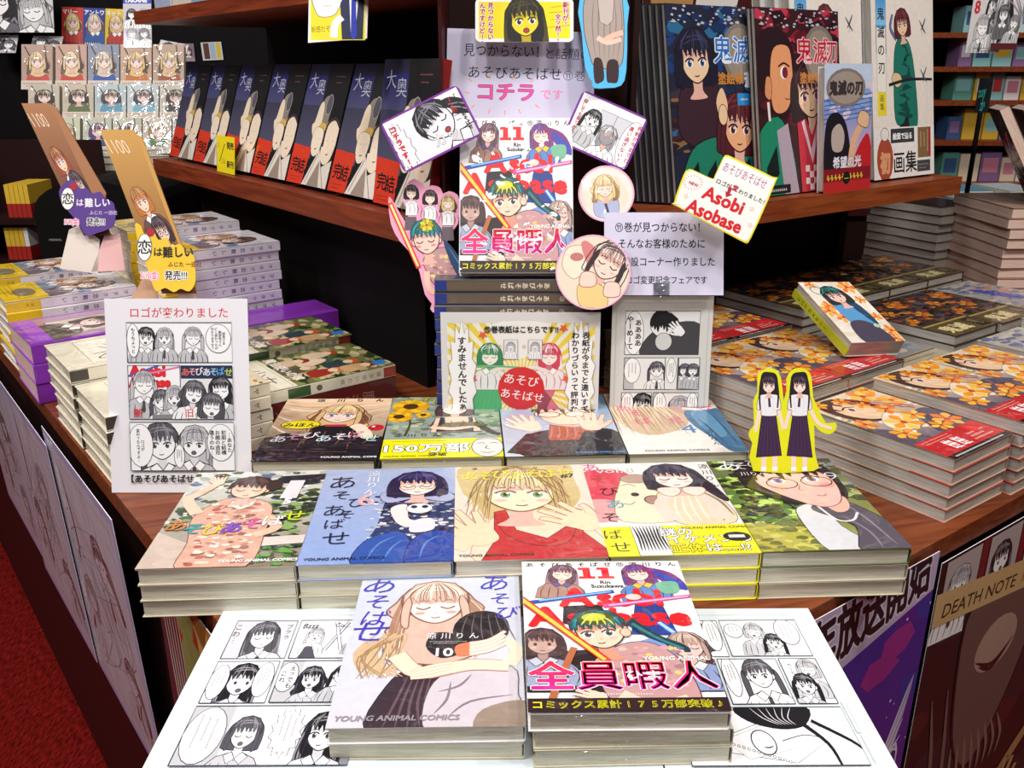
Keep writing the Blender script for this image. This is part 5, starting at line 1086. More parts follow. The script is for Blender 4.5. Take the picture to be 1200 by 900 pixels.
def pa(A):
    A.rect(0, 0, A.w, A.h, '#e8e6ec'); girl(A, 60, 34, 19, .5, '#1c1a20', '#8a8a94', style='pony', skin='#f6f4f4', sh='#d8d4d8', line='#1c1a20', eyes='closed', mouth='open', blush=None, cloth='#c8c8d0')
    A.text('カッ', 46, 8, 17, '#f2f0f4', .0, out='#777', ow=.03); A.text('「あそびあそばせ', 92, 57, 6, '#222', .04, vert=True); A.text('11巻', 84, 55, 6.5, '#c02830', .06, vert=True); A.text('は——', 84, 41, 6, '#222', .03, vert=True)
    bubble(A, 10, 24, 11, 30, None, 0, 1, .5, '#333', True, .8); A.text('コチラです!!!', 8, 54, 8.4, '#c41c30', .07, vert=True, lead=1.0)
purple_card('tilted comic card with violet rim, crying face and red writing, left of display copy', (505, 151), 102, 66, -.47, pa, 1.025)
def pb(A):
    A.rect(0, 0, A.w, A.h, '#f0f0f2'); A.rect(28, 30, 68, 54, '#d4d4dc', '#888', .8); A.stroke([(48, 30), (48, 54)], .8, col='#888')
    fig(A, 22, 38, 8, 2); girl(A, 46, 26, 9, 0, '#9c9aa0', '#fff', style='long', skin='#9c9aa0', eyes='none', mouth='', blush=None, line='#555', cloth='#f4f4f4', ln=3)
    bubble(A, 74, 28, 13, 29, None, 0); A.text('表紙が今までと', 78, 54, 6.2, '#b02030', .03, vert=True, lead=1.1); A.text('違い過ぎない？', 69, 50, 6.2, '#b02030', .03, vert=True, lead=1.1); A.text('探しても見つからん', 6, 58, 5.6, '#c04048', .02, vert=True)
purple_card('tilted comic card with violet rim and speech bubble, right of the handwritten note', (708, 153), 84, 68, .42, pb, 1.05)
def disc(label, c, r, rim, art, D):
    P = [(c[0] + r * cos(2 * pi * i / 40), c[1] + r * sin(2 * pi * i / 40)) for i in range(40)]
    def f(A):
        A.ell(r, r, r - 1.6, r - 1.6, '#f4e8e0', n=40); A.rad = r; art(A)
        # ring laid over the picture keeps it round
        N_ = 40
        A.raw([[(r + (r - 1.8) * cos(2 * pi * i / N_), r + (r - 1.8) * sin(2 * pi * i / N_)), (r + r * cos(2 * pi * i / N_), r + r * sin(2 * pi * i / N_)), (r + r * cos(2 * pi * (i + 1) / N_), r + r * sin(2 * pi * (i + 1) / N_)), (r + (r - 1.8) * cos(2 * pi * (i + 1) / N_), r + (r - 1.8) * sin(2 * pi * (i + 1) / N_))] for i in range(N_)], rim)
        # trim what reaches past the rim
        keep = [i for i, fc in enumerate(A.F) if all(math.hypot(A.V[j][0] / A.sc - r, A.V[j][1] / A.sc - r) <= r + .4 for j in fc)]
        A.F = [A.F[i] for i in keep]; A.C = [A.C[i] for i in keep]
    return card('round_card', label, 'card', P, D, col=rim, art=f, pm='lamin')
def d1(A):
    A.blob([(12, 40), (20, 52), (44, 54), (54, 40), (50, 12), (32, 5), (14, 14)], '#f6e4d0'); A.stroke([(12, 18), (10, 34), (20, 50)], 6, 5, '#fbe0cc'); A.stroke([(52, 18), (56, 34), (42, 52)], 6, 5, '#fbe0cc')
    A.blob([(18, 22), (24, 32), (42, 32), (48, 20), (44, 6), (22, 6)], '#b4bce0', '#6a70a0', .6); A.stroke([(32, 22), (36, 8)], 3, col='#3a3c54')
    girl(A, 31, 40, 9.5, .1, '#ecd49c', '#fbf0cc', style='wavy', ln=1.6, eyes='closed', line='#a8804c'); A.strokes([[(x, 52), (x + 3, 44)] for x in (18, 26, 44)], 1, '#e88a9c')
disc('small round card with pink rim, blonde figure with arms raised', (710.5, 227), 33, '#f0b0c8', d1, 1.03)
def d2(A):
    A.ell(44, 44, 42, 42, '#ecdcc8', n=36); A.blob([(8, 50), (14, 72), (34, 74), (36, 50), (22, 36)], '#f2e6d0', '#b8705c', .7); A.ell(25, 62, 8, 5, '#c87870'); A.blob([(30, 76), (38, 80), (54, 62), (40, 50)], '#d88080')
    girl(A, 62, 54, 17, -.5, '#2c2228', '#6a5a64', style='bob', eyes='closed', skin='#fcdccc', line='#3a2028'); A.blob([(28, 6), (26, 28), (40, 34), (58, 24), (60, 4), (44, 2)], '#ecd088', '#a87848', .7)
    for x, y in ((38, 36), (66, 24)): A.blob([(x - 9, y - 8), (x - 8, y + 6), (x, y + 9), (x + 9, y + 5), (x + 8, y - 8)], '#fcd8c8', '#a85c50', .9); A.strokes([[(x - 5 + i * 4, y + 5), (x - 5 + i * 4, y - 2)] for i in range(4)], .8, '#a85c50')
disc('larger round card with pink rim, dark-haired girl with raised fists', (695, 319), 44, '#f0b4cc', d2, .972)
# sign with yellow rim: the new lettering
def a_sign(A):
    c = math.cos; ro = -.42
    def T_(t, x, y, s, col, b=.0, **k): q = px(A, [(x, y)])[0]; A.text(t, q[0], q[1], s, col, b, rot=ro, **k)
    inner = rotp([(795, 214), (795, 241), (875, 283 - 0), (900, 241), (900, 204), (850, 204), (848, 214)], 0, 0, 0)
    T_('あそびあそばせ', 846, 199, 13, '#9c3c8c', .0, sx=.62); T_('ロゴが', 839, 214, 6.6, '#222', .03); T_('変', 857.5, 222, 7.5, '#b01838', .06); T_('わりました！', 865, 226, 6.2, '#222', .03)
    A.poly(px(A, [(854, 218), (858, 220.5), (855.5, 227), (858.5, 228.5), (850.5, 231.5), (850, 223.5), (852, 225)]), '#b01838')
    T_('Asobi', 822, 231, 22, '#d01824', .04); T_('Asobase', 803, 246, 22, '#d01824', .04, sx=.92); T_('NEW', 807, 215, 5, '#c02030', .05)
    x, y = px(A, [(812, 214)])[0]
    for i in range(18): a = 2 * pi * i / 18; A.stroke([(x + 9 * cos(a), y + 7 * sin(a)), (x + 12 * cos(a), y + 9.5 * sin(a))], .5, col='#c02030')
    for q in ((804, 230), (881, 245), (879, 264)):
        x, y = px(A, [q])[0]; A.poly([(x + (3.2 if i % 2 else 1.4) * sin(pi * i / 5), y + (3.2 if i % 2 else 1.4) * cos(pi * i / 5)) for i in range(10)], '#f4e8dc', '#c86858', .4)
sg = catmull([(852, 182), (858, 184), (905, 207), (909, 213), (880, 279), (874, 283), (868, 282), (794, 242), (790, 237), (801, 205), (806, 199), (812, 199), (834, 209), (838, 205), (848, 184)], True, 3)
def a_sign2(A):
    cx = 850; cy = 234; A.poly(px(A, [(cx + (x - cx) * .962, cy + (y - cy) * .95) for x, y in sg]), '#f4f0ea'); a_sign(A)
card('lettered_sign', 'tilted white sign with yellow rim and bold red lettering', 'sign', sg, .962, col='#ecdc30', art=a_sign2)
# pink figure cut-out
pk = [(455, 234), (459, 233), (476, 262), (478, 250), (472, 235), (475, 218), (484, 210), (494, 214), (499, 220), (506, 217), (516, 220), (519, 227), (526, 224), (536, 228), (539, 240), (537, 262), (526, 275), (524, 283), (536, 300), (546, 318), (562, 332), (560, 340), (546, 341), (556, 352), (555, 366), (507, 366), (506, 356), (498, 345), (492, 320), (484, 300), (468, 282), (458, 262)]
def a_pink(A):
    def Q(L_): return px(A, L_)
    def g(x, y, r, **k): q = px(A, [(x, y)])[0]; girl(A, q[0], q[1], r, **k)
    for (x, y, h) in ((482, 226, '#1c1a20'), (504, 232, '#2c1c28'), (525, 238, '#e8d088')):
        A.poly(Q([(x - 7, y + 28), (x + 6, y + 28), (x + 7, y + 44), (x - 8, y + 44)]), '#6a6068')
        g(x, y, 6, hair=h, style='bob' if h != '#e8d088' else 'wavy', ln=2, cloth='#f4f2f2', collar='#e0dce4', eyes='closed', hl='#777', body=[(-.45, -1.45), (-1.1, -1.75), (-1.2, -3), (-1.1, -4.4), (1.1, -4.4), (1.2, -3), (1.1, -1.75), (.45, -1.45)])
    A.poly(Q([(512, 338), (544, 338), (553, 362), (511, 362)]), '#4a2c38', '#2c1820', .6); A.strokes([Q([(516 + i * 6, 340), (518 + i * 6.5, 360)]) for i in range(6)], 1.2, '#7a5464')
    A.blob(Q([(503, 296), (520, 290), (534, 300), (540, 318), (530, 336), (512, 336), (502, 322), (496, 306)]), '#c89898', '#5a3434', .7)
    dabs(A, 30, *Q([(504, 332)])[0], *Q([(536, 298)])[0], ['#e4c0a8', '#a87888', '#f0d888'], 2, 5, 3)
    A.stroke(Q([(500, 318), (503, 338), (520, 345), (536, 336)]), 7, 6, '#f4c4b0'); A.blob(Q([(520, 282), (530, 290), (545, 312), (558, 334), (552, 338), (536, 322), (526, 302)]), '#2c4a70', '#1c2c44', .5); A.strokes([Q([(526, 290), (540, 312), (554, 334)])], 1.4, '#6c90b8')
    g(500, 281, 15, rot=.12, hair='#22707c', hl='#3cb0b4', style='none', skin='#fcd0c0', eyes='closed', line='#3a2430', blush='#f08c80', strands=16, turn=-.1)
    q = px(A, [(500, 264)])[0]; A.ell(q[0], q[1] - 1, 11, 6, '#5a6a34', .1); flower(A, q[0], q[1], 8, '#e0d848', '#b8b030', 2, 9)
    A.stroke(Q([(457, 238), (491, 314)]), 6, 6, '#e04820'); A.stroke(Q([(458, 240), (490, 312)]), 2.6, 2.6, '#fce4a0')
card('figure_cutout', 'pink-rimmed cut-out of a sword-holding figure with three small figures behind it', 'cut-out', catmull(pk, True, 2), 1.0, col='#f4a8c4', art=a_pink, th=.002)
# yellow-rimmed cut-out of two girls
yl = [(888, 440), (894, 434), (902, 431), (910, 434), (915, 442), (917, 456), (918, 470), (922, 458), (922, 444), (928, 434), (937, 431), (946, 434), (951, 442), (953, 466), (962, 486), (968, 496), (979, 495), (980, 503), (972, 509), (962, 506), (954, 498), (955, 530), (958, 543), (953, 552), (883, 552), (882, 520), (878, 512), (879, 504), (884, 498), (883, 470), (888, 460)]
def a_two(A):
    def Q(L_): return px(A, L_)
    A.poly(px(A, [(917 + (x - 917) * 1.0, 492 + (y - 492) * 1.0) for x, y in yl]), '#e4e41c')
    for m_, x in ((1, 901), (-1, 937)):
        def X(L_): return Q([(x + m_ * a, b) for a, b in L_])
        for a in (-6, 7): A.stroke(X([(a, 534), (a, 552)]), 6, 5, '#f4d8cc'); A.stroke(X([(a, 547), (a, 552)]), 6, 6, '#f8f8f8')
        A.blob(X([(-9, 440), (-11, 470), (-8, 476), (9, 474), (10, 442), (0, 436)]), '#241824')
        A.stroke(X([(-10, 476), (-13, 492), (-16, 506)] if m_ > 0 else [(-11, 476), (-22, 496), (-38, 502)]), 5, 3.6, '#f8dccc', taper=False)
        A.stroke(X([(10, 476), (14, 490), (17, 503)]), 5, 3.6, '#f8dccc')
        A.poly(X([(-8, 484), (8, 484), (15, 534), (-15, 536)]), '#3c2444', '#1c1020', .6); A.strokes([X([(-6 + i * 2.4, 486), (-12 + i * 5, 533)]) for i in range(6)], 1.2, '#6a4a70')
        A.blob(X([(-5, 462), (-12, 465), (-14, 479), (-9, 481), (-8, 487), (9, 487), (9, 481), (14, 479), (12, 465), (5, 462)]), '#eceaf0', '#4a4050', .6); A.stroke(X([(0, 464), (1, 477)]), 2.6, 3, '#3c3448'); A.strokes([X([(-6, 468), (-4, 484)]), X([(6, 468), (5, 484)])], .8, '#a8a0b0')
        q = Q([(x, 452)])[0]; girl(A, q[0], q[1], 7.4, 0, '#241824', '#6a5468', style='bob', eyes='open', iris='#7a5068', cloth=None, line='#30202c')
        A.stroke(X([(-9, 446), (-11, 464), (-10, 480)]), 2.6, 1.6, '#241824'); A.stroke(X([(9, 446), (11, 462), (10, 478)]), 2.6, 1.6, '#241824')
card('figure_cutout', 'yellow-rimmed cut-out of two schoolgirls hand in hand before the red-banded stacks', 'cut-out', catmull(yl, True, 2), .80, col='#e4e41c', art=a_two, th=.002)
# seated grey hooded figure card, upper middle
hd = [(680, -6), (733, -6), (735, 30), (734, 82), (728, 100), (712, 103), (696, 103), (694, 96), (686, 80), (682, 40)]
def a_hood(A):
    def Q(L_): return px(A, L_)
    A.blob(Q([(688, -5), (684, 30), (690, 60), (698, 78), (726, 78), (731, 50), (730, 10), (724, -5)]), '#a89890', '#4a403c', .8); A.strokes([Q([(696 + i * 6, 0), (694 + i * 7, 30), (698 + i * 5, 70)]) for i in range(6)], 1, '#7a6c66'); A.poly(Q([(700, -5), (703, 26), (712, 30), (718, 24), (720, -5)]), '#c0b2aa', '#5a504c', .6)
    A.stroke(Q([(708, 48), (718, 42), (730, 38)]), 7, 6, '#f0b8a4'); A.stroke(Q([(700, 44), (712, 50), (728, 46)]), 6, 5, '#f4c4b0'); A.blob(Q([(696, 70), (697, 96), (705, 96), (708, 90), (705, 70)]), '#30181c'); A.blob(Q([(712, 72), (711, 94), (716, 97), (724, 95), (724, 72)]), '#30181c')
card('figure_cutout', 'blue-rimmed cut-out of a crouching figure in a grey hooded coat and dark boots', 'cut-out', catmull(hd, True, 2), 1.07, col='#54b8e8', art=a_hood, th=.002)
# yellow bargain card hanging from the upper left shelf
def a_suit(A):
    A.rect(3, 3, A.w - 4, A.h - 3, '#f0dc20'); A.blob([(6, 60), (10, 34), (22, 30), (34, 36), (40, 60)], '#f6f2ee', '#333', .7); A.scrib(16, 38, 34, 58, 2, '#333', .6, False)
    A.poly([(40, 4), (38, 46), (46, 60), (66, 60), (64, 4)], '#1c2448', '#0c1020', .6); A.poly([(48, 60), (60, 60), (56, 20), (50, 12)], '#f4f2f4'); A.poly([(51, 54), (56, 54), (57, 8), (53, 3), (50, 8)], '#2838b0'); A.stroke([(30, 6), (32, 22), (40, 30)], 9, 8, '#f8f4f0'); A.strokes([[(26, 10 + i * 4), (34, 12 + i * 4)] for i in range(4)], .8, '#333')
    A.text('新感だぞ', 4, 12, 8, '#6a5c10', .0, sx=.72, rot=.08)
card('comic_card', 'yellow card with a figure in navy suit and tie, hanging at the upper left', 'card', [(362, -10), (432, -10), (430, 45), (361, 50)], 1.12, col='#f4f0e8', art=a_suit)

# posters and sheets fixed to the counter sides
def wallsheet(W_, t0, t1, z0, z1, A, label, name='poster', cat='poster', mat='lamin', off=.004, n=None, group=None, tilt=0, dz=0):
    s = -.001 - off
    if W_ is LW: a, b = W_(t1, s, z0), W_(t0, s, z0 + dz); c = W_(t1, s - tilt, z1)
    else: a, b = W_(t0, s, z0), W_(t1, s, z0 + dz); c = W_(t0, s - tilt, z1)
    return sheet(name, label, A, a, b, c, mat, .0008, group, cat)
def poster_side(seed, cols):
    A = Art(300, 360, '#b4acd8'); A.rect(10, 12, 290, 348, '#ccc2cc'); A.stroke([(24, 26), (276, 26), (276, 334), (24, 334), (24, 26)], 1.5, col='#9a8c98', k=1); c = '#7a646c'; q = random.Random(seed)
    for i, (x, y, r) in enumerate(((190, 250, 22), (90, 150, 20), (230, 110, 18))):
        girl(A, x, y, r, q.uniform(-.4, .4), ['#5a1c20', '#a8949c', '#6a2024'][(i + seed) % 3], '#c8b8bc', '#d4c8cc', '#bcb0b4', q.choice(['long', 'pony', 'bob']), 'closed', line=c, cloth='#c8bcc4', collar=None, blush=None, tie='#7a1c20', lw=.04)
    A.strokes([[(q.uniform(30, 270), q.uniform(200, 330)), (q.uniform(30, 270), q.uniform(100, 240)), (q.uniform(30, 270), q.uniform(30, 160))] for _ in range(16)], 1.4, '#a0929a'); A.strokes([[(60 + seed * 20, 330), (80, 250), (70 + seed * 10, 190)], [(250, 90), (240, 60), (255, 40)]], 5, '#6a2024')
    return A
for i, (t0, t1) in enumerate(((.885, 1.205), (1.18, 1.5), (1.49, 1.83))):
    wallsheet(LW, t0, t1, .385 + .004 * i, .742 - .018 * i, poster_side(i, 0), ['comic poster sheet nearest the counter corner on its left side', 'middle one of the comic poster sheets on the left counter side', 'farthest comic poster sheet on the left counter side'][i], 'comic_poster', group='comic sheets on the counter side', off=.004 + .003 * (i % 2), tilt=.012)
A = Art(400, 560, '#c8842c'); dabs(A, 120, 0, 0, 400, 560, ['#e09c38', '#c8542c', '#e8c060', '#b0381c', '#8a9450', '#7a2430'], 20, 60, 91, 1.6); A.rect(0, 0, 400, 60, '#3c1c20')
A.blob([(0, 560), (60, 480), (40, 300), (70, 160), (60, 0), (0, 0)], '#4a2030'); A.strokes([[(10 + i * 9, 540), (30 + i * 7, 300), (16 + i * 9, 20)] for i in range(6)], 5, '#c8b8a8')
wallsheet(LW, .37, .795, .14, .735, A, 'orange and yellow poster on the left counter side below the stacks')
A = Art(420, 560, '#3c2480'); A.grad(0, 0, 420, 560, '#8a2488', '#2c2c98'); dabs(A, 60, 0, 0, 420, 560, ['#5c2490', '#3438a0', '#a0308c', '#4828a0'], 20, 60, 95)
q = random.Random(9); A.z += A.dz
for _ in range(160): x, y, s = q.uniform(0, 420), q.uniform(0, 540), q.uniform(.8, 2.2); A.raw([[(x - s, y), (x, y - s), (x + s, y), (x, y + s)]], '#e8d8f4', False)
A.poly([(0, 440), (420, 520), (420, 560), (0, 560)], '#c8b8d8'); A.fit('2021年放送開始', 150, 415, 492, 62, '#1c1420', bold=.03, rot=.14, out='#e8e4f0', ow=.03)
girl(A, 250, 330, 44, .2, '#7a78c8', '#c8c0f0', style='long', skin='#e8d0dc', line='#3c2c60', ln=2.6, cloth='#c83c5c', eyes='open'); A.blob([(300, 250), (360, 330), (412, 430), (380, 300), (340, 200)], '#b8a8d0'); A.strokes([[(300, 240), (350 + i * 8, 300 + i * 10), (405, 420 - i * 20)] for i in range(6)], 4, '#e8e0f4')
A.poly([(330, 60), (360, 110), (366, 50)], '#d8c8dc')
wallsheet(RW, .36, .766, .16, .742, A, 'violet starry poster with black lettering on the right counter side')
A = Art(520, 600, '#2a1214'); dabs(A, 60, 0, 0, 520, 600, ['#3c181a', '#1c0e12', '#4a1c1c', '#2c2024'], 30, 80, 97)
for x in (10, 90, 170, 250): A.rect(x, 520, x + 66, 598, '#b8aca8', '#1c0e10', 4); fig(A, x + 30, 560, 15, x); A.rect(x + 66, 500, x + 80, 600, '#7a1c20')
A.blob([(70, 500), (120, 520), (190, 505), (230, 440), (200, 340), (140, 270), (90, 340)], '#6a544c', '#1c0c10', 4); A.ell(150, 440, 44, 36, '#b09484'); A.strokes([[(110, 430), (150, 412), (190, 432)], [(120, 420), (150, 406), (180, 424)]], 6, '#3a1014'); A.strokes([[(80 + i * 14, 320), (84 + i * 16, 280), (96 + i * 14, 250)] for i in range(9)], 6, '#8a7060')
A.blob([(280, 330), (300, 370), (330, 360), (334, 300), (300, 280)], '#c8342c'); A.blob([(350, 400), (440, 430), (520, 400), (520, 120), (400, 100), (360, 240)], '#7a6c6c'); A.blob([(420, 430), (470, 420), (480, 340), (430, 330)], '#1c1014'); A.blob([(400, 200), (460, 260), (520, 300), (520, 240), (440, 180)], '#d8502c')
A.stroke([(180, 120), (230, 200), (290, 250)], 26, 18, '#b88c5c'); hand(A, 236, 150, 34, -.3, '#c89c6c', '#4a2c1c'); A.blob([(0, 0), (40, 160), (140, 200), (200, 100), (220, 0)], '#5c4a48'); A.strokes([[(30, 420), (60, 250), (20, 20)], [(60, 420), (84, 240), (50, 20)]], 8, '#7a6058')
A.poly([(0, 524), (520, 452), (520, 492), (0, 564)], '#d0b078'); A.fit('DEATH NOTE', 16, 166, 530, 23, '#3c2c1c', rot=-.138, bold=.013); A.text('短編集', 178, 510, 15, '#5a4430', .0, rot=-.138); A.scrib(240, 486, 500, 494, 1, '#5a4430', 3, False)
wallsheet(RW, .775, 1.32, .14, .725, A, 'dark red and brown poster with a tan lettered banner on the right counter side')

# ================================================================ left counter wing
rzL = math.atan2(-.788, .616)
def lpos(t0, s0, W, L, z=TOP): return LW(t0 + W / 2, s0 + L / 2, z)
wh = dict(cover='#e8e0e4', spine='#eae4ec')
spA = spine_art(.0150, .182, '#ece4ee', 'ヲタク恋難しい', '#5c4a8c', 46)
spB = spine_art(.0150, .182, '#ece4ee', 'ヲタク恋難しい', '#6a4c7c', 46)
yw = cov_yellow_white().mesh(-.064, -.091)
stack(lpos(1.425, .0, .128, .182), rzL, 7, .1272, .182, .0148, 'on the far left edge of the counter', 'white-spined manga with yellow band', 'yellow-banded manga on the left wing', art=yw, amat='wrap', sart=spA, band=.046, **wh)
stack(lpos(1.32, .192, .128, .182), rzL, 11, .1272, .182, .0150, 'beside the dark gap under the left shelf', 'white-spined manga with yellow band', 'yellow-banded manga on the left wing', art=yw, amat='wrap', sart=spB, band=.046, **wh)
stack(lpos(1.47, .192, .128, .182), rzL, 11, .1272, .182, .0162, 'behind the tall white-spined stack', 'yellow-banded manga', 'yellow-banded manga on the left wing', art=yw, amat='wrap', sart=spB, band=.046, **wh)
stack(lpos(1.60, .0, .128, .182), rzL, 7, .1272, .182, .0150, 'behind the far left stack', 'pale-spined manga', 'yellow-banded manga on the left wing', art=yw, amat='wrap', sart=spA, band=.046, **wh)
pu = cov_purple().mesh(-.070, -.095)
stack(lpos(1.262, -.004, .142, .19), rzL, 3, .141, .19, .0275, 'left of the laminated sheet', 'thick purple boxed book', 'purple boxed books', art=pu, amat='wrap', cover='#8c30b8', spine='#8c30b8', pages='pages_pink', jit=.002)
stack(lpos(1.232, .235, .083, .19), rzL, 2, .083, .19, .034, 'beside the garden-cover manga', 'thick purple boxed book', 'purple boxed books', amat='wrap', cover='#8c30b8', spine='#8c30b8', jit=.001)
cs = cov_script().mesh(-.064, -.091); spC = spine_art(.0165, .182, '#e8e0cc', 'ヤヤコとレト', '#6a5c48', size=8, extra=(0, 13, 20, '#3a3430'))
stack(lpos(1.070, .002, .128, .182), rzL, 6, .1272, .182, .0160, 'of stack next to the purple boxes', 'cream manga with brush lettering', 'cream manga on the left wing', art=cs, amat='wrap', sart=spC, cover='#e4dcc4', spine='#e8e0cc', jit=.002, jrot=.01)
stack(lpos(.939, .004, .128, .182), rzL, 5, .1262, .182, .0158, 'of stack behind the laminated sheet', 'cream manga with brush lettering', 'cream manga on the left wing', art=cs, amat='wrap', sart=spC, cover='#e4dcc4', spine='#e8e0cc', jit=.001, jrot=.01)
gd = cov_garden().mesh(-.064, -.091)
g2 = Art(13, 182, '#e4dec8'); g2.rect(0, 30, 13, 60, '#3c5c34'); g2.ell(6.5, 72, 4, 4, '#6a6458'); g2.text('魔法使いの嫁', 6.5, 160, 7, '#6a6458', .0, vert=True, lead=1.5); g2.rect(0, 164, 13, 182, '#a83c30'); g2 = g2.mesh(-.0065, -.091)
# red slip case with the garden book on it
def slip(t0, s0, h, label):
    r = empty('slipcase', flatm(lpos(t0, s0, .128, .182, TOP + .0003), rzL), label, 'box', 'dark red slipcases')
    link('box', MB().box(-.064, .064, -.091, .091, 0, h, '#5c1418').make(), r, M['print'])
    A = Art(h * 1000, 182); A.text('魔法使いの嫁', h * 500, 150, h * 480, '#a88474', -.005, vert=True, lead=1.25); o = link('lettering', A.mesh(-h / 2, -.091), r, M['card']); o.matrix_local = Matrix.Translation((.0642, 0, h / 2)) @ SP_FR
slip(.970, .190, .040, 'dark red slipcase with brown lettering, next to the laminated sheet')
stack(lpos(.970, .190, .128, .182, TOP + .0405), rzL, 1, .128, .182, .0165, 'lying on the dark red slipcase', 'manga with garden crowd cover and cream band', 'garden-cover manga', art=gd, amat='print', sart=g2, cover='#d8d2bc', spine='#e4dec8', jit=.0)
slip(1.101, .196, .050, 'dark red slipcase hidden under the rear garden-cover manga')
stack(lpos(1.101, .194, .112, .182, TOP + .0505), rzL, 1, .112, .182, .0180, 'nearer the purple box', 'manga with garden crowd cover', 'garden-cover manga', art=gd, amat='print', sart=g2, cover='#d8d2bc', spine='#e4dec8', jit=.0)

# standing dark blue manga on the left shelf: seven side by side, leaning back
db = cov_dark_blue().mesh(-.064, -.091); db.transform(Matrix.Diagonal((1, .176 / .182, 1, 1))); ln_ = R(19)
names = ['nearest the centre, in shadow', 'second from the centre', 'third from the centre', 'fourth from the centre', 'fifth from the centre, behind the yellow date tag', 'sixth from the centre', 'farthest left']
for i in range(7):
    tn = .893 + .134 * i + (.004 if i == 0 else 0)
    for k in ((0, 1) if i else (0,)):
        l_ = ln_ if i else R(9); yv = nL * sin(l_) + UP * cos(l_)
        P = LW(tn + .064, .387 + k * .0165 + .010, SH + .0025)
        m = frame(P + yv * .088, -dL, yv)
        if k: m = m @ Matrix.Translation((0, 0, 0))
        book(m, .127, .176, .0150, f'red-banded dark blue manga on left shelf, {names[i]}' if not k else f'dark blue manga standing behind the one {names[i]}'.replace(', behind the yellow date tag', ''), 'dark manga standing on the left shelf', cover='#16161e', spine='#8c1c18' if i == 0 else '#16161e', pages='pages_grey', art=db if not k else None, amat='print')
# yellow date tag in front of them
A = Art(26, 28, '#ecd81c'); A.text('発売', 15, 19, 5.6, '#222', .05, sx=.9); A.text('新刊', 15, 5, 5.6, '#222', .05, sx=.9); A.text('1', 3, 19, 6, '#666'); A.stroke([(4, 8), (12, 22)], .8, col='#222'); A.text('26', 7, 7, 6, '#a89020')
a_ = LW(1.545, .372, SH + .001); sheet('date_tag', 'small yellow date tag in front of the dark blue manga', A, a_, a_ - dL * .078, a_ + UP * .060 + nL * .006, 'card', .0006, None, 'tag', '#ecd81c')

# upper left shelf: row of thin pale booklets, ends only just in view
for i in range(7):
    P = LW(1.78 - i * .1, .40, CZ + .1006); r = book(frame(P + UP * .075, -dL, UP), .09, .15, .010, ['pale blue booklet standing at the far end of the upper left shelf', 'pale booklet, second along upper left shelf', 'pale booklet, third along upper left shelf', 'pale booklet, fourth along upper left shelf', 'pale booklet, fifth along upper left shelf', 'pale booklet, sixth along upper left shelf', 'pale booklet, seventh along upper left shelf'][i], 'booklets on the upper left shelf', cover=['#a8b8d0', '#d8d0c0', '#8ca4c8'][i % 3], spine='#ccc', pages='pages_grey')

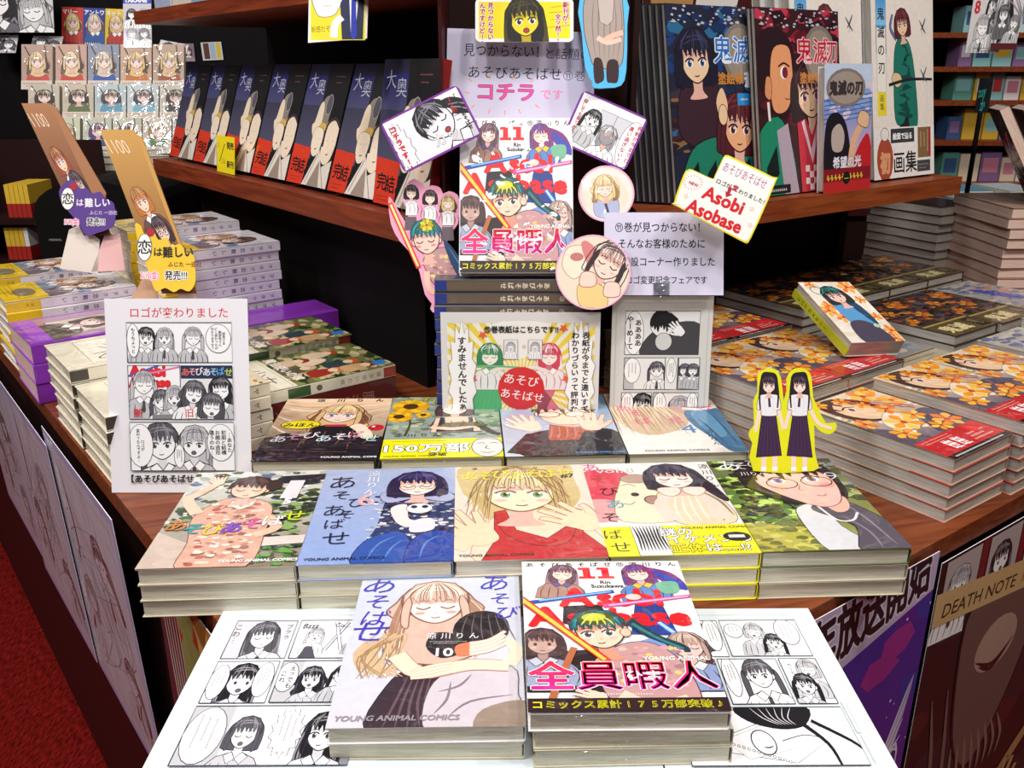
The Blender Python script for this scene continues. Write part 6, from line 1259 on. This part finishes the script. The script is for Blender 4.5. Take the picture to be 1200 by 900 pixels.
# two tall advertising cards with stands on the left wing
def a_top(A, base, dark, hair):
    A.grad(0, 0, A.w, A.h, dark, base); A.text('1100', 6, A.h - 28, 24, '#f0dcc0', -.01, sx=.8, shear=-.3)
    girl(A, A.w * .42, A.h * .56, 11, .3, hair, '#c8a070', style='bob', skin='#f0d0b0', cloth='#6a4a44', line='#4a2c28'); girl(A, A.w * .68, A.h * .38, 11, .2, '#3c2c34', '#7a6470', style='bob', skin='#f0d0b8', cloth='#4c3c4c', glass='#222', line='#3c2c30')
    A.strokes([[(A.w * .5 + i * 5, A.h * .28), (A.w * .62 + i * 5, 4)] for i in range(6)], 2, '#c8a8a0')
def popcard(label, top, cloud, legs, D, base, dark, ccol, hair, yaw):
    e = card('advertising_card', label, 'card', top, D, col=base, art=None, th=.003, yaw=0)
    xs = [p[0] for p in top]; by = max(p[1] for p in top); cx = (min(xs) + max(xs)) / 2; P_, s = at(cx, by, D)
    A = Art(max(xs) - min(xs), by - min(p[1] for p in top), sc=s); A.off = (min(xs), by)
    # picture sheared to follow the leaning card
    B = Art(60, A.h, sc=s); a_top(B, base, dark, hair)
    xl0, xl1 = top[0][0], top[-1][0]
    me = mesh([((v[0] * (top[1][0] - top[0][0]) / 60 + (xl1 - cx) * s + (xl0 - xl1) * s * (v[1] / s / A.h)), v[1], v[2]) for v in B.V], B.F, B.C)
    o = link('print', me, e, M['card']); o.matrix_local = Matrix.Translation((0, 0, .0001))
    pts = [((x - cx) * s, (by - y) * s) for x, y in catmull(cloud, True, 3)]
    if sum(pts[i - 1][0] * pts[i][1] - pts[i][0] * pts[i - 1][1] for i in range(len(pts))) < 0: pts = pts[::-1]
    pl = link('cloud_panel', MB().prism(pts, .006, .0075, ccol).make(), e, M['card'])
    C_ = Art(200, 200, sc=s); x0 = min(p[0] for p in cloud); y1 = max(p[1] for p in cloud); C_.off = (x0, y1); wv = max(p[0] for p in cloud) - x0; hv = y1 - min(p[1] for p in cloud)
    C_.ell(wv * .16, hv * .66, wv * .12, hv * .2, '#f6f2ee', 0, '#333', .8); C_.text('恋', wv * .16, hv * .58, hv * .22, '#222', .02, 'c'); C_.ell(wv * .26, hv * .88, wv * .07, wv * .07, '#a82838'); C_.text('は', wv * .32, hv * .54, hv * .14, '#222' if ccol[1] != '5' else '#f0e8f4', .03); C_.text('難しい', wv * .47, hv * .52, hv * .17, '#222' if ccol[1] != '5' else '#f4f0f8', .03, rot=.03, sx=.9)
    C_.text('ふじた 一迅社', wv * .55, hv * .38, hv * .08, '#6a3020' if ccol[1] != '5' else '#d8c8e8', .02); C_.text('5/13(金)', wv * .1, hv * .2, hv * .13, '#e86c98', .03, out='#fff', ow=.05, sx=.6); C_.text('発売!!!', wv * .50, hv * .19, hv * .15, '#222', .03, out='#fff', ow=.05, sx=.8)
    o = link('lettering', C_.mesh((x0 - cx) * s, (by - y1) * s), pl, M['card']); o.matrix_local = Matrix.Translation((0, 0, .0078))
    for L_ in legs:
        pts = [((x - cx) * s, (by - y) * s) for x, y in L_[0]]
        if sum(pts[i - 1][0] * pts[i][1] - pts[i][0] * pts[i - 1][1] for i in range(len(pts))) < 0: pts = pts[::-1]
        link('stand_flap', MB().prism(pts, -.009, -.0075, L_[1]).make(), e, M['card'])
cloud2 = [(161, 264), (168, 266), (172, 275), (182, 272), (188, 282), (198, 280), (203, 289), (214, 287), (220, 296), (229, 300), (231, 315), (231, 332), (224, 342), (214, 339), (206, 343), (196, 338), (186, 342), (180, 330), (174, 310), (166, 290)]
popcard('tall gold advertising card with yellow cloud panel, standing among the left stacks', [(117, 152), (158, 156), (166, 160), (214, 290), (214, 344), (190, 344)], cloud2, [([(168, 321), (152, 346), (150, 362), (184, 362), (180, 326)], '#c89c80'), ([(212, 336), (206, 345), (204, 360), (228, 360), (228, 340)], '#d8b8b0')], 1.15, '#c89850', '#6a3c2c', '#e8c038', '#c87838', .2)
cloud1 = [(72, 226), (78, 216), (88, 212), (96, 222), (104, 222), (110, 228), (120, 226), (126, 234), (136, 240), (137, 262), (128, 270), (116, 274), (104, 277), (94, 262), (84, 250), (76, 240)]
popcard('tall brown advertising card with violet cloud panel at the far left', [(25, 121), (58, 121), (66, 126), (124, 226), (118, 276), (98, 262)], cloud1, [([(92, 262), (78, 268), (67, 314), (112, 320), (114, 280)], '#e4d8cc'), ([(120, 274), (138, 273), (144, 316), (104, 318)], '#e8b8b4')], 1.36, '#a8744c', '#5a2a24', '#5a3c8c', '#a8502c', .2)

# ================================================================ right counter wing
rzR = math.atan2(.588, .809)
def rpos(t0, s0, W, L, z=TOP): return RW(t0 + W / 2, s0 + L / 2, z)
orm = cov_orange().mesh(-.0565, -.088); gol = cov_gold().mesh(-.0565, -.088); blu = cov_blue_glare().mesh(-.0565, -.088)
def rstack(t0, s0, n, art, where, what, grp, T=.0133, **k):
    c = {'o': ('#c8a890', '#c4262a'), 'g': ('#4a3c28', '#4a3c28'), 'b': ('#a8a498', '#a8a498')}[k.pop('c')]
    stack(rpos(t0, s0, .113, .176), rzR, n, .1125, .176, T, where, what, grp, art=art, amat='wrap', cover=c[0], spine=c[1], pages=k.pop('pages', 'pages_grey'), jit=.0008, jrot=.006, band=.044 if c[0] == '#c8a890' else None, bandc='#c4262a', **k)
o_ = 'orange-flowered manga with red band'; G1 = 'red-banded manga on the right wing'; G2 = 'gold-banded manga on the right wing'; G3 = 'glare-tinted manga on the right wing'
rstack(.806, .015, 5, orm, 'of stack at the front of the right wing', o_, G1, c='o')
rstack(.922, .006, 6, orm, 'of second stack along the right wing front', o_, G1, c='o')
rstack(1.037, .004, 6, orm, 'of third stack along the right wing front', o_, G1, c='o')
rstack(.788, .197, 6, orm, 'of stack behind the yellow cut-out', o_, G1, c='o')
rstack(.903, .197, 6, orm, 'of stack under the leaning display copy', o_, G1, c='o')
rstack(.80, .380, 6, orm, 'of stack in shadow behind the comic sheet', o_, G1, c='o', T=.0136)
rstack(.916, .378, 6, orm, 'of stack in shadow left of the display copy', o_, G1, c='o', T=.0136)
rstack(1.152, .004, 6, blu, 'of fourth stack along the right wing front', 'grey-blue manga', G3, c='b', T=.0142)
rstack(1.267, .004, 7, blu, 'of fifth stack along the right wing front', 'grey-blue manga', G3, c='b', T=.0138)
rstack(1.022, .190, 5, blu, 'of low stack right of the leaning copy', 'grey-blue manga', G3, c='b')
rstack(1.167, .215, 6, gol, 'of stack behind the leaning display copy', 'brown manga with gold band', G2, c='g', pages='pages')
rstack(1.283, .210, 6, gol, 'of stack in second row near the page-edge pile', 'brown manga with gold band', G2, c='g', pages='pages')
rstack(1.399, .205, 6, blu, 'of stack in front of the tall page-edge pile', 'grey-blue manga', G3, c='b', pages='pages')
for i, t0 in enumerate((1.12, 1.235, 1.35, 1.465)):
    rstack(t0, .425, 6, gol, ['of the nearest stack under the right shelf', 'of second stack under the right shelf', 'of third stack under the right shelf', 'of farthest stack under the right shelf'][i], 'brown manga with gold band', G2, c='g', pages='pages')
# leaning display copy
A = Art(113, 176, '#efe6d8'); dabs(A, 60, 0, 0, 113, 176, ['#f8f0e4', '#e8dcc8'], 8, 18, 5)
for i, (x, y, r) in enumerate(((96, 160, 20), (20, 168, 12), (100, 120, 12), (12, 90, 18), (30, 70, 16), (20, 104, 14), (104, 30, 16), (100, 70, 12), (60, 12, 12), (98, 8, 14))): flower(A, x, y, r, '#f07c28', '#f8b040', i)
A.blob([(34, 60), (30, 110), (50, 130), (80, 110), (84, 40), (60, 10), (40, 20)], '#5a9cd0'); A.blob([(30, 50), (60, 60), (84, 40), (90, -2), (30, -2)], '#4c4458'); A.blob([(60, 128), (84, 110), (92, 60), (84, 50)], '#24486a')
girl(A, 54, 132, 19, .15, '#22303a', '#3c9c94', style='bob', skin='#f4c8b0', line='#2c2028'); A.stroke([(24 + 12 * cos(a / 3), 150 + 12 * sin(a / 3)) for a in range(20)], 1.4, col='#3c9c88'); A.ell(82, 44, 6, 6, '#e8e0c8', 0, '#2c8c78', 1.6); A.text('2', 82, 41, 8, '#2c8c78', .03, 'c')
zt = TOP + 6 * .0137 + .0015
y_ = Vector((-.10, .93, .36)).normalized(); x_ = Vector((.92, .33, -.07)).normalized()
me = A.mesh(-.0565, -.088); me.transform(Matrix.Diagonal((.084 / .113, .130 / .176, 1, 1)))
fr_ = frame(Vector((0, 0, 0)), x_, y_); nz = fr_.to_3x3() @ Vector((0, 0, 1))
lean_m = frame(Vector((.402, 1.05, zt + .004)) + x_ * .042 + y_ * .065, x_, y_)
rb = book(lean_m, .084, .130, .022, 'tilted display copy, white cover with orange flowers and a yellow-green side', None, name='display_book', cover='#efe6d8', spine='#b8bc20', pages='pages_grey', art=me, amat='wrap')
sA = Art(11, 130, '#b8bc20'); sA.text('ヒロアカメモリー', 5.5, 118, 7, '#3c3c1c', .03, vert=True, lead=1.3)
o = link('side_strip', sA.mesh(-.0055, -.065), rb, M['print']); o.matrix_local = Matrix.Translation((-.0422, 0, .0062)) @ Matrix.Rotation(-pi / 2, 4, 'Y')
link('side_backing', MB().box(-.0421, -.0405, -.065, .065, .0003, .012, '#b8bc20').make(), rb, M['print'])

# tall pile of thick books at the far right, page edges toward the viewer
stack((.985, 1.73, TOP), R(2), 10, .17, .21, .0182, 'in the tall pile at the right edge', 'thick book with pinkish page edges', 'thick books piled at the right', cover='#a8887c', spine='#4a342c', pages='pages_pink', jit=.006, jrot=.03, amat='card')
stack((.872, 1.905, TOP), R(30), 9, .12, .176, .0176, 'in the shadowed pile by the page-edge pile', 'book tinted dark for shade', 'shade-darkened books piled at the right', cover='#3c2c28', spine='#4a3430', pages='pages_grey', jit=.004, jrot=.02, amat='card')  # pile stands in shade; covers and page edges coloured darker for it
# wrapped books leaning on top of that pile
zp = TOP + 10 * .0188 + .001
for i in range(3):
    y_ = Vector((-.46, .1, .82)).normalized(); x_ = Vector((.30, .95, 0)).normalized()
    m = frame(Vector((.985 + i * .043, 1.70, zp)) + y_ * .095, x_, y_)
    book(m, .12, .19, .018, ['front one of the wrapped books leaning on the tall right pile', 'middle wrapped book leaning on the tall right pile', 'rear wrapped book leaning on the tall right pile'][i], 'wrapped books leaning at the right', cover='#4a3a38', spine='#4a3a38', pages='pages_pink')

# tall showcase books on the right shelf
ln_ = R(10)
def shr(A):
    me = A.mesh(-.091, -.1285); me.transform(Matrix.Diagonal((1, .246 / .257, 1, 1))); return me
def shelfbook(t0, W, L, T, s, label, art, sc, n=1, grp=None, cover='#222', pages='pages_grey', lab2=None, am='print', ln_=ln_, z=SH + .001, dt=0, art_w=None):
    yv = nR * sin(ln_) + UP * cos(ln_); me = art
    for k in range(n):
        P = RW(t0 + W / 2 + dt * k, s + k * (T + .0006) / cos(ln_), z + T * sin(ln_))
        m = frame(P + yv * (L / 2), dR, yv) @ Matrix.Translation((0, 0, -T))
        book(m, W, L, T, label if k == 0 else f'{lab2}, {ORD[k][:ORD[k].index(" ")] if k else ""} from the front', grp, cover=cover, spine=cover, pages=pages, art=me if k == 0 else None, amat=am)
shelfbook(.855, .182, .246, .0062, .447, 'tall dark blue showcase book with two figures on the right shelf', shr(cov_show('blue')), 1, 10, 'thin blue books on the right shelf', '#20202a', 'pages_grey', 'thin tall book behind the dark blue showcase book', dt=-.0045)
shelfbook(1.0, .182, .246, .0062, .427, 'tall dark red showcase book on the right shelf', shr(cov_show('red')), 1, 2, 'thin red books on the right shelf', '#30141c', 'pages_grey', 'thin tall book behind the dark red showcase book')
ab = cov_artbook().mesh(-.085, -.1425)
shelfbook(1.105, .170, .285, .0145, .452, 'white art book with standing figure, left one, behind small blue manga', ab, 1, 3, 'white art books on the right shelf', '#c8c4c4', 'pages_grey', 'white art book behind the left white one', am='wrap', dt=-.012)
shelfbook(1.282, .170, .285, .0145, .440, 'white art book with standing figure at the right shelf end', ab, 1, 2, 'white art books on the right shelf', '#c8c4c4', 'pages_grey', 'white art book behind the right-end one', am='wrap')
shelfbook(1.105, .108, .170, .012, .404, 'small blue and red manga standing before the white art books', cov_small_blue().mesh(-.0565, -.088), 1, 1, None, '#e8e8f0', 'pages_grey', '', am='print', ln_=R(7))
# big character poster behind the right shelf, only its foot in view
A = Art(300, 200, '#4a1618'); A.poly([(60, 0), (110, 0), (130, 80), (70, 80)], '#e8e0dc'); A.poly([(150, 0), (250, 0), (240, 90), (160, 90)], '#1f6a54')
for i in range(12): x, y = 158 + (i % 4) * 22, 8 + (i // 4) * 28; A.poly([(x, y), (x + 12, y + 10), (x + 8, y + 22), (x - 4, y + 12)], '#141c1c')
A.ell(34, 30, 26, 40, '#b88c54'); A.poly([(262, 0), (282, 60), (296, 60), (276, 0)], '#2c9468'); A.spread('目録開催', 96, 156, 8, 15, '#f4f0ec', bold=.03, out='#181414', ow=.05)
sheet('character_poster', 'dark red poster with green and white robes on the back panel above the showcase books', A, RW(.94, .6165, CZ + .052), RW(1.45, .6165, CZ + .052), RW(.94, .6165, CZ + .40), 'card', .0008, None, 'poster')

# ================================================================ far background, left
def dsheet(name, label, q, D, A, cat='sheet', group=None, th=.002, mat='card', lean=.12, col='#ddd', D2=None):
    (x0, y0), (x1, y1), (x2, y2) = q; a_, s_ = at(x2, y2, D); b_, _ = at(x0, y0, D + lean * .3); c_, _ = at(x1, y1, (D if D2 is None else D2) + lean * .3)
    return sheet(name, label, A, a_, a_ + (c_ - b_), b_, mat, th, group, cat, col)
def mangasheet(seed, w_=120, h_=150):
    A = Art(w_, h_, '#dcd8da'); q = random.Random(seed)
    A.blob([(w_ * .2, -5), (w_ * .3, h_ * .6), (w_ * .5, h_ * .9), (w_ * .7, h_ * .5), (w_ * .6, -5)], '#1c1a20'); A.strokes([[(q.uniform(0, w_), h_), (q.uniform(0, w_), h_ * .5), (q.uniform(0, w_), 0)] for _ in range(9)], 4, '#8a8890'); fig(A, w_ * .3, h_ * .6, w_ * .16, seed); fig(A, w_ * .75, h_ * .45, w_ * .14, seed + 3)
    return A
# rack standing behind the left wing
t = empty('display_rack', flatm((-1.5, 2.9, 0)), 'dark display rack with tiered fronts of manga at the far left', 'rack'); inv = t.matrix_world.inverted()
a_, _ = at(20, 195, 2.45); b_, _ = at(215, 195, 2.45)
kid('rack_body', MB().box(-2.05, a_.x + .36, 2.62, 3.1, 0.001, a_.z - .03), 'black'); kid('ledge', MB().box(-2.2, b_.x + .1, 2.40, 2.62, a_.z - .03, a_.z - .012), 'black'); kid('edge_strip', MB().box(-2.2, b_.x + .1, 2.394, 2.3995, a_.z - .03, a_.z - .012), 'steel')
kid('rack_back', MB().box(-2.6, -.75, 3.1, 3.13, .001, 2.1), 'black')
def cov_grid(i):
    cs_ = [('#b89a8c', '#c8483c', '#e8c890'), ('#c8a090', '#c83c34', '#e8d0a0'), ('#8c94a8', '#2c50a8', '#d8d0c0'), ('#c8a890', '#c8702c', '#e8c078'), ('#c0a490', '#a8502c', '#e8c88c'), ('#c8c0ac', '#30302c', '#1c1c20'), ('#c8bca8', '#5c6c3c', '#2c2428'), ('#b8c8cc', '#5c9cb8', '#3c3c44'), ('#c8d0d4', '#7cb4cc', '#2c3c54'), ('#d0c8b8', '#3c3c38', '#2c2428'),
           ('#d0d4b8', '#7ca844', '#c8b088'), ('#c8ccb8', '#34487c', '#5c2c7c'), ('#c8c8b4', '#2c8c7c', '#4c3428'), ('#d8ccb8', '#5c8454', '#b8945c'), ('#d8d4cc', '#d06c7c', '#3c9c9c')][i]
    A = Art(112, 174, cs_[0]); A.blob([(24, -4), (20, 50), (40, 84), (80, 84), (100, 40), (96, -4)], cs_[1]); girl(A, 58, 108, 24, .05, cs_[2], '#f4e8d0', style='wavy' if i < 5 else 'bob', ln=2.4, line='#5a4038'); A.rect(0, 0, 112, 34, '#dccfc0'); A.scrib(6, 8, 106, 28, 2, '#8a5448' if i != 2 else '#2c50a8', 3, False); A.stroke([(12, 166), (30, 130)], 4, col='#3c302c'); A.stroke([(84, 170), (96, 60)], 3, 3, '#5a4840'); A.strokes([[(6, 80 + 9 * j), (20, 86 + 9 * j)] for j in range(3)], 3, '#3a302c')
    return A
gr = [(5, 25, 55, 38, 50), (5, 33, 101, 38, 38), (5, 60, 140, 35, 40)]
wn = ['top', 'middle', 'lower']; nn = ['first', 'second', 'third', 'fourth', 'fifth']
for r_, (n, x0, y0, w_, h_) in enumerate(gr):
    for i in range(n):
        xa = x0 + i * w_ + (2 if i else 0); dx = -2 * (2 - r_) * 0
        D = 2.62 - .08 * r_
        A = cov_grid(r_ * 5 + i); P0, s = at(xa, y0 + h_, D); m = frame(P0 + Vector((w_ * s * .5 * .97, 0, 0)), (1, .0, 0), (0, .35, 1))
        wv, hv = w_ * s * .96, h_ * s * 1.06
        e = empty('manga', m, f'manga displayed face out on far left rack, {nn[i]} from left in the {wn[r_]} row', 'book', 'manga on the far left rack')
        link('page_block', MB().box(-wv / 2 + .002, wv / 2 - .002, .002, hv - .002, -.02, -.002, '#c8c0b0').make(), e, M['matte'])
        A.sc = 1; me = mesh(A.V, A.F, A.C); me.transform(Matrix.Translation((-wv / 2, 0, 0)) @ Matrix.Diagonal((wv / .112, hv / .174, 8, 1))); link('cover', me, e, M['wrap'])
for i in range(4):
    for k in range(3):
        P, s = at(45 + i * 40, 192, 2.5); m = flatm((P.x + .04, 2.53, a_.z - .0115 + k * .0185), R(1 + 3 * i))
        book(m, .084, .15, .0175, f'wrapped manga lying on the far rack ledge, {nn[i]} pile from left, {["bottom", "middle", "top"][k]}', 'manga piles on the rack ledge', cover='#c8b8ac', spine='#d8ccc0', pages='pages', amat='print')
for i, (c1, hc, t_) in enumerate((('#c83430', '#e8cc80', 'マリー'), ('#243c9c', '#d8d0c0', 'アントワ'), ('#ecc820', '#e8c890', 'ネット'))):
    A = Art(70, 120, c1); girl(A, 36, 74, 17, .1, hc, '#fff4d8', style='wavy', ln=2, cloth='#c04038' if i != 1 else '#3460a8', line='#6a4030'); A.text(t_, 3, 100, 17, '#f4f0e8', .05); A.scrib(4, 3, 66, 20, 1, '#222' if i != 1 else '#eee', 3, False)
    dsheet('magazine_cover', ['red', 'blue', 'yellow'][i] + ' portrait cover above the far left manga rack', ((68 + i * 25.5, 8 + i), (93 + i * 25.5, 9 + i), (72 + i * 25.5, 54 + i)), 3.05, A, 'poster', 'portrait covers on the far rack')
dsheet('comic_poster', 'large black and white comic poster at the upper left corner', ((-30, -20), (64, -20), (-30, 38)), 2.98, mangasheet(3, 120, 80), 'poster')
dsheet('comic_poster', 'small black and white comic sheet below the large one at the upper left', ((-20, 41), (18, 41), (-20, 62)), 2.98, mangasheet(9, 60, 50), 'poster')
dsheet('comic_poster', 'small comic sheet right of another, below the large upper left poster', ((35, 42), (70, 43), (35, 60)), 2.98, mangasheet(12, 60, 50), 'poster')
A = Art(60, 120, '#c8c4d0'); A.rect(0, 100, 60, 120, '#2c4cb0'); A.text('TAKANE', 3, 103, 14, '#f4f4f8', .05, sx=.9)
for k in range(4): fig(A, 18 + 26 * (k % 2), 76 - 44 * (k // 2), 8, k + 4)
dsheet('comic_poster', 'narrow comic poster with blue heading beside the upper left shelf', ((147, -6), (180, -6), (145, 56)), 2.2, A, 'poster')
A = mangasheet(22, 60, 50); dsheet('comic_poster', 'pale comic sheet half hidden under the upper left shelf end', ((182, 46), (215, 52), (182, 66)), 2.7, A, 'poster')
A = Art(60, 90, '#8a7484'); girl(A, 30, 50, 14, 0, '#4a3c44', '#8a7480', cloth='#a898a0'); dsheet('small_poster', 'small mauve picture below the upper left shelf', ((214, 51), (228, 51), (215, 72)), 3.095, A, 'poster', lean=0)
A = Art(80, 80, '#d4d0d4'); A.rect(8, 6, 30, 76, '#5c3c34'); A.rect(34, 6, 54, 76, '#a8bcd0'); A.rect(58, 6, 74, 76, '#d8c040'); dsheet('small_poster', 'small white picture with three stripes behind the dark manga row', ((238, 50), (262, 49), (238, 71)), 3.095, A, 'poster', lean=0)
# comic rack with yellow and red books low at the far left, black box beside it
t = empty('side_rack', flatm((-1.3, 2.28, 0)), 'dark red narrow rack with yellow and red books at the left edge', 'rack'); inv = t.matrix_world.inverted()
a_, _ = at(2, 300, 1.95); kid('upright', MB().box(-1.43, -1.40, 2.17, 2.38, .001, 1.05), 'darkwood'); kid('shelf_board', MB().box(-1.399, -1.07, 2.2, 2.379, .704, .719), 'darkwood'); kid('shelf_board', MB().box(-1.399, -1.07, 2.2, 2.379, .81, .825), 'darkwood'); kid('back', MB().box(-1.399, -1.07, 2.38, 2.39, .001, 1.0), 'darkwood')
for r_, y in enumerate((257, 306)):
    for i in range(5):
        P, s = at(6 + i * 5.6, y, 2.2); e = empty('slim_book', flatm((P.x, 2.28, (.8253 if r_ == 0 else .7193)), 0), f'slim yellow and red book, {nn[i]} from left on the {["upper", "lower"][r_]} shelf at the left edge', 'book', 'slim books on the side rack')
        h = .080; link('cover', MB().box(0, s * 5, -.06, .06, 0, h * .42, '#a82820').box(0, s * 5, -.06, .06, h * .42, h, '#e0b838' if i < 4 or r_ == 0 else '#e8e4e0').make(), e, M['card'])
t = empty('storage_box', flatm((-.86, 2.02, 0)), 'black storage box with rounded lid behind the left counter wing', 'box'); inv = t.matrix_world.inverted()
P, s = at(90, 300, 2.0)
kid('box_body', MB().box(P.x - .08, P.x + .18, 2.0, 2.3, TOP + .001, TOP + .12), 'black')
t['label'] = 'black box behind the tall advertising cards on the left wing'
A = Art(60, 10); A.text('MEWO', 4, 2, 7, '#9a9698', .02, sx=1.3); o = link('lettering', A.mesh(0, 0), t, M['card']); o.matrix_local = inv @ frame(Vector((P.x - .06, 1.9995, TOP + .055)), (1, 0, 0), (0, 0, 1))
kid('box_lid', MB().prism([(P.x - .08 + .13 - .13 * cos(pi * i / 12), TOP + .1202 + .07 * sin(pi * i / 12)) for i in range(13)], -2.3, -2.0, '#222', Matrix(((1, 0, 0, 0), (0, 0, -1, 0), (0, 1, 0, 0), (0, 0, 0, 1)))), 'black')

# ================================================================ far background, right
t = empty('bookcase', flatm((2.6, 4.35, 0)), 'tall dark bookcase with orange-brown shelves far behind on the right', 'bookcase'); inv = t.matrix_world.inverted()
kid('back', MB().box(1.75, 3.4, 4.6, 4.62, .001, 2.2), 'black'); kid('upright', MB().box(1.72, 1.75, 4.2, 4.6, .001, 2.2), 'black'); kid('upright', MB().box(3.4, 3.43, 4.2, 4.6, .001, 2.2), 'black')
zs = []
for y in (-10, 38, 78, 118, 165, 215, 262):
    P, s = at(1170, y, 4.2); zs.append(P.z); kid('shelf_board', MB().box(1.751, 3.399, 4.2, 4.599, P.z - .022, P.z), 'wood3')
q = random.Random(77); cc = ['#c8c4cc', '#8cc4c8', '#c83c44', '#3c5c8c', '#e8d8c0', '#d88ca0', '#5c9c8c', '#e8e4e8', '#8c6c9c', '#d8b040']
k = 0
for r_, z in enumerate(zs[1:6]):
    x = 2.02
    for i in range(9):
        w_ = q.uniform(.06, .1); h = q.uniform(.1, .14); c = cc[q.randrange(10)] if r_ != 0 else ['#8cc4c8', '#b8d8dc'][i % 2]
        e = empty('book', flatm((x + w_ / 2, 4.34, z + .0005), 0), f'{["teal", "small coloured", "coloured", "bright", "low"][r_]} book on far right bookcase, {["first", "second", "third", "fourth", "fifth", "sixth", "seventh", "eighth", "ninth"][i]} along the {["top", "second", "third", "fourth", "fifth"][r_]} visible shelf', 'book', 'books in the far bookcase')
        link('cover', MB().box(-w_ / 2 + .002, w_ / 2 - .002, -.06, .06, 0, h, c).box(-w_ / 2 + .012, w_ / 2 - .012, -.0605, -.06, h * .3, h * .8, cc[q.randrange(10)]).make(), e, M['card']); x += w_ + .004
def a8(seed):
    A = Art(100, 120, '#d8d4d4'); fig(A, 64, 92, 13, 2); fig(A, 40, 50, 15, 17); fig(A, 74, 60, 13, 9); A.text('8', 8, 76, 34, '#c82c34', .03); A.scrib(20, 4, 90, 14, 1, '#333', 1.6, False); return A
dsheet('comic_poster', 'black and white comic poster with red figure 8 at the upper right', ((1120, -8), (1160, -8), (1131, 62)), 1.75, a8(1), 'poster', lean=0)
A = mangasheet(44, 70, 110); A.rect(0, 0, 70, 12, '#5a1c24'); dsheet('comic_poster', 'dark comic poster overlapping the one with the red figure', ((1152, -8), (1183, -8), (1160, 58)), 1.74, A, 'poster', lean=0)
A = Art(60, 60, '#101418'); A.text('zuy', 4, 26, 26, '#2c9c98', .03, sx=.9, rot=.1); A.text('か', 20, 4, 22, '#2c9c98', .03)
sg_ = dsheet('chalk_sign', 'black sign with teal handwriting beside the white art book', ((1142, 92), (1158, 92), (1142, 132)), 1.85, A, 'sign', col='#111', lean=0)
zz = sg_.matrix_world.translation.z; link('stand', MB().box(-.004, .004, -(zz - TOP - .001), -.0005, -.006, -.0008, '#111').make(), sg_, M['black'])
t = empty('display_table', flatm((1.55, 2.35, 0)), 'low dark display table behind the right end of the counter', 'table'); inv = t.matrix_world.inverted()
kid('table_body', MB().box(.86, 2.4, 2.42, 2.8, .001, .80), 'darkwood'); kid('table_top', MB().box(.85, 2.42, 2.40, 2.82, .8005, .82), 'maroon')
for i in range(6):
    for k_ in range(2):
        book(flatm((.95 + i * .15, 2.52 + .02 * k_, .8204 + k_ * .0205), R(5 + i)), .12, .17, .02, f'magazine on far display table, {["first", "second", "third", "fourth", "fifth", "sixth"][i]} pile from the left, {["lower", "upper"][k_]} one', 'magazines on the far display table', cover=['#c8d4dc', '#d84450', '#5ca8c8'][i % 3], spine='#ddd', pages='pages', amat='card')
